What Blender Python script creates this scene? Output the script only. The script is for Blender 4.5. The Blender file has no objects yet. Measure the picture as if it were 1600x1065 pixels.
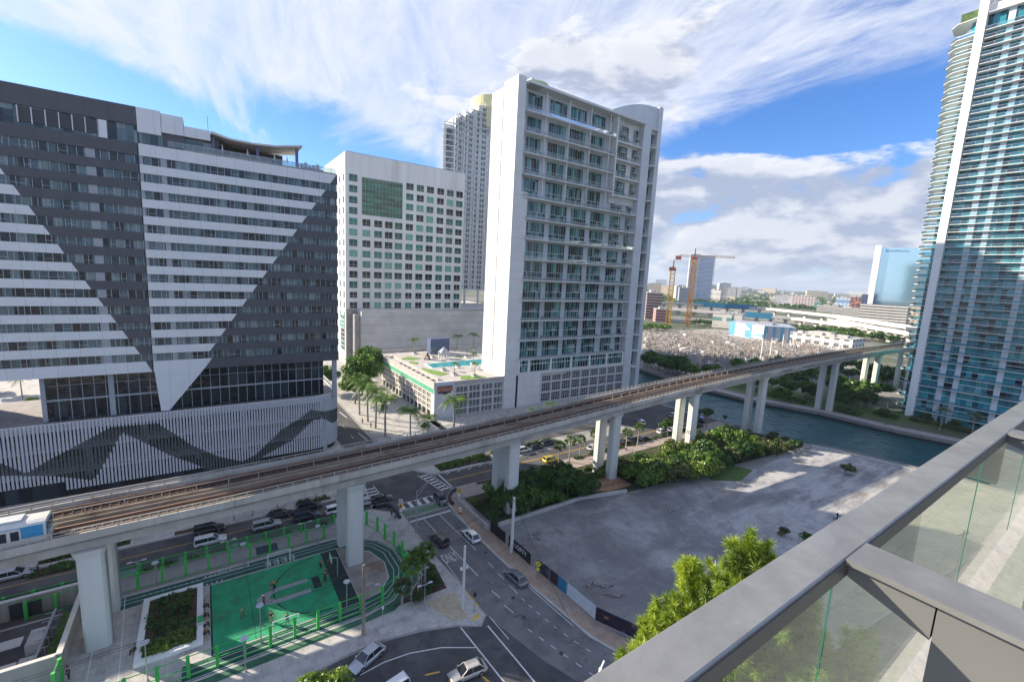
import bpy, math, random
import numpy as np
from mathutils import Vector, Matrix
C = bpy.context.scene
COL = C.collection
random.seed(7); RS = np.random.RandomState(7)
R = math.radians

# ------------------------------------------------------------------ camera
# world axes: X runs along the elevated railway, Y away across it, Z up (metres). Camera stands on a 14th floor balcony.
F_PX, PITCH, ROLL, AZ, EYE = 700.0, R(8.42), R(2.88), R(55.3), 48.0
_f = Vector((0, math.cos(PITCH), -math.sin(PITCH))); _r = Vector((1, 0, 0)); _u = _r.cross(_f)
_c, _s = math.cos(ROLL), math.sin(ROLL)
_r2 = _c*_r + _s*_u; _u2 = _c*_u - _s*_r
def _w(v): return Vector((v.x*math.sin(AZ)+v.y*math.cos(AZ), -v.x*math.cos(AZ)+v.y*math.sin(AZ), v.z))
CF, CR, CU = _w(_f), _w(_r2), _w(_u2)
cam = bpy.data.cameras.new('camera'); camo = bpy.data.objects.new('camera', cam); COL.objects.link(camo)
m = Matrix.Identity(4)
for i in range(3):
    m[i][0] = CR[i]; m[i][1] = CU[i]; m[i][2] = -CF[i]
m[2][3] = EYE
camo.matrix_world = m
cam.sensor_fit = 'HORIZONTAL'; cam.sensor_width = 36; cam.lens = 36*F_PX/1600
cam.clip_start = 0.05; cam.clip_end = 60000
C.camera = camo
def at(px, py, z=0.0):
    d = CF*F_PX + CR*(px-800) - CU*(py-532.5); k = (z-EYE)/d.z
    return Vector((d.x*k, d.y*k, z))

# ------------------------------------------------------------------ sky, sun, exposure
SUN_EL = R(25); LD = Vector((.647, -.763, 0)).normalized()          # light travels along LD and down
C.view_settings.view_transform = 'Standard'; C.view_settings.look = 'None'
C.view_settings.exposure = EXPO = 1.50; C.view_settings.gamma = 1.0
C.view_settings.use_curve_mapping = False
sun = bpy.data.lights.new('sun', 'SUN'); sun.energy = 3.6; sun.angle = R(0.6); sun.color = (1.0, .88, .70)
suno = bpy.data.objects.new('sun', sun); COL.objects.link(suno)
sd = Vector((LD.x*math.cos(SUN_EL), LD.y*math.cos(SUN_EL), -math.sin(SUN_EL)))
suno.rotation_euler = sd.to_track_quat('-Z', 'Y').to_euler()
W = bpy.data.worlds.new('World'); C.world = W; W.use_nodes = True
class NT:
    def __init__(s, nt): s.nt = nt
    def n(s, t, **k):
        o = s.nt.nodes.new(t)
        for a, b in k.items():
            if a.startswith('i_'): o.inputs[int(a[2:])].default_value = b
            else: setattr(o, a, b)
        return o
    def l(s, a, b): s.nt.links.new(a, b)
    def m(s, op, a, b=None, c=None):
        o = s.nt.nodes.new('ShaderNodeMath'); o.operation = op
        for i, v in enumerate((a, b, c)):
            if v is None: continue
            if isinstance(v, (int, float)): o.inputs[i].default_value = v
            else: s.l(v, o.inputs[i])
        return o.outputs[0]
    def vm(s, op, a, b=None, sc=None):
        o = s.nt.nodes.new('ShaderNodeVectorMath'); o.operation = op
        for i, v in enumerate((a, b)):
            if v is None: continue
            if isinstance(v, (tuple, Vector)): o.inputs[i].default_value = tuple(v)
            else: s.l(v, o.inputs[i])
        if sc is not None: o.inputs['Scale'].default_value = sc
        return o.outputs[1] if op in ('DOT_PRODUCT', 'LENGTH') else o.outputs[0]
    def comb(s, x, y, z):
        o = s.nt.nodes.new('ShaderNodeCombineXYZ')
        for i, v in enumerate((x, y, z)):
            if isinstance(v, (int, float)): o.inputs[i].default_value = v
            else: s.l(v, o.inputs[i])
        return o.outputs[0]
    def noise(s, vec, scale, det=6, rough=.55, dist=0, dim='3D'):
        o = s.nt.nodes.new('ShaderNodeTexNoise'); o.noise_dimensions = dim
        s.l(vec, o.inputs['Vector']); o.inputs['Scale'].default_value = scale
        o.inputs['Detail'].default_value = det; o.inputs['Roughness'].default_value = rough; o.inputs['Distortion'].default_value = dist
        return o.outputs['Fac']
    def smooth(s, v, a, b, lo=0.0, hi=1.0):
        o = s.nt.nodes.new('ShaderNodeMapRange'); o.interpolation_type = 'SMOOTHSTEP'
        s.l(v, o.inputs[0])
        for i, x in enumerate((a, b, lo, hi)): o.inputs[i+1].default_value = x
        return o.outputs[0]
    def mix(s, f, a, b):
        o = s.nt.nodes.new('ShaderNodeMix'); o.data_type = 'RGBA'
        if isinstance(f, (int, float)): o.inputs[0].default_value = f
        else: s.l(f, o.inputs[0])
        for i, v in ((6, a), (7, b)):
            if isinstance(v, tuple): o.inputs[i].default_value = v if len(v) == 4 else v+(1,)
            else: s.l(v, o.inputs[i])
        return o.outputs[2]
def build_world():
    nt = NT(W.node_tree); W.node_tree.nodes.clear()
    out = nt.n('ShaderNodeOutputWorld'); bg = nt.n('ShaderNodeBackground')
    sky = nt.n('ShaderNodeTexSky', sky_type='NISHITA', sun_disc=False, sun_elevation=SUN_EL)
    sky.sun_rotation = math.atan2(-LD.x, -LD.y)        # blender: rotation 0 = +Y, clockwise towards +X
    sky.air_density = 1.0; sky.dust_density = .35; sky.ozone_density = 2.6
    g = nt.n('ShaderNodeTexCoord').outputs['Generated']
    az = AZ; fw = (math.cos(az), math.sin(az), 0); rt = (math.sin(az), -math.cos(az), 0)
    x = nt.vm('DOT_PRODUCT', g, rt); y = nt.vm('DOT_PRODUCT', g, fw); z = nt.vm('DOT_PRODUCT', g, (0, 0, 1))
    zc = nt.m('MAXIMUM', z, 0.0); zz = nt.m('ADD', zc, .24)
    u = nt.m('DIVIDE', x, zz); v = nt.m('DIVIDE', y, zz)
    # high streaks, drawn out along the view direction
    uu = nt.m('ADD', u, nt.m('MULTIPLY', v, .42))
    warp = nt.noise(nt.comb(nt.m('MULTIPLY', uu, .5), nt.m('MULTIPLY', v, .25), 3.1), 1.0, 3)
    st = nt.noise(nt.comb(nt.m('ADD', nt.m('MULTIPLY', uu, 1.7), nt.m('MULTIPLY', warp, 2.2)), nt.m('MULTIPLY', v, .95), 0.7), 1.6, 10, .66, .7)
    big = nt.noise(nt.comb(nt.m('MULTIPLY', u, .42), nt.m('MULTIPLY', v, .30), 8.3), 1.0, 3, .5)
    el = nt.m('ARCSINE', z); a = nt.m('ARCTAN2', x, y)
    # broad clear windows of blue: left middle, and right of centre
    def blob(a0, e0, ra, re, rot=0.0):
        da = nt.m('SUBTRACT', a, a0); de = nt.m('SUBTRACT', el, e0)
        c, s_ = math.cos(rot), math.sin(rot)
        p = nt.m('DIVIDE', nt.m('ADD', nt.m('MULTIPLY', da, c), nt.m('MULTIPLY', de, s_)), ra)
        q = nt.m('DIVIDE', nt.m('SUBTRACT', nt.m('MULTIPLY', de, c), nt.m('MULTIPLY', da, s_)), re)
        return nt.smooth(nt.m('ADD', nt.m('MULTIPLY', p, p), nt.m('MULTIPLY', q, q)), 0.0, 1.0, 1.0, 0.0)
    clear = nt.m('ADD', nt.m('MULTIPLY', blob(-.74, .24, .34, .08, -.25), .9), nt.m('ADD', blob(-.30, .20, .34, .10, -.45), nt.m('ADD', nt.m('MULTIPLY', blob(.52, .24, .36, .14, .25), 1.35), nt.m('MULTIPLY', blob(.50, .44, .28, .2, 0), .05))))
    white = nt.m('ADD', nt.m('ADD', blob(-.40, .44, .75, .24, -.35), nt.m('MULTIPLY', blob(-.74, .44, .6, .17, -.2), 2.2)), nt.m('ADD', blob(.10, .45, .40, .24, .1), nt.m('MULTIPLY', blob(.42, .50, .50, .26, .3), 1.2)))
    dens = nt.m('ADD', nt.m('ADD', nt.m('MULTIPLY', st, 1.35), nt.m('MULTIPLY', big, .28)), nt.m('SUBTRACT', nt.m('MULTIPLY', white, .15), nt.m('MULTIPLY', clear, .34)))
    st2 = nt.noise(nt.comb(nt.m('ADD', nt.m('MULTIPLY', uu, 3.6), nt.m('MULTIPLY', warp, 4.0)), nt.m('MULTIPLY', v, 1.5), 4.7), 1.5, 8, .68, .6)
    cir = nt.m('MULTIPLY', nt.smooth(dens, .60, 1.02), nt.smooth(st2, .22, .68, .50, .96))
    # cumulus: low banks right of centre, flattened towards the horizon
    def cum(de):
        e2 = nt.m('ADD', el, de)
        vv = nt.comb(nt.m('MULTIPLY', a, 4.6), nt.m('MULTIPLY', e2, 10.5), 2.35)
        return nt.noise(vv, 1.0, 9, .58, .25)
    c0, c1 = cum(0.0), cum(.035)
    low = nt.m('ADD', nt.m('MULTIPLY', blob(.36, .11, .66, .20), 1.12), nt.m('ADD', nt.m('MULTIPLY', blob(.20, .17, .17, .055), .55), nt.m('MULTIPLY', blob(.10, .40, .52, .19), .62)))
    cdn = nt.m('ADD', c0, nt.m('MULTIPLY', nt.m('SUBTRACT', low, .62), .36))
    cm = nt.smooth(cdn, .475, .565)
    sh = nt.smooth(nt.m('SUBTRACT', c0, c1), -.07, .09)          # brighter where the cloud thins upwards
    thick = nt.smooth(cdn, .50, .68)
    ccol = nt.mix(nt.m('MULTIPLY', sh, nt.m('SUBTRACT', 1.0, nt.m('MULTIPLY', thick, .35))), (.165, .190, .250, 1), (.345, .352, .368, 1))
    hs = nt.n('ShaderNodeHueSaturation'); hs.inputs['Saturation'].default_value = 1.20; hs.inputs['Value'].default_value = 1.0
    nt.l(sky.outputs[0], hs.inputs['Color'])
    skc = nt.vm('MULTIPLY', hs.outputs[0], (.050, .059, .079))
    hz = nt.smooth(el, 0.0, .16, 1.0, 0.0)
    skc = nt.mix(nt.m('MULTIPLY', hz, .62), skc, (.165, .215, .30, 1))
    c = nt.mix(cir, skc, (.315, .332, .375, 1))
    c = nt.mix(nt.m('MULTIPLY', cm, nt.smooth(el, .005, .05, .35, .96)), c, ccol)
    dn = nt.smooth(z, -.03, 0.0)
    c = nt.mix(dn, (.12, .15, .19, 1), c)
    nt.l(c, bg.inputs[0]); bg.inputs[1].default_value = 1.0
    nt.l(bg.outputs[0], out.inputs[0])
build_world()
C.cycles.max_bounces = 6; C.cycles.transparent_max_bounces = 12
C.cycles.caustics_reflective = False; C.cycles.caustics_refractive = False

# ------------------------------------------------------------------ materials
MC = {}
def mat(name, col, rough=.7, metal=0.0, var=.12, scale=.6, bump=0.0, bscale=8, col2=None, c2=(.5, .62), streak=False, coat=0, spec=.5, stretch=None, col3=None, c3=(.60, .72), joints=None):
    if name in MC: return MC[name]
    M = bpy.data.materials.new(name); M.use_nodes = True; nt = NT(M.node_tree)
    b = M.node_tree.nodes['Principled BSDF']
    tc = nt.n('ShaderNodeTexCoord').outputs['Object']
    if streak: tc = nt.vm('MULTIPLY', tc, (1, 1, .08))
    if stretch: tc = nt.vm('MULTIPLY', tc, stretch)
    f = nt.noise(tc, scale, 6, .62)
    lo = tuple(max(0, c*(1-var*1.6)) for c in col); hi = tuple(min(1, c*(1+var*1.6)) for c in col)
    c = nt.mix(nt.smooth(f, .3, .7), lo, hi)
    if col2:
        f2 = nt.noise(tc, scale*.37, 8, .68, .3)
        c = nt.mix(nt.smooth(f2, c2[0], c2[1]), c, col2)
    if col3:
        c = nt.mix(nt.smooth(nt.noise(nt.vm('ADD', tc, (17, 5, 3)), scale*1.9, 7, .72, .6), c3[0], c3[1], 0, .8), c, col3)
    if joints:
        s_ = nt.n('ShaderNodeSeparateXYZ'); nt.l(nt.n('ShaderNodeTexCoord').outputs['Object'], s_.inputs[0]); j = None
        for i, (sz, wd) in enumerate(joints):
            if sz:
                q = nt.m('LESS_THAN', nt.m('FRACT', nt.m('DIVIDE', s_.outputs[i], sz)), wd/sz); j = q if j is None else nt.m('MAXIMUM', j, q)
        c = nt.mix(nt.m('MULTIPLY', j, .55), c, tuple(v*.35 for v in col)+(1,))
    nt.l(c, b.inputs['Base Color'])
    b.inputs['Roughness'].default_value = rough; b.inputs['Metallic'].default_value = metal
    b.inputs['Coat Weight'].default_value = coat; b.inputs['Specular IOR Level'].default_value = spec
    if bump:
        bp = nt.n('ShaderNodeBump'); bp.inputs['Strength'].default_value = bump; bp.inputs['Distance'].default_value = .1
        nt.l(nt.noise(tc, bscale, 5), bp.inputs['Height']); nt.l(bp.outputs[0], b.inputs['Normal'])
    MC[name] = M; return M
def glassmat(name, cols, cell=(1.2, 1.2, 3.3), rough=.06, warp=.25, spec=.5, off=(0, 0, 0), pos=None):
    """window glass seen from outside: each pane shows a curtain, a dark room or something between, and mirrors the sky"""
    if name in MC: return MC[name]
    M = bpy.data.materials.new(name); M.use_nodes = True; nt = NT(M.node_tree)
    b = M.node_tree.nodes['Principled BSDF']
    tc = nt.vm('ADD', nt.n('ShaderNodeNewGeometry').outputs['Position'], off)
    q = nt.vm('FLOOR', nt.vm('DIVIDE', tc, cell))
    wn = nt.n('ShaderNodeTexWhiteNoise'); nt.l(q, wn.inputs['Vector'])
    r = nt.n('ShaderNodeValToRGB'); r.color_ramp.interpolation = 'CONSTANT'
    e = r.color_ramp.elements
    e[0].position = 0; e[0].color = cols[0]+(1,)
    n = len(cols)
    for i, c in enumerate(cols[1:]):
        p = (i+1)/n if pos is None else pos[i+1]
        if i == 0: e[1].position = p; e[1].color = c+(1,)
        else:
            x = e.new(p); x.color = c+(1,)
    nt.l(wn.outputs[0], r.inputs[0])
    fold = nt.noise(nt.vm('MULTIPLY', tc, (5, 5, .25)), 1.0, 3, .6)
    c = nt.mix(nt.smooth(fold, .35, .65, .0, .35), r.outputs[0], (.01, .014, .018, 1))
    nt.l(c, b.inputs['Base Color'])
    b.inputs['Roughness'].default_value = rough; b.inputs['Specular IOR Level'].default_value = spec; b.inputs['IOR'].default_value = 1.5
    bp = nt.n('ShaderNodeBump'); bp.inputs['Strength'].default_value = warp; bp.inputs['Distance'].default_value = .25
    nt.l(nt.noise(tc, .45, 3), bp.inputs['Height']); nt.l(bp.outputs[0], b.inputs['Normal'])
    MC[name] = M; return M
def clearglass(name, tint=(.75, .9, .86), opac=.25, rough=.02):
    if name in MC: return MC[name]
    M = bpy.data.materials.new(name); M.use_nodes = True; nt = NT(M.node_tree)
    M.node_tree.nodes.clear(); out = nt.n('ShaderNodeOutputMaterial')
    t = nt.n('ShaderNodeBsdfTransparent'); t.inputs[0].default_value = tint+(1,)
    g = nt.n('ShaderNodeBsdfGlossy'); g.inputs['Roughness'].default_value = rough; g.inputs[0].default_value = (1, 1, 1, 1)
    d = nt.n('ShaderNodeBsdfDiffuse'); d.inputs[0].default_value = (.6, .66, .62, 1)
    fr = nt.n('ShaderNodeFresnel'); fr.inputs[0].default_value = 1.5
    a = nt.n('ShaderNodeMixShader'); nt.l(fr.outputs[0], a.inputs[0]); nt.l(t.outputs[0], a.inputs[1]); nt.l(g.outputs[0], a.inputs[2])
    b = nt.n('ShaderNodeMixShader'); b.inputs[0].default_value = opac; nt.l(a.outputs[0], b.inputs[1]); nt.l(d.outputs[0], b.inputs[2])
    nt.l(b.outputs[0], out.inputs[0]); MC[name] = M; return M
def leafmat(name, dark, mid, light, trans=.35):
    if name in MC: return MC[name]
    M = bpy.data.materials.new(name); M.use_nodes = True; nt = NT(M.node_tree)
    M.node_tree.nodes.clear(); out = nt.n('ShaderNodeOutputMaterial')
    g = nt.n('ShaderNodeNewGeometry'); tc = g.outputs['Position']
    f = nt.noise(tc, .55, 3, .6)
    k = nt.m('ADD', nt.m('MULTIPLY', nt.smooth(f, .3, .7), .6), nt.m('MULTIPLY', g.outputs['Random Per Island'], .4))
    r = nt.n('ShaderNodeValToRGB'); e = r.color_ramp.elements
    e[0].position = .1; e[0].color = dark+(1,); e[1].position = .9; e[1].color = light+(1,); x = e.new(.5); x.color = mid+(1,)
    nt.l(k, r.inputs[0])
    d = nt.n('ShaderNodeBsdfDiffuse'); t = nt.n('ShaderNodeBsdfTranslucent'); nt.l(r.outputs[0], d.inputs[0]); nt.l(r.outputs[0], t.inputs[0])
    gl = nt.n('ShaderNodeBsdfGlossy'); gl.inputs['Roughness'].default_value = .45
    a = nt.n('ShaderNodeMixShader'); a.inputs[0].default_value = trans; nt.l(d.outputs[0], a.inputs[1]); nt.l(t.outputs[0], a.inputs[2])
    b = nt.n('ShaderNodeMixShader'); b.inputs[0].default_value = .05; nt.l(a.outputs[0], b.inputs[1]); nt.l(gl.outputs[0], b.inputs[2])
    nt.l(b.outputs[0], out.inputs[0]); MC[name] = M; return M
def flat(name, col, rough=.6, metal=0, coat=0): return mat(name, col, rough, metal, var=.05, scale=2, coat=coat)

# ------------------------------------------------------------------ mesh building
class MB:
    def __init__(s): s.v = []; s.f = []; s.mi = []; s.cur = 0
    def m(s, i): s.cur = i; return s
    def poly(s, pts):
        b = len(s.v); s.v += [tuple(p) for p in pts]; s.f.append(tuple(range(b, b+len(pts)))); s.mi.append(s.cur); return s
    def faces(s, vs, fs):
        b = len(s.v); s.v += [tuple(p) for p in vs]
        for f in fs: s.f.append(tuple(i+b for i in f)); s.mi.append(s.cur)
        return s
    def box(s, x0, x1, y0, y1, z0, z1):
        vs = [(x, y, z) for z in (z0, z1) for x, y in ((x0, y0), (x1, y0), (x1, y1), (x0, y1))]
        return s.faces(vs, [(3, 2, 1, 0), (4, 5, 6, 7), (0, 1, 5, 4), (1, 2, 6, 5), (2, 3, 7, 6), (3, 0, 4, 7)])
    def prism(s, pts, z0, z1):
        """pts counter-clockwise (x,y)"""
        n = len(pts); a = sum(pts[i][0]*pts[(i+1) % n][1]-pts[(i+1) % n][0]*pts[i][1] for i in range(n))
        if a < 0: pts = pts[::-1]
        vs = [(p[0], p[1], z0) for p in pts]+[(p[0], p[1], z1) for p in pts]
        fs = [tuple(range(n-1, -1, -1)), tuple(range(n, 2*n))]+[(i, (i+1) % n, (i+1) % n+n, i+n) for i in range(n)]
        return s.faces(vs, fs)
    def xz(s, pts, y0, y1):
        """polygon in the XZ plane given thickness from y0 to y1"""
        n = len(pts); vs = [(p[0], y0, p[1]) for p in pts]+[(p[0], y1, p[1]) for p in pts]
        return s.faces(vs, [tuple(range(n)), tuple(range(2*n-1, n-1, -1))]+[(i+n, (i+1) % n+n, (i+1) % n, i) for i in range(n)])
    def yz(s, pts, x0, x1):
        n = len(pts); vs = [(x0, p[0], p[1]) for p in pts]+[(x1, p[0], p[1]) for p in pts]
        return s.faces(vs, [tuple(range(n-1, -1, -1)), tuple(range(n, 2*n))]+[(i, (i+1) % n, (i+1) % n+n, i+n) for i in range(n)])
    def cyl(s, p0, p1, r0, r1=None, n=8, cap=True):
        r1 = r0 if r1 is None else r1
        p0 = Vector(p0); p1 = Vector(p1); d = (p1-p0)
        if d.length < 1e-6: return s
        d.normalize(); a = d.orthogonal().normalized(); b = d.cross(a)
        vs = []
        for p, r in ((p0, r0), (p1, r1)):
            for i in range(n):
                t = 2*math.pi*i/n; vs.append(p+a*(r*math.cos(t))+b*(r*math.sin(t)))
        fs = [(i, (i+1) % n, (i+1) % n+n, i+n) for i in range(n)]
        if cap: fs += [tuple(range(n-1, -1, -1)), tuple(range(n, 2*n))]
        return s.faces(vs, fs)
    def tube(s, pts, r, n=6):
        for i in range(len(pts)-1):
            ra = r[i] if isinstance(r, (list, tuple)) else r; rb = r[i+1] if isinstance(r, (list, tuple)) else r
            s.cyl(pts[i], pts[i+1], ra, rb, n, cap=True)
        return s
    def bar(s, p0, p1, w, h=None):
        """rectangular bar between two points"""
        h = h or w; p0 = Vector(p0); p1 = Vector(p1); d = (p1-p0).normalized()
        up = Vector((0, 0, 1)) if abs(d.z) < .95 else Vector((1, 0, 0))
        a = d.cross(up).normalized()*w/2; b = a.cross(d).normalized()*h/2
        vs = [p+i*a+j*b for p in (p0, p1) for i, j in ((-1, -1), (1, -1), (1, 1), (-1, 1))]
        return s.faces(vs, [(0, 1, 2, 3), (7, 6, 5, 4), (0, 4, 5, 1), (1, 5, 6, 2), (2, 6, 7, 3), (3, 7, 4, 0)])
    def strip(s, pts, w0, w1, z0, z1):
        """band that follows an XY polyline, offsets w0..w1 to its left, thickness z0..z1 (z may be callables of index)"""
        L = offs(pts, w0); Q = offs(pts, w1); n = len(pts)
        g = lambda z, i: z(i) if callable(z) else z
        vs = []
        for i in range(n): vs += [(L[i][0], L[i][1], g(z0, i)), (Q[i][0], Q[i][1], g(z0, i)), (Q[i][0], Q[i][1], g(z1, i)), (L[i][0], L[i][1], g(z1, i))]
        fs = [(0, 1, 2, 3), tuple((n-1)*4+k for k in (3, 2, 1, 0))]
        for i in range(n-1):
            for k in range(4): fs.append((i*4+k, (i+1)*4+k, (i+1)*4+(k+1) % 4, i*4+(k+1) % 4))
        return s.faces(vs, fs)
    def mesh(s, name, mats):
        me = bpy.data.meshes.new(name); me.from_pydata(s.v, [], s.f)
        for mm in (mats if isinstance(mats, (list, tuple)) else [mats]): me.materials.append(mm)
        if isinstance(mats, (list, tuple)): me.polygons.foreach_set('material_index', s.mi)
        me.update()
        import bmesh
        bm = bmesh.new(); bm.from_mesh(me); bmesh.ops.recalc_face_normals(bm, faces=bm.faces); bm.to_mesh(me); bm.free()
        return me
    def build(s, name, mats, parent=None):
        o = bpy.data.objects.new(name, s.mesh(name, mats)); COL.objects.link(o)
        if parent is not None:
            o.parent = parent; o.location = -wl(parent)
        return o
def wl(o):
    v = Vector(o.location); 
    while o.parent: o = o.parent; v += Vector(o.location)
    return v
def offs(pts, w):
    out = []
    n = len(pts)
    for i in range(n):
        a = Vector(pts[max(0, i-1)][:2]); b = Vector(pts[min(n-1, i+1)][:2]); d = (b-a).normalized()
        out.append((pts[i][0]-d.y*w, pts[i][1]+d.x*w))
    return out
def tag(o, label=None, cat=None, group=None, kind=None):
    if label: o['label'] = label
    if cat: o['category'] = cat
    if group: o['group'] = group
    if kind: o['kind'] = kind
    return o
def empty(name, loc=(0, 0, 0), rz=0.0, label=None, cat=None, group=None):
    o = bpy.data.objects.new(name, None); COL.objects.link(o); o.location = loc; o.rotation_euler = (0, 0, rz)
    o.empty_display_size = .2
    return tag(o, label, cat, group)
def part(mb, name, mats, parent):
    """part built in its parent's local coordinates"""
    o = bpy.data.objects.new(name, mb.mesh(name, mats)); COL.objects.link(o); o.parent = parent; return o
def struct(mb, name, mats): return tag(mb.build(name, mats), kind='structure')
def copy_tree(o, parent=None):
    c = o.copy(); COL.objects.link(c); c.parent = parent
    for ch in [x for x in o.children]: copy_tree(ch, c)
    return c
def dup(o, loc, rz=0.0, sc=1.0, label=None, group=None):
    c = copy_tree(o); c.location = loc; c.rotation_euler = (0, 0, rz); c.scale = (sc, sc, sc) if not isinstance(sc, tuple) else sc
    if label: c['label'] = label
    if group: c['group'] = group
    return c
def kill(o):
    for ch in list(o.children): kill(ch)
    bpy.data.objects.remove(o)
def textmesh(s, size, extr=.01):
    cu = bpy.data.curves.new('t', 'FONT'); cu.body = s; cu.size = size; cu.extrude = extr; cu.align_x = 'CENTER'; cu.align_y = 'CENTER'
    o = bpy.data.objects.new('t', cu); COL.objects.link(o)
    dg = bpy.context.evaluated_depsgraph_get(); me = bpy.data.meshes.new_from_object(o.evaluated_get(dg)); bpy.data.objects.remove(o)
    return me
ORD = ['first', 'second', 'third', 'fourth', 'fifth', 'sixth', 'seventh', 'eighth', 'ninth', 'tenth', 'eleventh', 'twelfth', 'thirteenth', 'fourteenth', 'fifteenth', 'sixteenth', 'seventeenth', 'eighteenth', 'nineteenth', 'twentieth', 'twenty-first', 'twenty-second', 'twenty-third', 'twenty-fourth', 'twenty-fifth', 'twenty-sixth', 'twenty-seventh', 'twenty-eighth', 'twenty-ninth', 'thirtieth']

# base materials
WHITE = mat('white_paint', (.78, .78, .76), .6, var=.05, scale=.35, col2=(.62, .62, .61, 1), c2=(.50, .72), streak=True)
OFFW = mat('offwhite_render', (.58, .56, .53), .75, var=.06, scale=.5, col2=(.45, .44, .42, 1), c2=(.52, .75), streak=True)
CONC = mat('concrete', (.44, .43, .40), .85, var=.08, scale=.5, col2=(.33, .32, .30, 1), c2=(.5, .72), streak=True, bump=.15)
SIDE = mat('sidewalk_concrete', (.45, .43, .40), .88, var=.07, scale=.8, col2=(.31, .30, .28, 1), c2=(.48, .66), joints=((1.9, .05), (1.9, .05), (0, 0)), col3=(.20, .19, .18), c3=(.60, .68))
ASPH = mat('asphalt', (.064, .064, .067), .85, var=.14, scale=.35, col2=(.100, .098, .096, 1), c2=(.46, .62), bump=.2, bscale=20, col3=(.030, .030, .032), c3=(.57, .70))
ASPH2 = mat('old_asphalt', (.135, .134, .135), .88, var=.12, scale=.3, col2=(.19, .185, .18, 1), c2=(.45, .62), col3=(.070, .068, .066), c3=(.56, .68))
DARKG = mat('charcoal_panel', (.075, .076, .086), .5, var=.05, scale=.5, joints=((3.4, .07), (0, 0), (0, 0)))
DMET = flat('dark_metal', (.05, .05, .055), .45, .3)
STEEL = flat('galvanised_steel', (.42, .43, .44), .45, .6)
WOOD = mat('weathered_pole_wood', (.30, .25, .20), .9, var=.2, scale=2, streak=True)
BLACK = flat('matt_black', (.015, .015, .017), .6)
WLINE = mat('white_road_paint', (.62, .62, .61), .7, var=.10, scale=3, col2=(.3, .3, .3, 1), c2=(.58, .8))
YLINE = mat('yellow_road_paint', (.62, .36, .05), .7, var=.10, scale=3)
GRASS = mat('grass_lawn', (.075, .14, .03), .95, var=.25, scale=1.5, col2=(.12, .15, .05, 1), c2=(.5, .7), bump=.5)
SOIL = mat('mulch_soil', (.07, .045, .03), .95, var=.25, scale=2, bump=.4)
BARK = mat('tree_bark', (.19, .155, .12), .9, var=.2, scale=4)
PBARK = mat('palm_trunk_bark', (.30, .28, .25), .9, var=.12, scale=5, stretch=(1, 1, 4))
# ------------------------------------------------------------------ ground, river, roads
BANKW = [(188, -400), (176, -60), (164, 33), (159, 52), (153, 60), (149, 72), (150, 90), (152, 160), (156, 400), (200, 3000)]
BANKE = [(240, -400), (220, -60), (205.6, 32.3), (203.2, 41.5), (201.4, 48), (199.8, 71.9), (195, 86), (191, 96.5), (190.5, 113.5), (192.6, 132), (198, 159.7), (215, 400), (300, 3000)]
GRD = mat('town_ground', (.20, .19, .17), .95, var=.18, scale=.02, col2=(.085, .105, .055, 1), c2=(.44, .55))
GRD2 = mat('near_ground', (.30, .29, .27), .95, var=.10, scale=.1)
g = MB()
def gsheet(mb, pts, z=0.0): return mb.poly([(p[0], p[1], z) for p in pts])
import bmesh
def tri_poly(name, pts, z, m, kind='structure'):
    bm = bmesh.new(); vs = [bm.verts.new((p[0], p[1], z)) for p in pts]; f = bm.faces.new(vs)
    bmesh.ops.triangulate(bm, faces=[f]); bm.normal_update()
    for ff in bm.faces:
        if ff.normal.z < 0: ff.normal_flip()
    me = bpy.data.meshes.new(name); bm.to_mesh(me); bm.free(); me.materials.append(m)
    o = bpy.data.objects.new(name, me); COL.objects.link(o); return tag(o, kind=kind) if kind else o
tri_poly('ground', [(-3000, -400), *BANKW, (200, 3000), (-3000, 3000)], 0, GRD2)
tri_poly('far_ground', [*BANKE, (300, 9700), (9700, 9700), (9700, -3700), (240, -3700)], 0, GRD)
WATER = bpy.data.materials.new('river_water'); WATER.use_nodes = True
nt = NT(WATER.node_tree); b = WATER.node_tree.nodes['Principled BSDF']
tc = nt.n('ShaderNodeTexCoord').outputs['Object']
b.inputs['Base Color'].default_value = (.010, .085, .092, 1); b.inputs['Roughness'].default_value = .12; b.inputs['IOR'].default_value = 1.33
h = nt.m('ADD', nt.noise(nt.vm('MULTIPLY', tc, (1.0, .55, 1)), .55, 5, .6, .3), nt.m('MULTIPLY', nt.noise(nt.vm('MULTIPLY', tc, (.6, 1.3, 1)), .16, 3), 1.5))
bp = nt.n('ShaderNodeBump'); bp.inputs['Strength'].default_value = .8; bp.inputs['Distance'].default_value = .6
nt.l(h, bp.inputs['Height']); nt.l(bp.outputs[0], b.inputs['Normal'])
w = MB(); w.poly([(140, -400, -1.7), (260, -400, -1.7), (320, 3000, -1.7), (140, 3000, -1.7)]); struct(w, 'river', WATER)
# seawalls with a dark tidal foot
SEA = mat('seawall_concrete', (.22, .21, .19), .9, var=.12, scale=.8); TIDE = mat('seawall_foot', (.035, .033, .028), .8)
for nm, L, sg, lab in (('river_seawall', BANKW, -1, 'low concrete seawall and kerb along the vacant lot side of the river'), ('river_seawall', BANKE, 1, 'dark footed concrete seawall carrying the riverwalk on the tower side')):
    e = empty(nm, (L[3][0], L[3][1], 0), 0, lab, 'seawall')
    s = MB(); s.strip(L[1:-1], 0, .5 if sg < 0 else -.5, -.9, .22); s.build('wall_cap', SEA, e)
    s = MB(); s.strip(L[1:-1], -.03 if sg < 0 else .03, .4*(-sg), -2.2, -.9); s.build('wall_foot', TIDE, e)
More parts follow.
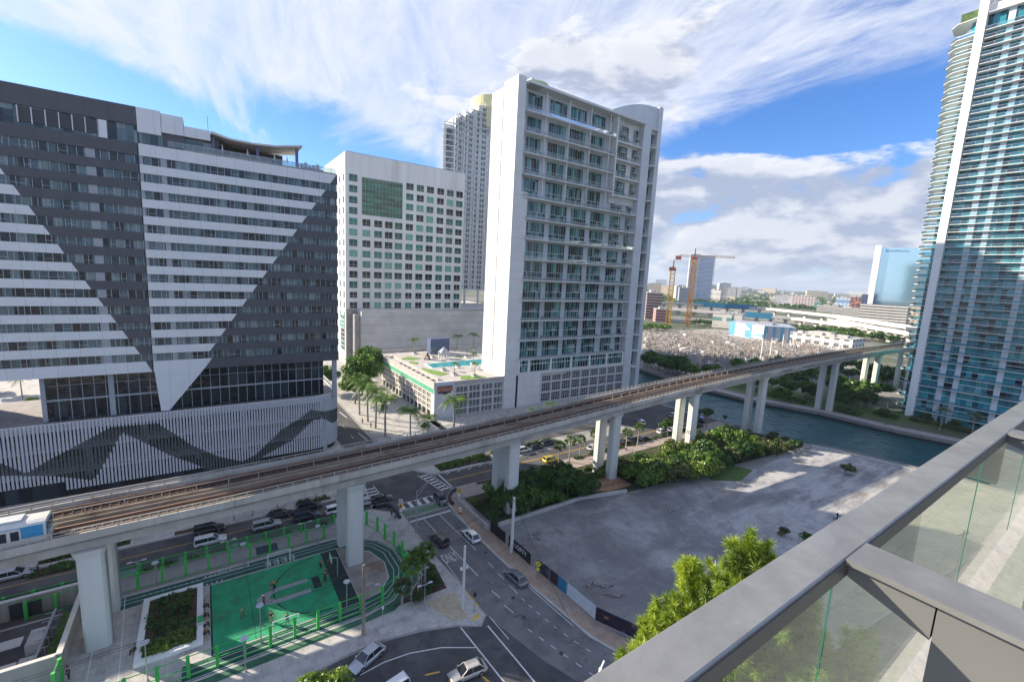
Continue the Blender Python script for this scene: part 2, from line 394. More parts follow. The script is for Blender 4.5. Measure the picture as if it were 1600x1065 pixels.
# east bank promenade
PAVE = mat('promenade_paving', (.34, .31, .30), .9, var=.08, scale=1, joints=((2.4, .07), (2.4, .07), (0, 0)))
Lp = BANKE[1:-1]
s = MB(); s.strip(Lp, -.5, -6.5, -.1, .03); struct(s, 'riverwalk_path', PAVE)
s = MB(); s.poly([(224, 33, .02), (212, 61, .02), (207, 76, .02), (200, 100, .02), (203, 130, .02), (229, 120, .02), (231, 54, .02), (233, 20, .02)]); struct(s, 'riverside_lawn', GRASS)

z1, z2, z3, z4 = .006, .012, .018, .026
# roads: main street (two pieces), cross street, street behind, side road
RD = MB()
def rd(mb, x0, x1, y0, y1, z): mb.poly([(x0, y0, z), (x1, y0, z), (x1, y1, z), (x0, y1, z)])
rd(RD, -200, 27.2, 84.3, 91.2, z1); rd(RD, -200, 30, 99, 108.5, z1)
RD.poly([(26, 84.4, z1), (27.8, 82.6, z1), (30.8, 80, z1), (40.2, 80, z1), (42.4, 82.8, z1), (43.8, 84.3, z1), (43.8, 92, z1), (40.4, 96, z1), (38.3, 102, z1), (37.4, 118, z1), (37.4, 240, z1), (29, 240, z1), (29, 108.5, z1), (28, 95, z1), (27.2, 91.2, z1)])
rd(RD, 43.8, 150, 84.6, 92.0, z1)
rd(RD, 58, 116, 98.6, 103.6, z1)
RD.poly([(116, 92, z1), (148, 92, z1), (148, 108, z1), (132, 110, z1), (118, 104, z1), (112, 98, z1)])
struct(RD, 'road', ASPH)
# cross street comes towards the camera then swings right
X = MB()
left = [(30.8, 80), (30.7, 64), (31.2, 56), (31.3, 48.5)]
RC = [(40.2, 80), (39.6, 70), (39.6, 60), (39.9, 52.6), (40.7, 44), (41.2, 37.5), (42.6, 33.4), (45.5, 28), (50, 22), (58, 14)]
X.poly([(p[0], p[1], z1) for p in left]+[(31.4, 48, z1), (33.5, 38, z1), (37.5, 27, z1), (44, 15, z1), (50, 6, z1)]+[(p[0], p[1], z1) for p in RC[::-1]])
struct(X, 'cross_street', ASPH2)
Y = MB(); Y.poly([(31.3, 48.1, z2), (29.6, 46.6, z2), (26.6, 48.4, z2), (22.3, 50, z2), (17, 51.1, z2), (12, 51, z2), (4, 50, z2), (-20, 45, z2), (-60, 36, z2), (-60, 20, z2), (45, 10, z2), (44, 15, z2), (37.5, 27, z2), (33.5, 38, z2)])
struct(Y, 'side_street', ASPH)
# sidewalks with real kerbs
KB = .13
def slab(pts, z1_=KB, m=SIDE, nm='sidewalk'):
    mb = MB(); mb.prism(pts, -.2, z1_); return struct(mb, nm, m)
slab([(31, 48.2), (29.5, 46.7), (26.6, 48.6), (22.3, 50.3), (17, 51.3), (12, 51.2), (4, 50.2), (-20, 45.2), (-60, 36), (-60, 84.1), (25.6, 84.1), (27.3, 82.3), (30.6, 79.8), (30.5, 64), (31, 56)])
slab([(-200, 91.4), (27, 91.4), (27.8, 95), (28.8, 98.8), (-200, 98.8)])
slab([(-200, 108.7), (28.8, 108.7), (28.8, 240), (-200, 240)])
slab([(38.5, 118), (37.6, 240), (60, 240), (60, 104), (57.5, 98.4), (57.5, 92.2), (44, 92.2), (41, 96), (39, 102)])
slab([(58, 104), (150.5, 110), (150.5, 128.5), (58, 128.5)])
# sandy footpath beside the hoardings
LOTP = mat('sandy_sidewalk', (.36, .27, .20), .92, var=.10, scale=.7, col2=(.28, .24, .21, 1), c2=(.5, .66), joints=((0, 0), (1.6, .05), (0, 0)))
RF = [(42.5, 80), (42.5, 66), (43.0, 58), (43.2, 53.5), (43.5, 48.7), (43.6, 44.8), (43.8, 39.8), (45.1, 35), (48.5, 29.5), (53, 23.5), (61, 15)]
mb = MB(); mb.prism(RC+RF[::-1], -.2, KB); struct(mb, 'sidewalk', LOTP)
mb = MB(); mb.strip(RC, -.02, .32, KB-.3, KB+.004)
struct(mb, 'kerb', CONC)
# path under the railway and green strips
PATH = mat('path_paving', (.33, .28, .25), .9, var=.1, scale=.8)
slab([(41.2, 80), (43, 82.6), (44.4, 84.3), (150, 84.3), (150, 79), (44, 79), (42.5, 80)], .12, PATH, 'path')
mb = MB(); mb.poly([(44.4, 66.5, .02), (150, 57, .02), (151.5, 79, .02), (44.2, 79, .02)]); struct(mb, 'shrub_bed', mat('weedy_ground', (.045, .060, .022), .95, var=.3, scale=1.2, col2=(.10, .065, .04, 1), c2=(.5, .62), bump=.5))
mb = MB()
for x0, x1 in ((50, 76), (80, 104), (108, 138)): mb.prism([(x0, 82.9), (x1, 82.9), (x1, 84.1), (x0, 84.1)], .1, .2)
struct(mb, 'verge', SOIL)
LOT = bpy.data.materials.new('worn_concrete_lot'); LOT.use_nodes = True
nt = NT(LOT.node_tree); b = LOT.node_tree.nodes['Principled BSDF']; tc = nt.n('ShaderNodeTexCoord').outputs['Object']
f1 = nt.noise(tc, .07, 8, .68, .6); f2 = nt.noise(tc, .30, 8, .72, .5); f3 = nt.noise(nt.vm('MULTIPLY', tc, (.25, 1.2, 1)), .35, 5, .6); f4 = nt.noise(tc, 2.2, 5, .7)
c = nt.mix(nt.smooth(f1, .36, .64), (.185, .185, .188), (.40, .395, .39))
c = nt.mix(nt.smooth(f2, .46, .66, 0, .75), c, (.20, .20, .21)); c = nt.mix(nt.smooth(f3, .55, .72, 0, .55), c, (.47, .46, .44))
c = nt.mix(nt.smooth(f4, .50, .72, 0, .5), c, (.16, .155, .15))
c = nt.mix(nt.smooth(nt.noise(tc, 9, 4, .8), .52, .70, 0, .45), c, (.12, .115, .11)); c = nt.mix(nt.smooth(nt.noise(tc, 14, 2, .8), .60, .72, 0, .6), c, (.72, .70, .67))
wv_ = nt.n('ShaderNodeTexWave', wave_type='BANDS'); nt.l(nt.vm('ADD', nt.vm('MULTIPLY', tc, (.9, .35, 1)), nt.vm('MULTIPLY', nt.comb(f1, f2, 0), (9, 9, 0))), wv_.inputs['Vector']); wv_.inputs['Scale'].default_value = .16
c = nt.mix(nt.m('MULTIPLY', nt.smooth(wv_.outputs['Fac'], .88, .99), nt.smooth(f2, .45, .6, 0, .4)), c, (.17, .165, .16))
c = nt.mix(nt.smooth(nt.noise(tc, .12, 6, .7, .4), .58, .68, 0, .6), c, (.24, .17, .115)); c = nt.mix(nt.smooth(nt.noise(nt.vm('ADD', tc, (31, 7, 0)), .16, 7, .75, .4), .60, .66, 0, .6), c, (.10, .12, .05))
vo = nt.n('ShaderNodeTexVoronoi', feature='DISTANCE_TO_EDGE'); nt.l(nt.vm('ADD', tc, nt.vm('MULTIPLY', nt.comb(f2, f1, 0), (5, 5, 0))), vo.inputs['Vector']); vo.inputs['Scale'].default_value = .085
c = nt.mix(nt.smooth(vo.outputs[0], .0, .008, .28, 0), c, (.07, .07, .065))
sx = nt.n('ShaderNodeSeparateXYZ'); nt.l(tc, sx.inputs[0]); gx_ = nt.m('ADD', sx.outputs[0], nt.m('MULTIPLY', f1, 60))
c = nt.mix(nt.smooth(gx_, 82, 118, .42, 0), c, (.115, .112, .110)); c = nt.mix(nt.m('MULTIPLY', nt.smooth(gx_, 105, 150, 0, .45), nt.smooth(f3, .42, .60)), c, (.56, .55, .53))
nt.l(c, b.inputs['Base Color']); b.inputs['Roughness'].default_value = .9
bp = nt.n('ShaderNodeBump'); bp.inputs['Strength'].default_value = .4; nt.l(f4, bp.inputs['Height']); nt.l(bp.outputs[0], b.inputs['Normal'])
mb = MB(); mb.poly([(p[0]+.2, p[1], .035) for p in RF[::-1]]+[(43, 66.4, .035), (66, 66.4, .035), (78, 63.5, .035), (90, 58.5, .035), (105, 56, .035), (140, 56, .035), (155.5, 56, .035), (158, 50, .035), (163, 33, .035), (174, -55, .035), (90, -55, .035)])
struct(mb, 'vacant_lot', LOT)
mb = MB(); mb.poly([(102, 57.5, .045), (108, 53.5, .045), (118, 55.5, .045), (116, 60, .045), (104, 60, .045)]); struct(mb, 'grass_patch', GRASS)
mb = MB(); mb.strip([(44.9, 66.3), (66, 66.4), (78, 63.6)], -.25, .25, 0, .7); o = mb.build('lot_wall', CONC); tag(o, 'low pale concrete kerb wall between the lot and the bushes', 'low wall')
mb = MB(); mb.strip([(153.6, 56), (156.3, 50), (160.6, 33), (172, -55)], -.9, .9, 0, .3); o = mb.build('bank_coping', mat('pale_coping', (.36, .35, .33), .9)); tag(o, 'pale concrete coping strip where the lot meets the river', 'coping')
# right of the lot: pale yard seen through the balcony glass
YARD = mat('pale_yard', (.40, .37, .31), .9, var=.07, scale=.15, col2=(.28, .27, .24, 1), c2=(.50, .60), joints=((5.5, .12), (5.5, .12), (0, 0)), col3=(.20, .19, .17), c3=(.58, .66))
mb = MB(); mb.prism([(95, 27), (161.5, 27), (174, -55), (20, -55), (50, 6), (60, 16), (70, 25)], -.1, .06); struct(mb, 'yard_pavement', YARD)

# ---- road markings
mk = MB(); Z = z3+.004
def line(x0, y0, x1, y1, w=.12, mb=mk, z=Z):
    d = Vector((x1-x0, y1-y0)).normalized(); n = Vector((-d.y, d.x))*w/2
    mb.poly([(x0+n.x, y0+n.y, z), (x0-n.x, y0-n.y, z), (x1-n.x, y1-n.y, z), (x1+n.x, y1+n.y, z)])
line(30.9, 76.0, 39.6, 76.0, .5)
line(33.6, 75.6, 34.4, 56, .14); line(36.9, 75.6, 37.5, 62, .14)
for y in (58, 54.8, 51.6): line(37.5, y, 37.6, y-1.7, .12)
for y in (52, 48.4): line(34.5, y, 34.8, y-1.9, .12)
for i in range(9): line(37.5+.05*i*i*.6, 50-1.7*i, 37.55+.05*(i+.4)**2*.6, 49.3-1.7*i, .1)
for i in range(6): line(34.8+.5*i, 43-1.9*i, 35.0+.5*i, 42.2-1.9*i, .12)
line(31.2, 56, 31.5, 63, .1); line(39.9, 66, 39.5, 75.5, .1); line(40.6, 40, 39.9, 50, .1)
# white ladder crossing over the cross street, green cycle crossing below
line(31, 83.4, 41.5, 83.4, .16); line(31, 80.9, 41.2, 80.9, .16)
for i in range(6): line(31.7+1.75*i, 81, 31.7+1.75*i, 83.3, .75)
for i in range(20): line(31.0+.5*i, 80.5, 31.15+.5*i, 80.2, .2); line(31.0+.5*i, 77.9, 31.15+.5*i, 77.5, .2)
line(41.6, 84, 39.9, 94, .16); line(43.9, 84.6, 42.4, 94.4, .16)
for i in range(7): line(41.7-.24*i, 84.9+1.35*i, 43.6-.24*i, 85.1+1.35*i, .5)
line(26.2, 84.5, 27.6, 94, .16); line(29.4, 84.8, 29.4, 94, .16)
for i in range(6): line(26.5, 85.6+1.4*i, 29.2, 85.6+1.4*i, .45)
for y in (92.2, 90.8): pass
for x in range(46, 78, 3): line(x, 91.3, x+1.2, 91.8, .18)
line(44.4, 84.9, 44.4, 92, .3)
for i in range(9): line(33.2, 106+9*i, 33.2, 109+9*i, .14)
for y in (150, 128): line(35.6, y, 36.2, y-7, .3)
# side street lane lines and the two dashed stop lines
def curve(p, w, mb=mk, z=Z):
    for a, b in zip(p[:-1], p[1:]): line(a[0], a[1], b[0], b[1], w, mb, z)
P2 = lambda L: [(at(*q).x, at(*q).y) for q in L]
curve(P2([(563, 1054), (600, 1034), (640, 1020), (690, 1011), (744, 1011)]), .16)
curve(P2([(720, 980), (760, 1030), (790, 1068)]), .2); curve(P2([(762, 977), (810, 1034), (838, 1068)]), .2)
curve(P2([(765, 963), (795, 998)]), .12)
mk.build('white_road_markings', WLINE)['kind'] = 'structure'
yl = MB()
for off in (0, .3): line(44.9, 88.1+off, 150, 88.1+off, .12, yl)
curve(P2([(664, 1054), (687, 1049)]), .22, yl); curve(P2([(700, 1066), (712, 1054)]), .3, yl); curve(P2([(752, 1055), (768, 1068)]), .3, yl)
line(30.95, 55, 31.1, 50, .22, yl, KB+.008); line(-200, 88.0, 20, 88.0, .12, yl)
yl.build('yellow_road_markings', YLINE)['kind'] = 'structure'
gx = MB(); gx.poly([(31, 77.7, z3), (40.6, 77.7, z3), (40.9, 80.4, z3), (31, 80.4, z3)]); struct(gx, 'cycle_crossing', mat('green_cycle_paint', (.11, .20, .12), .8, var=.12, scale=3, col2=(.15, .17, .14, 1), c2=(.5, .62), stretch=(3, .2, 1)))
me = textmesh('ONLY', 2.4, .001); me.materials.append(WLINE)
o = bpy.data.objects.new('lane_lettering', me); COL.objects.link(o); o.location = (32.6, 62.3, Z); o.rotation_euler = (0, 0, 0); o.scale = (.42, 1.5, 1); tag(o, kind='structure')
# manholes and patches
mh = MB()
for x, y in ((36.5, 49), (38.4, 41), (35.6, 45), (37.9, 69.5), (33.6, 72), (38.6, 60.5), (36.2, 37.5)): mh.prism([(x+.35*math.cos(t*.785), y+.35*math.sin(t*.785)) for t in range(8)], 0, z3+.002)
struct(mh, 'manhole_covers', DMET)
tw = MB()
for x, y in ((29.9, 48), ): tw.prism([(x-.8, y-.1), (x+.5, y+.1), (x+.5, y+.8), (x-.8, y+.6)], KB, KB+.012)
struct(tw, 'tactile_paving', mat('tactile_yellow', (.62, .42, .10), .8))
pv = MB(); pv.poly([(26.5, 49.4, KB+.006), (24.6, 54.6, KB+.006), (29.4, 54.4, KB+.006), (28.8, 48.8, KB+.006)]); struct(pv, 'brick_pavers', mat('tan_pavers', (.42, .36, .25), .9, var=.1, scale=2))

# ------------------------------------------------------------------ sports court under the railway
GCOURT = mat('green_court_paint', (.015, .32, .14), .62, var=.08, scale=.5, col2=(.025, .19, .095, 1), c2=(.48, .66), col3=(.05, .17, .10), c3=(.56, .68)); GDARK = mat('dark_green_track', (.012, .080, .062), .7, var=.08, scale=.6)
GMID = mat('green_path_paint', (.03, .115, .065), .75, var=.10, scale=.6, col2=(.06, .15, .09, 1), c2=(.5, .66)); CLINE = flat('white_court_line', (.6, .63, .62), .7); GREYC = flat('grey_court_paint', (.33, .33, .35), .7)
H0 = KB+.006
def sheet(mb, x0, x1, y0, y1, z): mb.poly([(x0, y0, z), (x1, y0, z), (x1, y1, z), (x0, y1, z)])
t = MB(); t.poly([(-16, 74.3, H0), (-16, 77.0, H0), (17, 77.0, H0), (20.5, 75.6, H0), (23.6, 73, H0), (25.3, 69, H0), (25.3, 64, H0), (23.8, 60, H0), (21, 57.6, H0), (17, 56.7, H0), (-4, 56.7, H0), (-4, 59.4, H0), (16.5, 59.4, H0), (20, 60, H0), (22.2, 62.6, H0), (22.8, 66.5, H0), (21.6, 70.6, H0), (19.2, 73, H0), (16.8, 74.3, H0)])
struct(t, 'running_track', GDARK)
tl = MB(); H1 = H0+.006
for k in (0, 1, 2):
    o_ = .85*k; curve([(-16, 77-o_), (17, 77-o_), (20.3-o_*.3, 75.5-o_*.8), (23.4-o_*.75, 72.8-o_*.5), (25.1-o_, 69), (25.1-o_, 64), (23.6-o_*.8, 60.2+o_*.4), (20.8-o_*.4, 57.8+o_*.8), (17, 56.9+o_), (-4, 56.9+o_)], .09, tl, H1)
for i in range(16): sheet(tl, -9+i*.62, -8.75+i*.62, 74.45, 74.65, H1)
for i in range(12): sheet(tl, -9+i*.7, -8.7+i*.7, 76.1, 76.3, H1)
for i in range(4): sheet(tl, 6.3+i*1.15, 6.9+i*1.15, 74.7, 74.85, H1); sheet(tl, 6.3+i*1.15, 6.9+i*1.15, 75.6, 75.75, H1); sheet(tl, 6.9+i*1.15, 7.05+i*1.15, 74.5, 75.95, H1)
tl.build('track_lines', CLINE)['kind'] = 'structure'
c_ = MB(); sheet(c_, -.9, 14.6, 59.6, 74.0, H0+.001); struct(c_, 'court_floor', GCOURT)
d_ = MB(); sheet(d_, -1.1, -.9, 59.5, 74.1, H1); sheet(d_, 14.3, 16.8, 59.5, 74.1, H0+.003); sheet(d_, 11.8, 12.9, 65.6, 68.4, H1+.004)
cx, cy = 13.2, 66.9
for i in range(26):
    a0, a1 = R(90+180*i/26), R(90+180*(i+1)/26)
    d_.poly([(cx+r*math.cos(a), cy+r*math.sin(a), H1) for r, a in ((6.55, a0), (6.75, a0), (6.75, a1), (6.55, a1))])
for yy in (65.1, 68.6): line(8.7, yy, 14.3, yy, .1, d_, H1+.001)
line(3.7, 59.6, 3.7, 74, .06, d_, H1)
struct(d_, 'court_dark_lines', mat('near_black_green', (.008, .03, .03), .6))
u_ = MB(); sheet(u_, 7.9, 11.3, 65.15, 66.0, H1+.003); sheet(u_, 7.9, 11.3, 67.8, 68.6, H1+.003)
for i in range(16):
    a0, a1 = R(90+180*i/16), R(90+180*(i+1)/16)
    u_.poly([(7.9+r*2.0*math.cos(a), cy+r*math.sin(a), H1+.003) for r, a in ((.95, a0), (1.75, a0), (1.75, a1), (.95, a1))])
struct(u_, 'court_key_markings', GREYC)
p_ = MB(); p_.poly([(-16, 55.0, H0+.001), (14, 55.2, H0+.001), (20.5, 55.4, H0+.001), (23.4, 57.4, H0+.001), (26.6, 60.5, H0+.001), (26.9, 66, H0+.001), (26.5, 70, H0+.001), (25.4, 69, H0+.003), (25.4, 64, H0+.003), (24.0, 59.8, H0+.003), (21, 57.3, H0+.003), (17, 56.3, H0+.003), (-16, 56.3, H0+.003)])
struct(p_, 'cycle_path', GMID)
q_ = MB(); q_.poly([(16.9, 59.5, H0), (19.8, 60.2, H0), (22, 62.8, H0), (22.6, 66.5, H0), (21.4, 70.4, H0), (19, 72.8, H0), (16.9, 74.1, H0)]); struct(q_, 'pier_plaza', mat('stained_plaza', (.27, .245, .22), .9, var=.12, scale=.6, col2=(.20, .15, .11, 1), c2=(.5, .65)))
v_ = MB(); sheet(v_, -60, 22, 77.6, 82.2, H0); struct(v_, 'shared_path', mat('greyish_path', (.26, .245, .235), .9, var=.06, scale=.8))
k_ = MB(); k_.box(-60, 20, 76.95, 77.25, KB-.05, KB+.1); struct(k_, 'path_kerb', CONC)
n_ = MB(); sheet(n_, 5.4, 8.6, 78.6, 81, H0+.004); struct(n_, 'dark_paint_square', mat('blue_black_paint', (.02, .045, .06), .7))
l_ = MB(); line(-9.1, 50, -11, 77, .1, l_, H1); line(-12.2, 50, -13.5, 77, .1, l_, H1)
for i in range(7):
    sheet(l_, -12.4+.05*i, -11.0+.05*i, 57.0+.75*i, 57.3+.75*i, H1)
l_.build('plaza_lines', CLINE)['kind'] = 'structure'
me = textmesh('Leaderboard', 1.15, .001); me.materials.append(CLINE)
o = bpy.data.objects.new('track_lettering', me); COL.objects.link(o); o.location = (1.2, 76.55, H1); tag(o, kind='structure'); o.scale = (1, .8, 1)
# raised planter with ground cover
pe = empty('raised_planter', (-5.3, 68.3, KB), 0, 'long white-rimmed planter bed full of ground cover beside the green court', 'planter')
mb = MB()
for a in ((-8.7, -1.9, 62.0, 62.7), (-8.7, -1.9, 73.9, 74.6), (-8.7, -8.0, 62.7, 73.9), (-2.6, -1.9, 62.7, 73.9)): mb.box(*a, KB, .62)
mb.build('rim', WHITE, pe)
mb = MB(); mb.box(-8.0, -2.6, 62.7, 73.9, KB, .5); mb.build('soil', SOIL, pe)
mb = MB(); mb.poly([(20.3, 56, KB+.01), (28.8, 55.8, KB+.01), (29.5, 61.4, KB+.01), (28.7, 66, KB+.01), (27, 68, KB+.01), (27, 60.5, KB+.01), (23.6, 57.4, KB+.01)]); struct(mb, 'planting_bed', SOIL)
# far side street planting islands
mb = MB()
for x0, x1, y0, y1 in ((-23, -18.6, 88.8, 90.8), (-23, -12, 92.2, 94.2), (-6, -2, 91.6, 92.8), (14, 20, 92, 93.2), (45.5, 60, 93.2, 97.4), (62, 84, 94.0, 97.6), (60, 84, 105, 111), (90, 112, 104.5, 110), (46, 58, 104, 116)):
    mb.prism([(x0, y0), (x1, y0), (x1, y1), (x0, y1)], 0, .2)
struct(mb, 'planting_beds', SOIL)
# ------------------------------------------------------------------ HOTEL (striped tower on a finned parking podium)
def boxes(name, mats, parent, L):
    for b_ in L: q = MB(); q.box(*b_); q.build(name, mats, parent)
LG = mat('light_grey_panel', (.68, .695, .70), .45, var=.02, scale=.4, joints=((3.4, .06), (0, 0), (0, 0))); MG = flat('mid_grey_panel', (.33, .35, .38), .5)
HG = glassmat('hotel_glass', [(.07, .12, .135), (.010, .016, .022), (.12, .185, .20), (.03, .05, .065), (.08, .13, .145), (.20, .26, .27), (.010, .014, .018), (.09, .145, .165)], (1.25, 50, 3.3), .05, .9, off=(0, 25, 0.45))
DG = glassmat('lobby_glass', [(.008, .012, .018), (.02, .03, .04), (.006, .01, .014), (.03, .05, .06)], (1.8, 50, 3.9), .05, .4)
HX0, HX1, HY = -39.5, 28.0, 118.5
hotel = empty('hotel_building', (-10, HY, 0), 0, 'wide hotel with white and charcoal stripes forming triangles, on a finned parking podium', 'hotel')
m_ = MB()
m_.box(HX0, HX1-.05, HY+.5, HY+15, 24.2, 70.0); m_.box(HX0, -2, HY+.5, HY+15, 70, 75.8); m_.box(-2, 4, HY+1.5, HY+14, 70, 74.2)
m_.box(-26.4, 24.5, HY+2.2, HY+14, 15, 24.3); m_.box(-18, 10, HY+15, HY+30, 0, 60)  # last box: unseen rear wing added for its shadow on the lot
m_.build('core', DARKG, hotel)
def sL(z): return -28.5+(62-z)*.5
def sR(z): return 26.5-(67.8-z)*.649
wb, db = MB(), MB()
def band(z0, z1, xl0, xl1, xr0, xr1, mb, y=HY):   # slanted-end strip: bottom from xl0..xr0, top from xl1..xr1
    mb.xz([(xl0, z0), (xr0, z0), (xr1, z1), (xl1, z1)], y-.06, y+.55)
bands = [(24.0, 26.25)]+[(27.9+3.3*i, 29.55+3.3*i) for i in range(12)]+[(67.5, 69.75)]
for z0, z1_ in bands:
    zc = (z0+z1_)/2
    a0, a1 = sL(z0), sL(z1_)
    if z1_ < 66: band(z0, z1_, HX0, HX0, a0, a1, wb); band(z0, z1_, a0, a1, -9.6, -9.6, db)
    else: band(z0, z1_, HX0, HX0, -9.6, -9.6, db)
    b0, b1 = sR(z0), sR(z1_)
    if z0 < 25: b0 = -.6; b1 = .9
    band(z0, z1_, -9.4, -9.4, b0, b1, wb, HY-.08); band(z0, z1_, b0, b1, HX1, HX1, db)
db.box(HX0, -9.45, HY-.06, HY+.5, 73.1, 76.5); 
wb.build('white_band', LG, hotel); db.build('dark_band', DARKG, hotel)
tp = MB(); tp.xz([(-9.3, 24), (-.6, 24), (-7.2, 15.3), (-8.6, 15.3)], HY-.08, HY+.6); tp.build('triangle_tip', LG, hotel)
pp = MB(); pp.box(-9.4, -5.7, HY-.1, HY+9, 71.9, 76.5); pp.box(-5.65, -2.05, HY+.05, HY+9, 72.6, 76.2); pp.box(-2, 2.5, HY+.15, HY+9, 72.6, 74.6); pp.build('parapet_block', LG, hotel)
# window strips: glass plus mullions, one per storey
for i in range(13):
    z0 = 26.25+3.3*i; z1_ = z0+1.65
    gmb = MB(); gmb.box(HX0, HX1-.1, HY+.25, HY+.45, z0, z1_); gp = gmb.build('window_strip', HG, hotel)
    fr = MB(); x = HX0
    while x < HX1-.3:
        w_ = 1.25 if RS.rand() < .7 else .8
        fr.box(x-.035, x+.035, HY+.17, HY+.3, z0, z1_)
        if RS.rand() < .35: fr.box(x, x+w_, HY+.18, HY+.28, z0+.55, z0+.6)
        x += w_
    fr.build('frame', STEEL, gp)
    boxes('panel', MG, gp, [(a, b_, HY+.1, HY+.3, z0, z1_) for a, b_ in ((-17.2, -15.9), (-9.4, -8.9), (-6.1, -5.2), (-36, -35))])
gt = MB(); gt.box(HX0, -9.5, HY+.3, HY+.5, 69.75, 73.1); gt.box(-9.2, -5.5, HY+.3, HY+.5, 69.75, 72); gt.box(-5.2, 3, HY+.9, HY+1.0, 70, 72.3); go = gt.build('window_strip', HG, hotel)
lv = MB()
boxes('louvre', DMET, hotel, [(-25.6+1.75*i, -24.0+1.75*i, HY+.05, HY+.2, 70.4, 72.8) for i in range(6)])
sp = MB()
for i in range(7): sp.box(-25.75+1.75*i, -25.6+1.75*i, HY, HY+.25, 70.2, 73.0)
sp.box(-15.2, -13.9, HY, HY+.25, 69.8, 73.0); sp.build('louvre_frame', LG, hotel)
# terrace on the roof
tf = MB(); tf.box(-2, 27.8, HY+.1, HY+12, 69.9, 70.05); tf.build('terrace_floor', CONC, hotel)
rg = MB(); rg.box(-4.8, 27.7, HY+.12, HY+.16, 70.0, 71.05); rg.build('terrace_glass', clearglass('rail_glass', (.75, .85, .88), .18), hotel)
rl = MB(); rl.box(-4.8, 27.8, HY+.1, HY+.2, 71.05, 71.12)
for i in range(19): rl.box(-4+1.7*i, -3.94+1.7*i, HY+.1, HY+.2, 70, 71.1)
rl.build('terrace_handrail', STEEL, hotel)
cn = MB(); P0 = [(2.6, 74.5), (6, 73.7), (10, 73.6), (14.5, 73.9), (20.2, 75.0)]
cn.xz(P0+[(p[0], p[1]-(.35 if i not in (0,) else .5)) for i, p in reversed(list(enumerate(P0)))], HY-.6, HY+9.5)
cn.build('canopy', OFFW, hotel)
for x, h in ((3.0, 73.6), (11.2, 73.3), (19.2, 74.3)):
    cc = MB(); cc.box(x-.28, x+.28, HY+.7, HY+1.3, 70, h); cc.build('canopy_column', flat('violet_column', (.14, .11, .22), .5), hotel)
bw = MB(); bw.box(2.6, 17, HY+7, HY+7.4, 70, 73.4); bw.build('terrace_back_wall', flat('dark_bronze', (.07, .05, .055), .6), hotel)
# two storey glazed base, column, soffit
gb = MB(); gb.box(-26.4, 24.6, HY+1.9, HY+2.1, 15.0, 24.0); gb.build('lobby_glass', DG, hotel)
fb = MB()
for i in range(29): fb.box(-26.3+1.78*i-.05, -26.3+1.78*i+.05, HY+1.78, HY+2.0, 15, 24)
fb.box(-26.5, 24.7, HY+1.75, HY+2.0, 18.9, 19.25); fb.box(-26.5, 24.7, HY+1.75, HY+2.0, 22.0, 22.08); fb.box(-17, -16.1, HY+1.6, HY+2.1, 15, 24); fb.box(-26.9, -26.2, HY+1.6, HY+2.1, 15, 24)
fb.build('lobby_frame', MG, hotel)
boxes('column', MG, hotel, [(26.6, 27.6, HY+.4, HY+1.4, 14, 24.1), (-34.4, -33.6, HY+.4, HY+1.4, 14, 24.1)])
# podium
PY = HY-1.2; rr = 8.0
def pod(off, n=8):
    L = [(HX0, PY-off)]
    for i in range(n+1):
        a = R(-90+90*i/n); L.append((HX1-rr+.6+(rr+off)*math.cos(a), PY+rr+(rr+off)*math.sin(a)))
    return L+[(HX1+.6+off, HY+22)]
pd = MB()
for z in (.2, 4.7, 9.4): pd.prism(pod(-.9)+[(HX0, HY+22)], z, z+.5)
pd.prism(pod(-.35)+[(HX0, HY+22)], 13.6, 14.6)
pd.build('parking_slab', LG, hotel)
boxes('parking_column', MG, hotel, [(x, x+.9, PY+1, PY+1.9, 0, 14) for x in range(-39, 26, 9)])
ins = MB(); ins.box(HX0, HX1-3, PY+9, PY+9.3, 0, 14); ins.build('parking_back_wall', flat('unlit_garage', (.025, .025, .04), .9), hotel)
for k in range(2):
    s_ = MB(); s_.strip(pod(-.6), 0, .06, 4.9+4.7*k, 6.0+4.7*k); s_.build('spandrel', MG, hotel)
st_ = MB(); st_.strip(pod(-.3), 0, .06, 0, 3.6); st_.build('street_glass', DG, hotel)
UP = [(-46, 12.0), (-38, 12.5), (-32.4, 9.0), (-29.2, 6.2), (-25.8, 8.4), (-23.5, 9.6), (-16.7, 13.4), (-9.3, 13.1), (-6.1, 9.9), (-3.6, 7.2), (1.2, 3.6), (5.8, 1.5), (8.6, 2.6), (14.3, 8.0), (18.3, 10.1), (20.9, 12.1), (24.5, 10.9), (50, 8.0)]
LW = [(-46, 8.0), (-38, 9.0), (-32.6, 6.5), (-25.7, 4.9), (-20.2, 2.8), (-19.5, 3.5), (-17.9, 6.5), (-15.1, 12.0), (-11.5, 9.1), (-7.2, 5.3), (-3.8, 3.1), (.4, 0), (9, 0), (10.3, 2.0), (16.6, 4.8), (18.3, 6.4), (21.5, 9.4), (24.2, 9.0), (27, 7.0), (50, 4.5)]
def ev(L, x):
    for (a, b), (c, d) in zip(L[:-1], L[1:]):
        if a <= x <= c: return b+(d-b)*(x-a)/(c-a)
    return L[-1][1]
wf, df = MB(), MB(); line_ = pod(.05, 14); dist = 0
def fin(x, y, nx, ny, s_):
    lo, hi = ev(LW, s_), ev(UP, s_); zb, zt = (1.6 if s_ > -24 else 3.4), 15.2
    hi = min(hi, zt)
    def bar(mb, a, b, dd):
        if b-a > .1: mb.bar((x+nx*dd, y+ny*dd, a), (x+nx*dd, y+ny*dd, b), .10, .34)
    if hi > lo: bar(wf, zb, lo, .1); bar(df, lo, hi, .1); bar(wf, hi, zt, .1)
    else: bar(wf, zb, zt, .1)
sacc = HX0
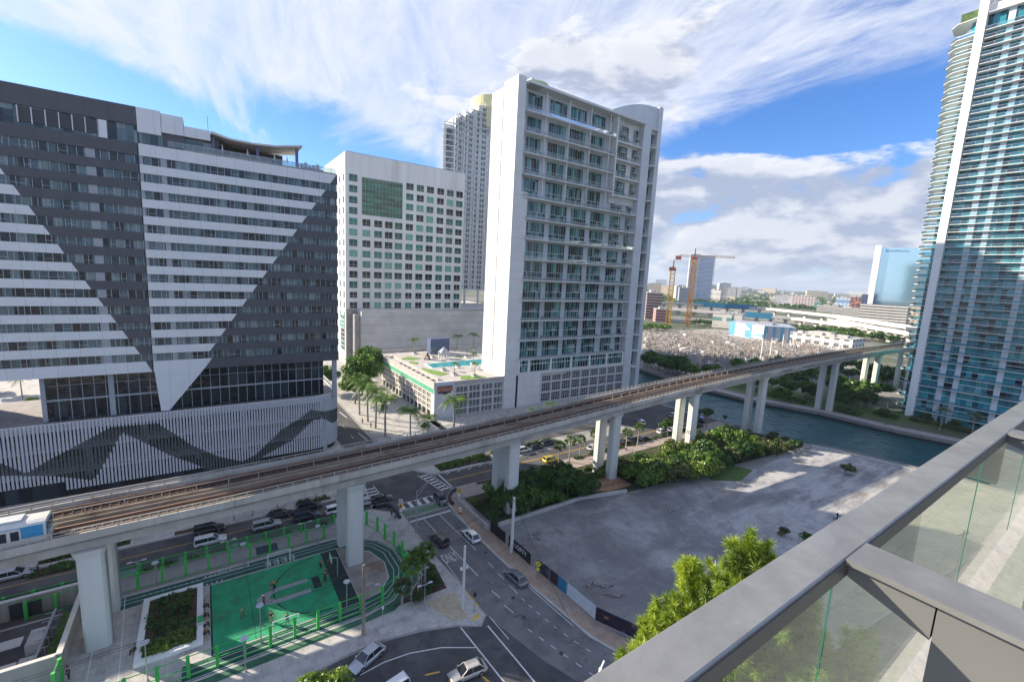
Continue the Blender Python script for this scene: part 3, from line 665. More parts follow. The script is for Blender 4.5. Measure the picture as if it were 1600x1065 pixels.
for (a, b) in zip(line_[:-1], line_[1:]):
    va = Vector(a); vb = Vector(b); L = (vb-va).length; d = (vb-va)/L; k = 0
    while dist < L:
        p = va+d*dist; fin(p.x, p.y, d.y, -d.x, sacc+dist); dist += .56
    dist -= L; sacc += L
wf.build('white_fin_screen', mat('fin_grey_white', (.52, .53, .55), .6, var=.02), hotel); df.build('dark_fin_screen', flat('dark_green_fins', (.085, .098, .095), .6), hotel)
rb = MB(); rb.strip(pod(.02), 0, .08, 15.15, 15.3); rb.strip(pod(.0), 0, .05, 9.9, 10.0); rb.strip(pod(.0), 0, .05, 5.1, 5.2); rb.build('screen_rail', WHITE, hotel)
dk = MB(); dk.prism(pod(-1)+[(HX0, HY+22)], 14.62, 14.75); dk.build('podium_deck', PAVE, hotel)
an = MB(); an.cyl((3-.8, HY+3, 74.5), (3-.8, HY+3, 78), .04, n=5); an.build('mast', DMET, hotel)

nb = empty('unseen_shade_block', (-65, 118, 0), 0, 'unseen grey block added left of the striped hotel to shape the court sun patch', 'shade block')
mb = MB(); mb.box(-95, -41, 117, 140, 0, 34); mb.build('wall', MG, nb)  # out-of-frame block added so sun reaches only part of the court
mb = MB(); [mb.box(-95.05, -40.95, 116.9, 140.1, 2+3.6*i, 3.8+3.6*i) for i in range(9)]; mb.build('window_strip', HG, nb)

# ------------------------------------------------------------------ OFFICE/HOTEL TOWER with punched windows
WY = 228.0
conc_w = mat('stained_pale_wall', (.64, .64, .63), .8, var=.05, scale=.25, col2=(.49, .485, .475, 1), c2=(.50, .72), streak=True)
wil = empty('office_tower', (90, WY, 0), 0, 'pale stone tower with rows of square green windows and one large glass recess', 'office tower')
mb = MB(); mb.box(57.35, 121.1, WY, WY+52, 0, 101.2); mb.build('wall', conc_w, wil)
TG = glassmat('green_glass', [(.02, .11, .095), (.008, .02, .022), (.06, .24, .20), (.03, .14, .12), (.012, .04, .04), (.16, .40, .33), (.010, .025, .025)], (5.55, 60, 5.06), .10, .05, .25, off=(-59.2+55.5, 30, 3.4))
cols = [61.1+5.68*i for i in range(11)]; cols = [61.1, 67.4, 73.2, 78.6, 83.8, 89.5, 95.2, 100.8, 106.7, 112.4, 118.0]
rows = [89.8-5.06*i for i in range(13)]
WFR = flat('window_white_frame', (.55, .55, .52), .6)
pw = None; n = 0; rest = MB(); restf = MB()
def winmesh():
    a = MB(); a.box(-1.95, 1.95, -.04, .02, -1.6, 1.6)
    f = MB(); f.box(-2.0, 2.0, -.16, -.03, -1.72, -1.6); f.box(-.04, .04, -.1, -.03, -1.6, 1.6); f.box(-1.95, 1.95, -.1, -.03, -.62, -.54)
    return a.mesh('window', TG), f.mesh('frame', WFR)
wm, fm = winmesh()
for j, z in enumerate(rows):
    for i, x in enumerate(cols):
        if 1 <= i <= 4 and j < 4: continue
        n += 1
        if n <= 96:
            o = bpy.data.objects.new('window', wm); COL.objects.link(o); o.parent = wil; o.location = (x-90, -.02, z)
            q = bpy.data.objects.new('frame', fm); COL.objects.link(q); q.parent = o
        else: rest.box(x-1.75, x+1.75, WY-.06, WY-.0, z-1.5, z+1.5); restf.box(x-.05, x+.05, WY-.12, WY-.06, z-1.5, z+1.5); restf.box(x-1.75, x+1.75, WY-.12, WY-.05, z-.62, z-.5)
o = rest.build('lower_windows', TG, wil); o['kind'] = 'stuff'; restf.build('frame', WFR, o)
mb = MB(); mb.box(65.2, 85.6, WY-.06, WY, 73.2, 90.8); o = mb.build('glass_recess', glassmat('recess_glass', [(.01, .085, .065), (.04, .18, .14), (.008, .035, .03), (.02, .13, .10), (.06, .10, .07), (.012, .06, .05)], (3.4, 60, 1.2), .06, .1), wil)
mb = MB()
for i in range(13): mb.box(65.2+1.7*i-.06, 65.2+1.7*i+.06, WY-.12, WY-.05, 73.2, 90.8)
for i in range(8): mb.box(65.2, 85.6, WY-.13, WY-.06, 73.4+2.4*i, 73.55+2.4*i)
mb.build('frame', mat('green_frame', (.14, .34, .28), .5), o)
mb = MB()
for j, z in enumerate(rows+[24.0, 19.0]):
    for y in (238.5, 230.8, 246, 254): mb.box(57.28, 57.36, y-1.2, y+1.2, z-1.5, z+1.5)
mb.build('side_windows', TG, wil)['kind'] = 'stuff'
mb = MB(); mb.box(57.2, 57.36, WY+2.2, WY+9, 6, 24); o = mb.build('side_glass', TG, wil)
mb = MB()
for i in range(9): mb.box(57.1, 57.3, WY+2, WY+9.2, 6+2.2*i, 6.3+2.2*i)
mb.build('frame', WFR, o)
mb = MB(); mb.box(57.5, 62.7, WY-.5, WY-.02, 0, 27.2); mb.build('stone_pier', mat('grey_stone_pier', (.30, .29, .28), .8, var=.08, scale=.4), wil)
mb = MB(); mb.box(58, 120.6, WY+.4, WY+.9, 101.2, 101.6); mb.build('roof_trim', MG, wil)
for x in (84, 95, 101, 107, 112.4, 118, 79): mb = MB(); mb.cyl((x, WY-.3, 94.2), (x, WY, 94.2), .35, n=8); mb.build('floodlight', WHITE, wil)
pw_ = empty('podium_building', (98, 222, 0), 0, 'long blank grey panelled podium in front of the pale stone tower', 'podium')
mb = MB(); mb.box(62.8, 133, 220, 227.3, 0, 26.6); mb.box(120.6, 160, 226, 290, 0, 27.2); mb.build('wall', mat('smooth_grey_panels', (.52, .52, .51), .8, var=.08, scale=.12, col2=(.64, .63, .61, 1), c2=(.55, .75)), pw_)
mb = MB()
for z in (4, 8, 12, 16, 20, 24): mb.box(62.8, 133, 219.96, 220.0, z, z+.07)
mb.build('panel_joint', DARKG, pw_)
mb = MB(); mb.box(60, 62.8, 222, 227.3, 0, 25); mb.build('side_pier', mat('grey_stone_pier', (.30, .29, .28)), pw_)
mb = MB(); mb.box(62.8, 133, 220.0, 220.1, 26.6, 27.5); mb.build('parapet_rail', STEEL, pw_)

# ------------------------------------------------------------------ CURVED TOWER behind
ct = empty('curved_apartment_tower', (140, 258, 27), 0, 'curved pale apartment tower with stacked balconies and a cream drum on its roof', 'apartment tower')
def ctc(x): return 255+7*math.sin(max(0, min(1, (x-128)/34))*math.pi)+.0*x
XS = [128+1.5*i for i in range(27)]
front = [(121, 257.0), (127.9, 255)]+[(x, ctc(x)) for x in XS]
def topz(x): return 135+(x-121)*.62
body = MB(); body.prism([(122, 259), (128, 257.5)]+[(x, ctc(x)+1.6) for x in XS]+[(167, 285), (140, 275)], 37, 135)
for x0 in range(128, 164, 4): body.prism([(x0, max(ctc(x0), ctc(x0+4))+1.6), (x0+4, max(ctc(x0), ctc(x0+4))+1.6), (x0+4, 275), (x0+1, 272)], 135, min(topz(x0), 160))
body.build('wall', mat('pale_blue_grey_wall', (.72, .74, .76), .7, var=.05, scale=.5), ct)
for k in range(36):
    z = 37+3.28*k
    pts = [p for p in front if topz(p[0]) > z-1 and (p[0] >= 128 or z < 136)]
    if len(pts) < 2: break
    s_ = MB(); s_.strip(pts, -.2, 1.9, z-.16, z+.16) if False else s_.strip(pts, 0, -0.0+1.9, z-.16, z+.16); sl = s_.build('balcony_slab', WHITE, ct)
    rr_ = MB(); rr_.strip(pts, .04, .1, z+.98, z+1.08)
    for p in pts[::1]: rr_.box(p[0]-.05, p[0]+.05, p[1]+.03, p[1]+.12, z, z+1.05)
    rr_.strip(pts, .05, .08, z+.2, z+.9) if False else None
    rr_.build('railing', flat('balcony_rail_grey', (.42, .45, .48), .5), sl)
wv = MB()
for k in range(35):
    z = 37+3.28*k
    for i, x in enumerate([x for x in XS if x < 166]):
        if i % 3 != 2 and topz(x) > z+3:
            y = ctc(x)+1.5; y2 = ctc(x+1.1)+1.5; wv.poly([(x+.1, y, z+.2), (x+1.2, y2, z+.2), (x+1.2, y2, z+2.5), (x+.1, y, z+2.5)])
    (wv.box(123, 127, 256.5, 257.2, z+.2, z+2.6) if z < 132 else None)
wv.build('balcony_doors', glassmat('tower_glass_b', [(.05, .07, .09), (.10, .13, .15), (.02, .025, .03), (.20, .24, .26)], (1.5, 1.5, 3.28), .1, .2), ct)['kind'] = 'stuff'
boxes('party_wall', WHITE, ct, [(x-.15, x+.15, ctc(x)-.1, ctc(x)+1.9, 37, min(topz(x), 160)) for x in (128, 137, 146, 155)])
d_ = MB(); d_.cyl((163, 272, 140), (163, 272, 159.5), 14.5, n=40) ; d_.build('roof_drum', mat('cream_yellow_render', (.72, .66, .36), .8, var=.04, scale=.1), ct)
for x in (129, 140, 150, 160): cl = MB(); cl.cyl((x, 259, 27), (x, 259, 37), .7, n=10); cl.build('column', OFFW, ct)
cb = MB(); cb.prism([(121, 257), (128, 255)]+[(x, ctc(x)) for x in XS]+[(167, 285), (121, 285)], 36.2, 37.0); cb.build('undercroft_slab', WHITE, ct)

# ------------------------------------------------------------------ LOFT TOWER in the middle
TY = 129.0; TX0, TX1 = 86.8, 159.5
lt = empty('loft_apartment_tower', (120, TY, 0), 0, 'tall white loft tower in the middle with long balconies and a blank sunlit side wall', 'apartment tower')
TW = mat('white_tower_wall', (.65, .645, .63), .7, var=.035, scale=.12, joints=((0, 0), (0, 0), (3.55, .08)), col2=(.56, .56, .565, 1), c2=(.50, .74))
mb = MB(); mb.box(TX0, TX0+3.2, TY, 137.3, 0, 112); mb.box(TX0+.25, TX0+3.2, 137.3, 137.9, 0, 112); mb.box(TX0, TX0+3.2, 137.9, 145, 0, 110.5)
mb.box(TX0+3.2, 92.8, TY+.02, TY+2.9, 0, 76)
mb.build('wall', TW, lt)
mb = MB(); mb.box(TX0+3.2, 158, TY+2.9, 145, 0, 110.0); mb.build('recessed_wall', mat('shade_tinted_recess', (.50, .53, .57), .7, var=.05, scale=.2, col2=(.42, .44, .47, 1), c2=(.5, .74), streak=True), lt)  # darker, bluer copy of the white wall: recess shade put into the colour
# floors: the upper four storeys are set back, the lower run full width
ZS = [102.0, 95.4, 88.8, 81.9, 74.4, 67.4, 60.6, 53.6, 46.4, 39.2, 31.9, 24.7, 17.7]
RAIL = flat('silver_rail', (.50, .50, .52), .45, .3)
TGL = glassmat('loft_glass', [(.02, .10, .11), (.10, .27, .27), (.008, .014, .018), (.045, .17, .17), (.20, .38, .37), (.015, .04, .05), (.008, .02, .024), (.07, .22, .22)], (1.0, 30, 3.45), .06, .15, off=(.3, 15, 2.3))
RP = []
def railing(mb, x0, x1, y0, z, side=True, step=.5):
    mb.box(x0, x1, y0, y0+.05, z+1.02, z+1.1); mb.box(x0, x1, y0, y0+.04, z+.12, z+.16); mb.box(x0, x1, y0, y0+.03, z+.5, z+.54); mb.box(x0, x1, y0, y0+.03, z+.76, z+.79)
    x = x0
    while x <= x1: mb.box(x, x+.035, y0, y0+.04, z, z+1.05); x += step
    if x1-x0 > 4: RP.append((x0, x1, y0+.06, z))
wm2 = {}
def loftwin(w, h):
    key = (round(w, 1), round(h, 1))
    if key not in wm2:
        a = MB(); a.box(0, w, -.05, .02, 0, h)
        f = MB()
        k = max(2, int(round(w/1.15)))
        for i in range(k+1): f.box(w*i/k-.035, w*i/k+.035, -.10, -.04, 0, h)
        f.box(0, w, -.13, -.04, h*.42, h*.42+.16); f.box(0, w, -.13, -.04, h-.08, h); 
        wm2[key] = (a.mesh('window', TGL), f.mesh('frame', WFR))
    return wm2[key]
def addwin(par, x, y, z, w, h):
    a, f = loftwin(w, h); o = bpy.data.objects.new('window', a); COL.objects.link(o); o.parent = par; p = wl(par); o.location = (x-p.x, y-p.y, z-p.z)
    q = bpy.data.objects.new('frame', f); COL.objects.link(q); q.parent = o
bal = []
for k, z in enumerate(ZS):
    top = 109.6 if k == 0 else ZS[k-1]
    h = top-z
    up = k < 5
    s_ = MB(); r_ = MB()
    if k < 4:
        s_.box(90.6, 133.2, TY-.5, TY+2.9, z-.26, z+.0); s_.box(134.0, 148.2, TY-.2, TY+2.9, z-1.3, z-.9)
        railing(r_, 90.6, 133.2, TY-.47, z); railing(r_, 134, 148.2, TY-.17, z-.9)
    else:
        s_.box(92.2 if k > 4 else 90.6, 148.4, TY-.6, TY+2.9, z-.26, z+.0)
        railing(r_, 92.2 if k > 4 else 90.6, 148.4, TY-.57, z)
    sl = s_.build('balcony_slab', WHITE, lt); r_.build('railing', RAIL, sl); bal.append(z)
    if k == len(ZS)-1: h0 = h-.5
    wh = h-.75
    if k < 5: L = [(92.9, 6.2), (102.4, 7.9), (112.0, 7.9), (121.8, 7.9)]
    else: L = [(94.8, 8.2), (105.2, 8.0), (115.3, 7.6), (125.4, 7.4)]
    for x, w in L: addwin(lt, x, TY+2.86, z+.1, w, wh)
    addwin(lt, 136.0, TY+(2.86 if k > 3 else 2.2), z+.1-(.9 if k < 4 else 0), 6.2, wh-.3); addwin(lt, 145.0, TY+(2.86 if k > 3 else 2.2), z+.1-(.9 if k < 4 else 0), 2.8, wh-.3)
    # small mezzanine balconies, stepping down with the storeys
    if k > 8: xs = [97.5, 107.8, 118, 128, 137.5, 145.5]
    elif k > 6: xs = [107.8, 118, 128, 137.5, 145.5][5-min(5, k-4):] if k < 9 else []
    else: xs = [137.5, 145.5]
    if xs:
        mz = MB(); mr = MB()
        for x in xs: zz = z+(3.3 if k > 3 else 2.4); mz.box(x, x+2.9, TY+1.4-(.5 if k < 4 else 0), TY+2.9, zz-.14, zz); railing(mr, x, x+2.9, TY+1.42-(.5 if k < 4 else 0), zz)
        mo = mz.build('mezzanine_balcony', WHITE, lt); mr.build('railing', RAIL, mo)
mb = MB()
for x0, x1 in ((133.2, 134.0),): mb.box(x0, x1, TY-.3, TY+2.9, 80, 109.8)
for x in (98.9, 109.4, 119.8, 129.9): mb.box(x, x+.32, TY+.15, TY+.5, 74.4, 109.5)
mb.box(134.0, 148.2, TY+2.25, TY+2.9, 78, 109.6)
mb.build('balcony_post', TW, lt)
mb = MB(); mb.xz([(90.6, 110.1), (148.6, 109.6), (148.6, 110.3), (90.6, 111.0)], TY-1.2, TY+6); mb.box(91.5, 92.7, TY-.6, TY+2.9, 111, 111.9); mb.build('roof_slab', TW, lt)
mb = MB()
for i in range(13): a = R(180*i/12)
mb.cyl((100, 139, 110), (100, 139, 114.6), 5.5, n=20); mb.build('roof_drum', mat('lime_render', (.36, .50, .24), .8, var=.03), lt)
for x0, x1, y0, z in RP: q = MB(); q.poly([(x0, y0, z+.12), (x1, y0, z+.12), (x1, y0, z+1.0), (x0, y0, z+1.0)]); q.build('railing_infill', clearglass('rail_infill', (.72, .78, .82), .16), lt)
# right hand wing: plain wall, rounded balconies, tall curved screen wall
mb = MB(); mb.box(148.6, 153.2, TY+.0, TY+6, 0, 111); mb.box(157.6, 160.0, TY+.6, 145, 0, 119.0)
n_ = 12; arc = [(132+28*i/n_, TY+1.2+1.2*math.sin(math.pi*i/n_)) for i in range(n_+1)]
vs = []
for i, p in enumerate(arc):
    zt = 112.3+6.4*math.sin(min(1, i/n_*1.25)*math.pi/2)
    vs += [(p[0], p[1], 108), (p[0], p[1]+.5, 108), (p[0], p[1]+.5, zt), (p[0], p[1], zt)]
mb.faces(vs, [(i*4+k, (i+1)*4+k, (i+1)*4+(k+1) % 4, i*4+(k+1) % 4) for i in range(n_) for k in range(4)])
mb.build('wing_wall', mat('blue_white_wall', (.56, .58, .61), .7, var=.04, scale=.2), lt)
for k in range(15):
    z = 109.4-7.05*k
    if z < 6: break
    s_ = MB(); pts = [(153.2, TY+.9), (154.2, TY-.5), (155.6, TY-.9), (157, TY-.4), (157.6, TY+.9)]; s_.prism(pts+[(157.6, TY+3), (153.2, TY+3)], z-.3, z)
    sl = s_.build('rounded_balcony', WHITE, lt)
    r_ = MB(); r_.strip(pts, .05, .1, z+1.0, z+1.1); r_.strip(pts, .05, .08, z+.3, z+.36); r_.strip(pts, .05, .08, z+.65, z+.7); r_.build('railing', RAIL, sl)
    addwin(lt, 153.4, TY+2.86, z+.1, 4.0, 6.4)
# bottom: glazed storey and parking grilles
mb = MB(); mb.box(92.9, 147.6, TY+.35, TY+1.2, 12.9, 17.3); o = mb.build('glazed_storey', TGL, lt)
mb = MB()
for i, x in enumerate((92.6, 97.2, 107.5, 117.8, 127.8, 137.6, 147.4)): mb.box(x, x+.8, TY+.05, TY+.6, 12.8, 17.4)
for i in range(40): mb.box(93+1.37*i, 93.08+1.37*i, TY+.25, TY+.4, 13, 17.3)
mb.box(92.6, 148.2, TY+.1, TY+.5, 15.6, 15.8)
mb.build('frame', WHITE, o)
mb = MB(); mb.box(92.0, 148.4, TY-.1, TY+.6, 12.0, 12.9); mb.box(92, 103.2, TY+.02, TY+.6, 0, 12.0); mb.build('plinth', TW, lt)
GRL = MB(); GF = MB(); GRL.box(103.2, 148.3, TY+.5, TY+.6, 0, 12.0)
for i in range(9):
    x = 103.3+5.02*i; GF.box(x-.1, x+.75, TY+.0, TY+.5, 0, 12)
    for j in range(1, 4): GF.box(x+.75+1.07*j-.06, x+.75+1.07*j+.06, TY+.2, TY+.45, 0, 12)
for z in (0, 3.9, 7.9, 11.4): GF.box(103.2, 148.3, TY+.03, TY+.48, z, z+.85)
for z in (2.0, 2.9, 5.9, 6.8, 9.6, 10.5): GF.box(103.2, 148.3, TY+.25, TY+.42, z, z+.14)
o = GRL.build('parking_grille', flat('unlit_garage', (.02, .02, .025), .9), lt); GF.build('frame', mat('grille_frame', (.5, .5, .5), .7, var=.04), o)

# ------------------------------------------------------------------ GARAGE with pool deck
gp_ = empty('parking_garage', (73, 155, 0), 0, 'white gridded parking garage with a green mesh band and a pool deck on its roof', 'parking garage')
GX0, GX1, GY0, GY1, GZ = 60.0, 86.7, 129.0, 182.0, 11.4
cream = mat('cream_frame', (.62, .59, .54), .75, var=.05, scale=.6, col2=(.5, .47, .44, 1), c2=(.55, .78))
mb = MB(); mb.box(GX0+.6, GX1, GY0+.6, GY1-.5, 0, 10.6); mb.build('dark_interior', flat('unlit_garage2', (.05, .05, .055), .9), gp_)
mb = MB(); mb.box(GX0-.2, 116, GY0+.1, 190, 10.6, GZ); mb.box(GX0-.25, GX0+.2, GY0-.1, GY1, GZ, 12.6); mb.box(GX0+4.0, GX0+4.3, GY0+6, GY1, GZ, 12.3); mb.box(GX0+7, GX1+.05, GY0-.1, GY0+.25, GZ, 12.3); mb.box(GX0, 100, 189.7, 190, GZ, 12.4)
mb.build('roof_deck', mat('pale_deck', (.44, .41, .39), .85, var=.07, scale=.4), gp_)
mb = MB(); mb.box(GX0-.05, GX0+7.0, GY0-.05, GY0+.65, 0, 12.4); mb.box(GX0-.05, GX0+.65, GY0+.65, GY0+2.4, 0, 10.6); mb.build('corner_wall', mat('blue_white_wall', (.56, .58, .61)), gp_)
mb = MB()
for i in range(4):
    x = GX0+7.1+4.95*i; mb.box(x, x+.8, GY0+.0, GY0+.6, 0, 10.7)
    for j in (1, 2): mb.box(x+.8+1.38*j-.09, x+.8+1.38*j+.09, GY0+.1, GY0+.5, 0, 10.6)
mb.box(GX1-.5, GX1, GY0, GY0+.6, 0, 10.6)
for z in (0, 2.35, 5.05, 7.75, 10.2): mb.box(GX0+7, GX1, GY0+.03, GY0+.58, z, z+.62)
for z in (.9, 1.6, 3.5, 4.3, 6.2, 7.0, 8.9, 9.6): mb.box(GX0+7, GX1, GY0+.2, GY0+.45, z, z+.16)
mb.build('front_grid', mat('grille_frame', (.5, .5, .5)), gp_)
mb = MB(); ny = 14
for i in range(ny+1):
    y = GY0+2.2+3.7*i
    if y > GY1-.6: break
    mb.box(GX0, GX0+.62, y, y+.5, 0, 8.3)
    for j in (1, 2): mb.box(GX0+.15, GX0+.4, y+.5+1.05*j-.07, y+.5+1.05*j+.07, 2.6, 8.3)
for z in (2.4, 4.3, 6.2, 8.1): mb.box(GX0+.03, GX0+.58, GY0+2.2, GY1, z, z+.42)
for z in (3.4, 5.3, 7.3): mb.box(GX0+.2, GX0+.4, GY0+2.2, GY1, z, z+.13)
mb.box(GX0-.35, GX0+.55, GY0-.1, GY1, 10.35, 10.62)
mb.build('side_grid', cream, gp_)
mb = MB(); mb.box(GX0-.1, GX0+.1, GY0+.2, GY1, 8.55, 10.3); mb.build('green_mesh_band', mat('green_screen_mesh', (.09, .36, .23), .8, var=.12, scale=1.2, stretch=(1, 1, .3)), gp_)
mb = MB(); mb.box(GX0+1.0, GX0+6.3, GY0-.4, GY0-.05, 9.3, 10.9); o = mb.build('sign_panel', mat('worn_red_sign', (.36, .13, .10), .7, var=.2, scale=2, col2=(.45, .30, .26, 1), c2=(.5, .62)), gp_)
mb = MB(); mb.box(GX0+1.2, GX0+5.8, GY0-.3, GY0-.05, 8.7, 9.2); mb.prism([(GX0+3.0, GY0-.35), (GX0+4.4, GY0-.35), (GX0+4.4, GY0-.06), (GX0+3, GY0-.06)], 8.3, 8.7); mb.box(GX0+1.0, GX0+6.4, GY0-.5, GY0-.05, 10.9, 11.05); mb.build('sign_trim', DMET, gp_)
mb = MB(); mb.prism([(70.2, 161.5), (69.9, 153.4), (86, 152.4), (96, 152.2), (99, 158), (97, 163.4), (80, 163.0)], GZ-.0, GZ+.10); mb.build('pool_rim', WHITE, gp_)
PW = mat('pool_water', (.03, .30, .34), .05, var=.10, scale=.8, bump=.3)
mb = MB(); mb.prism([(71, 160.9), (70.6, 154), (86, 153.0), (95.6, 152.8), (98.3, 158), (96.6, 162.7), (80, 162.3)], GZ+.05, GZ+.14); mb.build('pool', PW, gp_)
LAWN = mat('sunny_roof_lawn', (.16, .27, .05), .9, var=.15, scale=1)
for pts in ([(64.5, 174), (70.5, 178), (74, 173), (70, 171)], [(66, 166.5), (68, 169), (69.5, 165), (67.4, 162)], [(64.4, 152), (67, 155), (70, 148), (72, 143), (67.5, 141)], [(72, 134), (74, 138), (80, 137), (82, 133.4), (76, 131.5)]):
    mb = MB(); mb.prism(pts, GZ, GZ+.14); mb.build('roof_lawn', LAWN, gp_)
mb = MB(); mb.box(81.3, 90.4, 180, 184, GZ, 18.2); mb.build('blue_plant_room', mat('slate_blue', (.07, .10, .19), .7, var=.05), gp_)
boxes('skylight', DMET, gp_, [(61.4, 62.9, 135+4.3*i, 136.4+4.3*i, GZ, GZ+.25) for i in range(8)])
cb_ = empty('pool_cabana', (83, 170, GZ), 0, 'white pool cabana with a pitched roof beside the blue pool', 'cabana')
mb = MB()
for a in (-1.8, -.6, .6, 1.8):
    for b_ in (-1.2, 1.2): mb.box(a-.12, a+.12, b_-.12, b_+.12, 0, 2.3)
mb.box(-2, 2, -1.4, 1.4, 2.3, 2.5); part(mb, 'posts', WHITE, cb_)
mb = MB(); mb.faces([(-2.3, -1.7, 2.5), (2.3, -1.7, 2.5), (2.3, 1.7, 2.5), (-2.3, 1.7, 2.5), (0, 0, 5.0)], [(0, 1, 4), (1, 2, 4), (2, 3, 4), (3, 0, 4), (3, 2, 1, 0)]); part(mb, 'roof', MG, cb_)
for x, y, lab in ((75.4, 171, 'small dark A-frame shelter on the pool deck lawn'),):
    e = empty('garden_shelter', (x, y, GZ), 0, lab, 'shelter'); mb = MB(); mb.xz([(-1.6, 0), (-1.2, 0), (0, 2.6), (1.2, 0), (1.6, 0), (0, 3.3)], -1.2, 1.2); part(mb, 'frame', flat('brown_timber', (.10, .07, .05)), e)
    mb = MB(); mb.box(-.9, .9, -.4, .4, .2, .5); part(mb, 'bench', WHITE, e)
dk0 = None
for i in range(9):
    x, y = [(84, 149), (87, 149), (90, 148.5), (93, 148.6), (80, 149.5), (77, 150), (78, 145), (82, 145), (86, 144.5)][i]
    if dk0 is None:
        dk0 = empty('deck_lounger', (x, y, GZ), .2, '', 'sun lounger', 'loungers by the rooftop pool')
        mb = MB(); mb.box(-.35, .35, -1, .5, .3, .4); part(mb, 'seat', WHITE, dk0); mb = MB(); mb.yz([(.5, .3), (1.0, .8), (1.0, .9), (.5, .42)], -.35, .35); part(mb, 'backrest', WHITE, dk0)
        mb = MB()
        for a in (-.3, .3):
            for b_ in (-.9, .4): mb.box(a-.03, a+.03, b_-.03, b_+.03, 0, .3)
        part(mb, 'legs', STEEL, dk0); q = dk0
    else: q = dup(dk0, (x, y, GZ), .2*i)
    q['label'] = 'white lounger on the garage roof, %s from left in the %s row' % (ORD[[2, 3, 4, 5, 1, 0, 0, 1, 2][i]], 'upper' if i < 6 else 'lower')

# ------------------------------------------------------------------ GLASS TOWER on the right, across the river
rt_ = empty('glass_condo_tower', (235, 40, 0), 0, 'very tall teal glass condominium tower at the right edge across the river', 'apartment tower')
RX = 231.0; CY = -34
RG = glassmat('teal_glass', [(.03, .26, .32), (.02, .09, .12), (.06, .36, .41), (.04, .29, .35), (.012, .022, .035), (.07, .39, .44), (.16, .46, .50), (.03, .22, .28)], (60, 1.55, 2.78), .06, .25, off=(30, 0, 1.3))
RW = mat('blue_white_condo_wall', (.62, .65, .69), .6, var=.03)
zf = [3.0, 7.6, 13.0, 18.0, 23.1, 26.9]+[30.1+2.78*i for i in range(41)]+[147.0]
mb = MB(); mb.prism([(RX+2.2, CY), (RX+2.2, 52.5), (RX+5, 55.6), (RX+13, 57.2), (RX+34, 57.2), (RX+34, CY)], 0, 147); mb.build('core_glass', RG, rt_)
mb = MB(); mb.prism([(RX-.3, 51.0), (RX-.3, 53.4), (RX+3.0, 53.6), (RX+3.0, 51.0)], 0, 153); mb.build('corner_blade', WHITE, rt_)
bays = [(45.9, 44.2), (41.7, 40.2), (30.9, 29.3), (24.5, 22.8), (12, 10.5), (1, -1), (-12, -14)]
boxes('white_pier', RW, rt_, [(RX+1.6, RX+2.4, b_, a, 0, 147) for a, b_ in bays])
mb = MB(); mb.box(RX+1.4, RX+8, 44, 51, 147, 150); mb.box(RX+1.2, RX+3, 20, 44.5, 147, 151.5); mb.box(RX+4, RX+20, 20, 50, 147, 152); mb.box(RX+.5, RX+2, CY, 51, 150.6, 151.2); mb.build('crown', WHITE, rt_)
mb = MB(); mb.box(RX+4.5, RX+10, 53.5, 59.0, 147, 151.0); mb.build('rooftop_hedge', leafmat('hedge_leaf', (.03, .08, .01), (.06, .13, .02), (.10, .19, .03)), rt_)
for i, z in enumerate(zf):
    s_ = MB(); s_.prism([(RX, CY), (RX, 51.0), (RX+3, 51.0), (RX+3, CY)], z-.17, z)
    T_ = 57.9+z/145*3.0+.35*(i % 2); WP = [(RX+1.2, 53.6), (RX+2.2, T_-2.2), (RX+5, T_), (RX+12, T_+.7)]
    s_.prism(WP+[(RX+13, T_-2), (RX+3, 53.4)], z-.17, z)
    sl = s_.build('balcony_slab', WHITE, rt_)
    if z < 146:
        r_ = MB(); r_.box(RX+.04, RX+.08, CY, 51, z+.08, z+1.0); r_.strip(WP, -.1, -.06, z+.08, z+1.0); r_.build('glass_railing', clearglass('condo_rail_glass', (.55, .80, .86), .04), sl)
        r_ = MB(); r_.box(RX+.02, RX+.1, CY, 51, z+1.0, z+1.07); r_.strip(WP, -.12, -.04, z+1.0, z+1.07)
        for k in range(28): r_.box(RX+.03, RX+.09, 50.9-3.1*k, 50.97-3.1*k, z, z+1.0)
        r_.build('handrail', STEEL, sl)
        if i < 5:
            q = MB(); q.box(RX+2.1, RX+2.25, CY, 51, z+(zf[i+1]-z)*.5-.1, z+(zf[i+1]-z)*.5+.1); q.build('transom', WHITE, sl)
# ------------------------------------------------------------------ ELEVATED RAILWAY
CLX = [(-80, 71.0), (-40, 71.4), (-15, 71.8), (0, 71.6), (19, 72.0), (35, 72.1), (50, 72.3), (62, 72.5), (75, 72.7), (92, 72.9), (105, 73.0), (127, 73.2), (150, 73.3), (180, 73.3), (208, 73.1), (250, 72.4), (300, 70), (360, 64), (420, 56)]
ZL = [(-90, 14.9), (-10, 16.7), (19, 17.3), (40, 17.9), (55, 18.5), (75, 19.5), (92, 20.2), (105, 20.8), (127, 21.5), (160, 22.4), (185, 22.9), (215, 23.4), (300, 23.9), (430, 24)]
def railz(x):
    for (a, b_), (c_, d_) in zip(ZL[:-1], ZL[1:]):
        if a <= x <= c_: return b_+(d_-b_)*(x-a)/(c_-a)
def zoff(d): return lambda i: railz(CLX[i][0])+d
rail = empty('elevated_railway', (18, 72, 0), 0, 'concrete elevated railway on paired piers crossing the whole view and the river', 'railway viaduct')
def hw(i):    # half width grows towards the left end
    x = CLX[i][0]; return 5.0 if x < 20 else 4.9-.7*min(1, (x-20)/80)
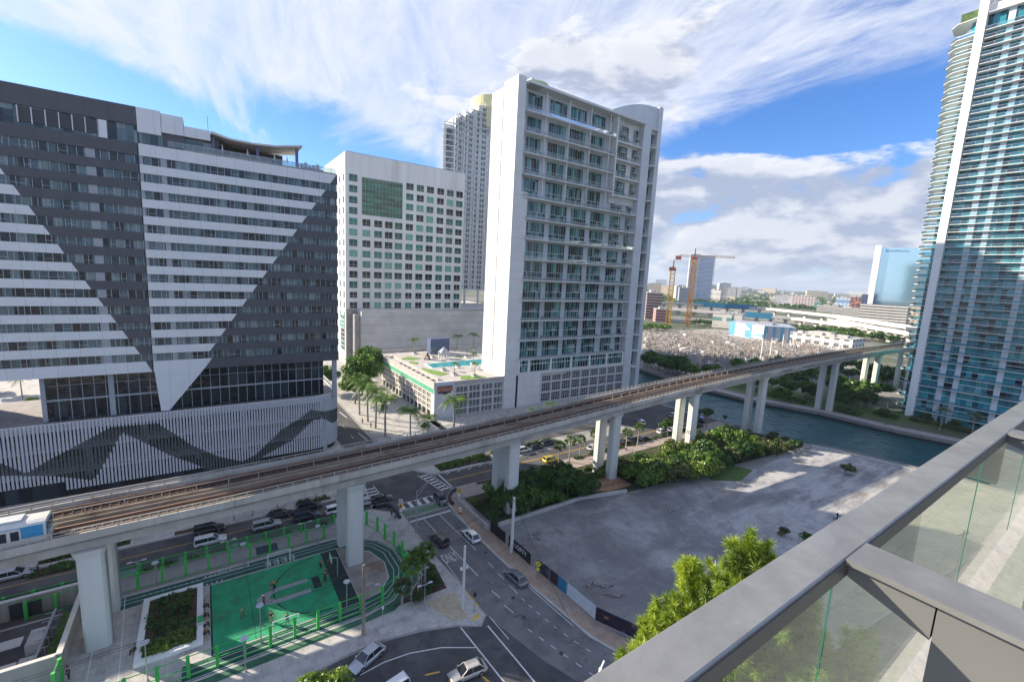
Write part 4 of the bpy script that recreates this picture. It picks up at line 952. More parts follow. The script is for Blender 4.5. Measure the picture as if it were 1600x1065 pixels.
def rstrip(mb, f0, f1, z0, z1):
    n = len(CLX); vs = []
    L = [offs(CLX, 0)[i] for i in range(n)]
    for i in range(n):
        a = Vector(CLX[max(0, i-1)]); b_ = Vector(CLX[min(n-1, i+1)]); d = (b_-a).normalized(); nx, ny = -d.y, d.x; h = hw(i); zr = railz(CLX[i][0])
        for w, z in ((f0(h), z0), (f1(h), z0), (f1(h), z1), (f0(h), z1)): vs.append((CLX[i][0]+nx*w, CLX[i][1]+ny*w, zr+z))
    fs = [(0, 1, 2, 3), tuple((n-1)*4+k for k in (3, 2, 1, 0))]+[(i*4+k, (i+1)*4+k, (i+1)*4+(k+1) % 4, i*4+(k+1) % 4) for i in range(n-1) for k in range(4)]
    mb.faces(vs, fs)
DECK = mat('viaduct_concrete', (.45, .43, .385), .85, var=.08, scale=.35, col2=(.27, .24, .20, 1), c2=(.48, .68), streak=True, bump=.1)
mb = MB(); K = lambda k: (lambda h: k*h)
rstrip(mb, lambda h: -h, lambda h: -.35, -1.9, -1.55); rstrip(mb, lambda h: .35, lambda h: h, -1.9, -1.55)
rstrip(mb, lambda h: -h+1.1, lambda h: -1.1, -3.3, -1.9); rstrip(mb, lambda h: 1.1, lambda h: h-1.1, -3.3, -1.9)
mb.build('girder', DECK, rail)
mb = MB(); rstrip(mb, lambda h: -h, lambda h: -h+.22, -1.85, -.62); rstrip(mb, lambda h: h-.22, lambda h: h, -1.85, -.62)
mb.build('outer_parapet', DECK, rail)
mb = MB(); rstrip(mb, lambda h: -.75, lambda h: -.55, -1.6, -.75); rstrip(mb, lambda h: .55, lambda h: .75, -1.6, -.75); rstrip(mb, lambda h: -.75, lambda h: .75, -1.5, -1.2); mb.build('centre_walkway', mat('viaduct_walkway', (.30, .245, .185), .85, var=.12, scale=.5, col2=(.17, .12, .09, 1), c2=(.5, .7)), rail)
BAL = mat('rusty_track_bed', (.045, .022, .018), .95, var=.25, scale=1.2, col2=(.075, .040, .030, 1), c2=(.5, .65), bump=.3)
mb = MB(); rstrip(mb, lambda h: -h+.22, lambda h: -.75, -1.56, -1.38); rstrip(mb, lambda h: .75, lambda h: h-.22, -1.56, -1.38); mb.build('track_bed', BAL, rail)
mb = MB()
for sg in (-1, 1):
    for g_ in (-.72, .72): rstrip(mb, (lambda h, sg=sg, g_=g_: sg*(h*.5+.25)+g_-.05), (lambda h, sg=sg, g_=g_: sg*(h*.5+.25)+g_+.05), -1.36, -1.18)
mb.build('rail', mat('worn_steel_rail', (.12, .075, .055), .6, .3, var=.1), rail)
mb = MB()
for sg in (-1, 1): rstrip(mb, (lambda h, sg=sg: sg*(h*.5+.25)+1.15), (lambda h, sg=sg: sg*(h*.5+.25)+1.4), -1.30, -.98)
mb.build('power_rail', mat('power_rail_cover', (.22, .13, .09), .7, var=.08), rail)
def clp(x):
    for (a, b_), (c_, d_) in zip(CLX[:-1], CLX[1:]):
        if a <= x <= c_: return b_+(d_-b_)*(x-a)/(c_-a)
def hwx(x): return 5.0 if x < 20 else 4.9-.7*min(1, (x-20)/80)
mb = MB(); x = -78.0
while x < 260:
    y = clp(x); z = railz(x)
    for sg in (-1, 1): yy = y+sg*(hwx(x)*.5+.25); mb.box(x-.12, x+.12, yy-1.2, yy+1.2, z-1.38, z-1.30)
    x += .9
mb.build('sleepers', mat('sleeper_grey', (.065, .036, .028), .9, var=.2, scale=3), rail)
mb = MB()
rstrip(mb, lambda h: -h+.02, lambda h: -h+.12, -.05, .05); rstrip(mb, lambda h: h-.12, lambda h: h-.02, -.05, .05); rstrip(mb, lambda h: h-.1, lambda h: h-.04, -.4, -.34); rstrip(mb, lambda h: -h+.04, lambda h: -h+.1, -.4, -.34)
x = -78.0; k = 0
while x < 260:
    y = clp(x); z = railz(x); h = hwx(x)
    mb.box(x-.05, x+.05, y-h+.02, y-h+.12, z-.62, z)
    if k % 1 == 0: mb.box(x-.05, x+.05, y+h-.12, y+h-.02, z-.62, z)
    if k % 2 == 0: mb.box(x-.04, x+.04, y+.6, y+.68, z-.8, z+.15)
    x += 1.6 if x > 20 else 1.9; k += 1
rstrip(mb, lambda h: .6, lambda h: .66, .1, .16)
mb.build('handrail', mat('handrail_beige', (.44, .41, .36), .6, .2, var=.06), rail)
PIERS = [(-12.5, 3.3), (18.6, 3.0), (50.0, 2.4), (80.2, 2.2), (112.3, 2.1), (150.8, 2.0), (206.5, 2.0), (250, 2.1), (290, 2.1)]
PC = mat('pier_concrete', (.56, .57, .54), .8, var=.05, scale=.3, col2=(.42, .42, .39, 1), c2=(.50, .76), streak=True)
for i, (x, w) in enumerate(PIERS):
    y = clp(x); zt = railz(x)-3.3
    base = -3 if i == 5 else 0
    for sg in (-1, 1):
        yc = y+sg*w; a, b_ = 1.25, .95
        m2 = MB(); c = .28; pts = [(x-a, yc-b_+c), (x-a+c, yc-b_), (x+a-c, yc-b_), (x+a, yc-b_+c), (x+a, yc+b_-c), (x+a-c, yc+b_), (x-a+c, yc+b_), (x-a, yc+b_-c)]
        m2.prism(pts, base, zt-1.1)
        n = 8; tp_ = [(x+(p[0]-x)*1.25, yc+(p[1]-yc)*1.35) for p in pts]
        m2.faces([(p[0], p[1], zt-1.1) for p in pts]+[(p[0], p[1], zt) for p in tp_], [(j, (j+1) % n, (j+1) % n+n, j+n) for j in range(n)]+[tuple(range(n, 2*n))])
        pr = m2.build('pier', PC, rail)
        m3 = MB(); m3.cyl((x+a+.08, yc+.3, base if base == 0 else 0), (x+a+.08, yc+.3, zt), .07, n=6)
        if i < 5: m3.build('drain_pipe', STEEL, pr)
    m2 = MB(); m2.box(x-1.3, x+1.3, y-w-1, y+w+1, zt-.02, zt+.05); m2.build('bearing_pad', CONC, rail)
mb = MB()
for dx in (-.5, 0, .5): mb.cyl((79+33-1.32, clp(112)-2.3-.5+dx*.9, 5.2), (79+33-1.32, clp(112)-2.3-.5+dx*.9, 6.4), .12, n=6)
x = 112
n_ = textmesh('10', 1.5, .01); n_.materials.append(BLACK); o = bpy.data.objects.new('pier_number', n_); COL.objects.link(o); o.parent = rail
o.rotation_euler = (R(90), 0, R(-90)); o.location = Vector((112.3-1.27, clp(112)-2.1, 6.6))-Vector(rail.location)

# train on the near track
tr = empty('metro_train', (-30, 69.0, 0), 0, 'blue and cream metro train running on the near track at the left edge', 'train')
TB = flat('train_blue', (.03, .27, .50), .35, coat=.4); TC = flat('train_cream', (.60, .60, .55), .35, coat=.3); TRF = mat('train_roof', (.42, .44, .46), .6, var=.06)
TWN = flat('train_window', (.02, .03, .045), .08)
for ci, (xa, xb) in enumerate(((-34.8, -15.8), (-54.6, -35.6))):
    ym = clp((xa+xb)/2)-2.75; zb = railz((xa+xb)/2)-.95
    b_ = empty('carriage', (0, 0, 0)); b_.parent = tr; b_.location = Vector(((xa+xb)/2, ym, zb))-Vector(tr.location); Lh = (xb-xa)/2
    prof = [(-1.45, 0), (-1.5, .4), (-1.5, 2.3), (-1.3, 2.65), (-.8, 2.8), (.8, 2.8), (1.3, 2.65), (1.5, 2.3), (1.5, .4), (1.45, 0)]
    mb = MB(); mb.yz(prof, -Lh, Lh)
    body_ = part(mb, 'lower_body', TC, b_)
    mb = MB()
    for sg in (-1, 1): mb.box(-Lh+.3, Lh-.2, sg*1.5-.015, sg*1.5+.015, 1.1, 2.42)
    mb.box(Lh-.01, Lh+.02, -1.3, 1.3, 1.0, 2.4); part(mb, 'blue_band', TB, b_)
    for dx in (-6.6, 0, 6.6):
        mb = MB()
        for sg in (-1, 1): mb.box(dx-.95, dx+.95, sg*1.53-.015, sg*1.53+.015, .15, 2.35)
        dr = part(mb, 'door', TC, b_)
        mb = MB()
        for sg in (-1, 1):
            for e_ in (-.48, .48): mb.box(dx+e_-.33, dx+e_+.33, sg*1.55-.01, sg*1.55+.01, 1.05, 2.1)
        part(mb, 'door_window', TWN, dr)
    for dx in (-3.3, 3.3):
        mb = MB()
        for sg in (-1, 1):
            mb.box(dx-1.5, dx-.1, sg*1.535-.01, sg*1.535+.01, 1.2, 2.1); mb.box(dx+.1, dx+1.5, sg*1.535-.01, sg*1.535+.01, 1.2, 2.1)
        part(mb, 'side_window', TWN, b_)
    mb = MB(); mb.box(Lh+.0, Lh+.04, -1.1, 1.1, 1.5, 2.25); part(mb, 'windscreen', TWN, b_)
    mb = MB(); mb.box(-Lh+1, -1.5, -.9, .9, 2.8, 3.1); mb.box(1.0, Lh-2, -.8, .8, 2.8, 3.05); mb.box(-.8, .6, -.6, .6, 2.8, 2.95); part(mb, 'roof_unit', TRF, b_)
    mb = MB()
    for dx in (-6, 6):
        mb.box(dx-1.3, dx+1.3, -1.2, 1.2, -.35, .0)
        for q in (-.9, .9):
            for sg in (-.75, .75): mb.cyl((dx+q, sg-.06, -.0), (dx+q, sg+.06, -.0), .36, n=12)
    part(mb, 'bogie', DMET, b_)

# ------------------------------------------------------------------ CARS
PAINT = {}
def paint(n, c):
    PAINT[n] = mat('car_paint_'+n, c, .28, .25, var=.02, coat=.9); return PAINT[n]
paint('white', (.70, .71, .72)); paint('black', (.012, .013, .016)); paint('silver', (.42, .44, .46)); paint('grey', (.16, .18, .20)); paint('yellow', (.62, .50, .03)); paint('navy', (.02, .03, .06)); paint('champagne', (.46, .43, .38)); paint('red', (.3, .03, .02))
CGL = flat('car_glass', (.015, .02, .028), .06, coat=.6); TYRE = flat('tyre_rubber', (.02, .02, .021), .85); RIM = flat('wheel_rim', (.40, .41, .42), .35, .8)
HL = flat('headlamp', (.75, .76, .78), .15); TL = flat('tail_lamp', (.35, .02, .015), .25)
def loft(secs):
    """secs: list of rings (same length) -> closed mesh"""
    mb = MB(); n = len(secs[0]); vs = [p for s_ in secs for p in s_]; fs = []
    for i in range(len(secs)-1):
        for k in range(n): fs.append((i*n+k, i*n+(k+1) % n, (i+1)*n+(k+1) % n, (i+1)*n+k))
    fs += [tuple(range(n-1, -1, -1)), tuple((len(secs)-1)*n+k for k in range(n))]
    mb.faces(vs, fs); return mb
def car_proto(name, kind):
    suv = kind == 'suv'
    e = empty(name, (0, 0, 0)); L = 4.7; w = .93 if suv else .90
    zb = .30 if suv else .22; belt = .98 if suv else .80; hood = .92 if suv else .70; roof = 1.68 if suv else 1.42
    # x from rear (-2.35) to front (+2.35): (x, halfwidth, bottom, top)
    S = [(-2.35, w*.80, .42, belt-.18), (-2.28, w*.92, .34, belt-.04), (-1.9, w*.99, zb, belt), (-1.0, w, zb, belt), (.5, w, zb, belt-.01), (1.05, w, zb, belt-.03), (1.5, w*.99, zb, hood), (2.05, w*.95, zb+.04, hood-.08), (2.28, w*.85, .32, hood-.20), (2.36, w*.70, .36, hood-.30)]
    def ring(x, hw_, z0, z1): c = min(.12, (z1-z0)*.3); return [(x, -hw_*.93, z0), (x, hw_*.93, z0), (x, hw_, z0+c), (x, hw_*.995, z0+(z1-z0)*.62), (x, hw_*.93, z1-.03), (x, hw_*.80, z1), (x, -hw_*.80, z1), (x, -hw_*.93, z1-.03), (x, -hw_*.995, z0+(z1-z0)*.62), (x, -hw_, z0+c)]
    b_ = loft([ring(*s_) for s_ in S]); bo = part(b_, 'body', PAINT['white'], e)
    for p in bo.data.polygons: p.use_smooth = True
    r0, r1 = (-2.1, .35) if suv else (-1.35, .25); g0, g1 = (-2.25, 1.15) if suv else (-2.0, 1.15)
    def cr(x, hw_, z): return [(x, -hw_, z), (x, hw_, z)]
    vs = [(g0, -w*.86, belt-.03), (g0, w*.86, belt-.03), (g1, w*.84, belt-.05), (g1, -w*.84, belt-.05), (r0, -w*.68, roof-.05), (r0, w*.68, roof-.05), (r1, w*.67, roof-.05), (r1, -w*.67, roof-.05)]
    mb = MB(); mb.faces(vs, [(0, 3, 2, 1), (4, 5, 6, 7), (0, 1, 5, 4), (1, 2, 6, 5), (2, 3, 7, 6), (3, 0, 4, 7)]); part(mb, 'windows', CGL, e)
    mb = MB(); mb.faces([(r0-.08, -w*.70, roof-.07), (r0-.08, w*.70, roof-.07), (r1+.10, w*.69, roof-.07), (r1+.10, -w*.69, roof-.07), (r0+.1, -w*.6, roof), (r0+.1, w*.6, roof), (r1-.1, w*.6, roof), (r1-.1, -w*.6, roof)], [(0, 3, 2, 1), (4, 5, 6, 7), (0, 1, 5, 4), (1, 2, 6, 5), (2, 3, 7, 6), (3, 0, 4, 7)])
    for sg in (-1, 1):   # pillars
        mb.bar((r1+.06, sg*w*.69, roof-.06), (g1+.02, sg*w*.85, belt-.02), .07, .06); mb.bar((r0-.04, sg*w*.70, roof-.06), (g0-.02, sg*w*.86, belt-.02), .10, .10); mb.bar((-.35, sg*w*.69, roof-.06), (-.35, sg*w*.855, belt-.02), .08, .05)
        mb.box(.85, 1.05, sg*(w+.02)-.09, sg*(w+.02)+.09, belt-.02, belt+.12)
    part(mb, 'roof', PAINT['white'], e)
    for x in (-1.42, 1.42):
        for sg in (-1, 1):
            mb = MB(); y = sg*(w-.08); r = .36 if suv else .33; mb.cyl((x, y-.11, r), (x, y+.11, r), r, n=14); wo = part(mb, 'wheel', TYRE, e)
            mb = MB(); y2 = sg*(w+.035); mb.cyl((x, y2-.01, r), (x, y2+.01, r), r*.62, n=10); part(mb, 'rim', RIM, wo)
    for sg in (-1, 1):
        mb = MB(); mb.box(2.14, 2.33, sg*.62-.17, sg*.62+.17, hood-.34, hood-.22); part(mb, 'headlight', HL, e)
        mb = MB(); mb.box(-2.37, -2.22, sg*.66-.16, sg*.66+.16, belt-.26, belt-.12); part(mb, 'tail_light', TL, e)
    return e
protos = {'sedan': car_proto('parked_sedan', 'sedan'), 'suv': car_proto('parked_suv', 'suv')}
def set_paint(o, pn):
    for ch in o.children:
        if ch.name.split('.')[0] in ('body', 'roof'):
            ch.material_slots[0].link = 'OBJECT'; ch.material_slots[0].material = PAINT[pn]
def place_car(kind, px, py, rz, pn, label, group=None, z=.012, xy=None, nm='car', cat='car'):
    p = at(px, py, z+.5) if xy is None else Vector((xy[0], xy[1], 0)); p.z = z
    c = dup(protos[kind], p, R(rz), 1.0); c.name = nm; c['label'] = label; c['category'] = cat
    if group: c['group'] = group
    set_paint(c, pn); return c
gA = 'cars waiting in the street behind the court fence'
for a in [
 ('sedan', 20, 897, 0, 'silver', 'silver sedan at the left frame edge, on the street beyond the concrete yard walls', gA),
 ('suv', 329, 845, 0, 'white', 'bright white SUV on the street behind the green fence, beside a black SUV', gA),
 ('suv', 327, 827, 0, 'black', 'black SUV parked at the far kerb right beside the white SUV', gA),
 ('suv', 417, 820, 0, 'silver', 'silver SUV in the street, alone in its lane behind the green fence', gA),
 ('sedan', 438, 803, 0, 'black', 'long black sedan at the far kerb behind the silver SUV', gA),
 ('suv', 479, 806, 0, 'navy', 'black SUV with a glossy roof, nearer of two dark cars left of the tall pier', gA),
 ('suv', 484, 791, 0, 'black', 'black van at the far kerb, farther of two dark cars left of the tall pier', gA),
 ('suv', 528, 796, 0, 'white', 'white compact car half hidden behind the back column of the tall middle pier', gA),
 ('sedan', 575, 783, 0, 'silver', 'silver car stopped over the zebra crossing just right of the tall pier', gA),
 ('sedan', 596, 779, 0, 'black', 'dark car stopped beside the silver one on the zebra crossing', gA)]:
    place_car(*a)
gB = 'cars on the cross street'
place_car('sedan', 688, 779, -92, 'navy', 'dark coupe driving across the green cycle crossing', gB)
place_car('suv', 686, 843, 96, 'black', 'black pickup-like SUV in the left lane below the stop line', gB)
place_car('sedan', 736, 836, 91, 'white', 'white sedan with dark rear window heading up the cross street', gB)
place_car('sedan', 806, 901, 93, 'grey', 'grey blue coupe with a black roof alone beside the hoardings', gB)
gC = 'cars at the bottom junction'
place_car('sedan', 574, 1026, 203, 'silver', 'silver sedan entering the bottom junction beside the leafy tree', gC)
place_car('sedan', 731, 1048, 174, 'champagne', 'champagne sedan with orange indicators crossing the yellow arrow at the bottom', gC)
place_car('suv', 608, 1083, 190, 'white', 'white car cut off by the bottom edge beside the tree top', gC)
gD = 'cars along the side road under the railway'
place_car('suv', 861, 718, 0, 'yellow', 'yellow taxi on the side road behind the bushes', gD, cat='taxi', nm='taxi')
for k, (px, py, rz, pn, kd, lab) in enumerate([(818, 703, 0, 'white', 'suv', 'white SUV at the kerb on the side road left of the yellow taxi'), (838, 698, 0, 'black', 'sedan', 'black sedan parked under the hedge right of the white SUV'), (857, 692, 0, 'navy', 'suv', 'dark SUV parked under the hedge directly behind the yellow taxi'),
  (926, 698, 20, 'white', 'sedan', 'white sedan peeking out left of the twin railway piers'), (974, 690, 5, 'black', 'sedan', 'black car parked right of the twin railway piers'), (990, 687, 5, 'navy', 'suv', 'dark SUV parked second right of the twin railway piers'), (1006, 685, 5, 'black', 'sedan', 'black car parked third right of the twin railway piers'),
  (1002, 659, 60, 'white', 'sedan', 'white car with black windows following the white curve in the drop-off court'), (1036, 674, 0, 'white', 'suv', 'white SUV parked beneath the small round trees on the drop-off road'), (1052, 671, 0, 'silver', 'sedan', 'silver sedan parked just left of the numbered railway pier'), (1066, 667, 0, 'white', 'suv', 'white van seen between the legs of the numbered pier'), (1096, 655, 30, 'black', 'suv', 'black car parked right of the numbered pier near the river'), (1052, 648, 10, 'silver', 'sedan', 'pale car farthest back in the drop-off court')]):
    place_car(kd, px, py, rz, pn, lab, gD)
for o in list(protos.values()): kill(o)
# ------------------------------------------------------------------ TREES
LM = dict(dark=leafmat('leaf_dark', (.014, .045, .008), (.045, .12, .018), (.11, .21, .03)),
          mid=leafmat('leaf_mid', (.028, .085, .010), (.085, .19, .022), (.19, .31, .04)),
          bright=leafmat('leaf_bright', (.05, .11, .012), (.12, .21, .02), (.24, .33, .04)),
          palm=leafmat('leaf_palm', (.04, .10, .012), (.10, .20, .025), (.22, .34, .05)),
          olive=leafmat('leaf_olive', (.045, .065, .02), (.095, .12, .035), (.18, .20, .06)),
          pine=leafmat('leaf_pine', (.05, .10, .010), (.22, .33, .02), (.48, .58, .05), .45))
def leafcloud(centers, radii, per, size, rs, flat_=.75):
    V = []; F = []
    for c, r in zip(centers, radii):
        d = rs.normal(size=(per, 3)); d /= np.linalg.norm(d, axis=1)[:, None]
        p = np.array(c)+d*(np.array(r)*(.62+.38*rs.rand(per))[:, None])
        nrm = d+rs.normal(size=(per, 3))*.55; nrm /= np.linalg.norm(nrm, axis=1)[:, None]
        t = np.cross(nrm, rs.normal(size=(per, 3))); t /= np.linalg.norm(t, axis=1)[:, None]; q = np.cross(nrm, t)
        s_ = size*(.6+.8*rs.rand(per))[:, None]
        b0 = sum(len(x) for x in V)
        V.append(np.stack([p-t*s_, p+q*s_*.55, p+t*s_, p-q*s_*.55], 1).reshape(-1, 3))
        F += [(b0+4*i, b0+4*i+1, b0+4*i+2, b0+4*i+3) for i in range(per)]
    return np.concatenate(V), F
def mesh_np(name, V, F, m_):
    me = bpy.data.meshes.new(name); me.from_pydata([tuple(v) for v in V], [], F); me.materials.append(m_); return me
def crown(name, rs, R_=(2.6, 2.6, 2.0), n=26, per=110, cz=4.2, size=.22, m_='mid', cr=.9):
    C_ = []; RR = []
    for i in range(n):
        d = rs.normal(size=3); d /= np.linalg.norm(d); k = rs.rand()**.45
        if d[2] < -.5: d[2] *= -.5
        C_.append((d[0]*R_[0]*k*.8, d[1]*R_[1]*k*.8, cz+d[2]*R_[2]*k*.8)); r = cr*(.6+.6*rs.rand()); RR.append((r, r, r*.75))
    V, F = leafcloud(C_, RR, per, size, rs); return mesh_np('crown', V, F, LM[m_]), C_
def trunk_mesh(h, r, C_, rs, m_=BARK):
    mb = MB(); p = (0, 0, 0); lean = rs.normal(size=2)*.12; top = (lean[0]*h, lean[1]*h, h)
    mb.tube([p, (lean[0]*h*.5, lean[1]*h*.5, h*.5), top], [r, r*.8, r*.6], 8)
    for c in C_[:8]: mb.tube([top, ((top[0]+c[0])/2, (top[1]+c[1])/2, (top[2]+c[2])/2+.2), c], [r*.5, r*.3, r*.12], 5)
    return mb.mesh('trunk', m_)
TREES = {}
def mk_tree(key, nm, cat, **k):
    rs = np.random.RandomState(hash(key) % 1000 if False else sum(map(ord, key))); h = k.pop('h', 2.4); r = k.pop('r', .16)
    cm, C_ = crown(key, rs, **k); TREES[key] = (nm, cat, cm, trunk_mesh(h, r, C_, rs))
mk_tree('street', 'street_tree', 'tree', R_=(1.5, 1.5, 1.4), n=16, per=110, cz=3.4, size=.17, cr=.62, h=2.2, r=.09, m_='dark')
mk_tree('broad', 'broadleaf_tree', 'tree', R_=(3.6, 3.6, 2.6), n=40, per=130, cz=5.0, size=.25, cr=1.1, h=2.6, r=.2, m_='mid')
mk_tree('broadd', 'broadleaf_tree', 'tree', R_=(3.8, 3.6, 2.6), n=40, per=130, cz=5.0, size=.25, cr=1.15, h=2.6, r=.2, m_='dark')
mk_tree('bush', 'leafy_bush', 'bush', R_=(2.4, 2.4, 1.7), n=24, per=130, cz=1.9, size=.2, cr=.95, h=.9, r=.1, m_='mid')
mk_tree('bushd', 'leafy_bush', 'bush', R_=(2.5, 2.3, 1.8), n=24, per=130, cz=2.0, size=.2, cr=.95, h=.9, r=.1, m_='dark')
mk_tree('bushb', 'leafy_bush', 'bush', R_=(2.3, 2.5, 1.7), n=24, per=120, cz=1.9, size=.22, cr=.9, h=.9, r=.1, m_='bright')
mk_tree('busho', 'leafy_bush', 'bush', R_=(2.3, 2.3, 1.7), n=20, per=100, cz=1.9, size=.18, cr=.9, h=.9, r=.1, m_='olive')
mk_tree('big', 'large_leafy_tree', 'tree', R_=(5.2, 5.2, 4.6), n=75, per=150, cz=6.6, size=.28, cr=1.6, h=3.6, r=.3, m_='mid')
mk_tree('bigb', 'large_leafy_tree', 'tree', R_=(5.2, 5.2, 2.8), n=75, per=170, cz=6.0, size=.20, cr=1.25, h=4.0, r=.3, m_='bright')
mk_tree('far', 'distant_tree', 'tree', R_=(6.5, 6.5, 4.0), n=22, per=45, cz=5.5, size=.75, cr=2.6, h=3, r=.35, m_='dark')
mk_tree('faro', 'distant_tree', 'tree', R_=(6.5, 6.5, 4.0), n=22, per=45, cz=5.5, size=.75, cr=2.6, h=3, r=.35, m_='mid')
def palm(key, h, nf, fl, fan=False, m_='palm', r=.17):
    rs = np.random.RandomState(sum(map(ord, key))); mb = MB()
    bend = .02*h; pts = [(bend*math.sin(i/6*1.5), 0, h*i/6) for i in range(7)]
    mb.tube(pts, [r*1.25, r*1.05, r, r, r*.95, r*.9, r*.8], 8); tm = mb.mesh('trunk', PBARK)
    if not fan:
        g_ = MB(); g_.cyl((pts[-1][0], 0, h-.1), (pts[-1][0], 0, h+.9), r*.8, r*.5, 8)
    V = []; F = []
    base = np.array((pts[-1][0], 0, h+(.0 if fan else .7)))
    for i in range(nf):
        a = 2*math.pi*i/nf+rs.rand()*.4; up = (.15+1.0*rs.rand()) if not fan else (-.5+1.7*rs.rand())
        d = np.array((math.cos(a), math.sin(a), 0)); z = np.array((0, 0, 1.)); side = np.cross(d, z)
        if fan:
            e_ = base+(d*math.cos(up)+z*math.sin(up))*fl*.55
            n2 = 9
            for k in range(n2):
                t = (k-(n2-1)/2)/(n2-1)*2.3; dd = (d*math.cos(up)+z*math.sin(up))*math.cos(t)+side*math.sin(t)
                tip = e_+dd*fl*.55-z*.12; w_ = np.cross(dd, z); w_ /= np.linalg.norm(w_)+1e-6; b0 = len(V)
                V += [e_, e_+dd*fl*.3+w_*.07, tip, e_+dd*fl*.3-w_*.07]; F.append((b0, b0+1, b0+2, b0+3))
            continue
        n3 = 9; P = []
        for k in range(n3+1):
            t = k/n3; P.append(base+d*fl*t*(1-.12*t)*math.cos(up*.6)+z*fl*(math.sin(up)*t-.75*t*t))
        for k in range(n3):
            a0, a1 = P[k], P[k+1]; w_ = .14+.80*math.sin(math.pi*min(1, (k+.8)/n3)**.8)*fl/3.2
            for sg in (-1, 1):
                for q in range(3):
                    s0 = a0+(a1-a0)*(q/3); s1 = a0+(a1-a0)*((q+.62)/3); tip = s1+side*sg*w_-z*w_*.55+(a1-a0)*.8; b0 = len(V)
                    V += [s0, s1, tip]; F.append((b0, b0+1, b0+2))
            b0 = len(V); V += [a0+side*.03, a1+side*.02, a1-side*.02, a0-side*.03]; F.append((b0, b0+1, b0+2, b0+3))
    TREES[key] = ('palm_tree', 'palm', mesh_np('crown', V, F, LM[m_]), tm)
palm('royal', 6.2, 21, 3.6); palm('royalb', 4.6, 18, 3.2); palm('short', 2.6, 12, 1.9, r=.12); palm('fan', 5.2, 46, 1.5, True, r=.16); palm('fans', 3.4, 40, 1.6, True, 'olive', r=.2); palm('coco', 6.8, 15, 3.6, m_='olive', r=.15)
def plant(key, x, y, sc=1.0, label='', group=None, z=0.0, rz=None, nm=None, cat=None):
    n_, c_, cm, tm = TREES[key]; e = empty(nm or n_, (x, y, z), RS.rand()*6.28 if rz is None else rz, label, cat or c_, group)
    e.scale = (sc*(.92+.16*RS.rand()), sc*(.92+.16*RS.rand()), sc)
    for me, pn in ((tm, 'trunk'), (cm, 'crown')):
        o = bpy.data.objects.new(pn, me); COL.objects.link(o); o.parent = e
    return e
def plantpx(key, px, py, sc, label, group=None, z=0.0, **k):
    p = at(px, py, z); return plant(key, p.x, p.y, sc, label, group, z, **k)
# street trees between road and hotel
g1 = 'young street trees on the far pavement behind the court'
for i, (px, py, sc) in enumerate([(331, 818, 1.05), (366, 812, .95), (395, 806, 1.05), (433, 793, 1.0), (467, 786, 1.0), (494, 777, 1.1)]):
    plantpx('street', px, py, sc*.9, 'small round street tree on the far pavement behind the fence, %s from left' % ORD[i], g1, KB)
# royal palms by the garage street
g2 = 'royal palms on the sunny pavement beside the garage'
for i, (x, y) in enumerate([(40.5, 144.1), (40.9, 136.4), (41, 129.1), (41.4, 121.4)]): plant('royal', x, y, 1.62, 'royal palm on the sunny pavement left of the garage, %s from the back' % ORD[i], g2, KB)
for i, (px, py, sc, key, lab) in enumerate([(641, 700, 1.5, 'royal', 'dark royal palm in front of the garage corner, left of two above the railway'), (668, 690, 1.3, 'royalb', 'shaded palm crown showing above the railway just left of the blue garage corner'), (709, 680, 1.55, 'royal', 'bright palm in front of the gridded garage face above the railway'),
   (833, 670, 1.15, 'royalb', 'small palm at the foot of the loft tower above the railway, left of two'), (862, 662, 1.2, 'royalb', 'small palm at the foot of the loft tower above the railway, right of two')]): plantpx(key, px, py, sc, lab, None, KB)
g3 = 'shade trees at the back of the garage street'
for i, (x, y, sc, lab) in enumerate([(47.5, 166, 1.5, 'largest olive shade tree between the garage and the pale tower'), (42.5, 157, 1.05, 'rounder shade tree beside the street kerb behind the royal palms'), (55, 182, 1.5, 'shade tree farthest back against the pale tower base'), (36.5, 176, 1.0, 'shade tree next to the finned podium end behind the palms')]): plant('big', x, y, sc, lab, g3, 0)
for x, y, lab in ((51, 152, 'clipped bush under the shade trees by the garage'), (49, 146, 'clipped bush nearest the garage ramp'), (54, 122, 'shrub by the garage corner behind the railway')): plant('bush', x, y, .6, lab, 'shrubs beside the garage', 0)
# fan palms and planting near the court
for i, (px, py, sc, lab, key) in enumerate([(628, 944, .85, 'short leaning fan palm over the green cycle path', 'fans'), (643, 936, 1.05, 'tall fan palm with thick pale trunk beside the curved green fence', 'fan'), (654, 925, 1.1, 'fan palm in the middle of the clump beside the cross street', 'fan'), (664, 914, 1.1, 'fan palm nearest the cross street in the clump', 'fan')]): plantpx(key, px, py, sc, lab, None, KB)
for i, (px, py) in enumerate([(668, 925), (676, 908), (660, 935), (683, 918), (672, 896), (652, 940)]): plantpx('bushd', px, py, .38, 'low dark shrub in the mulched triangular bed, %s of six counted from the upper right' % ORD[i], 'low shrubs in the triangular bed', KB)
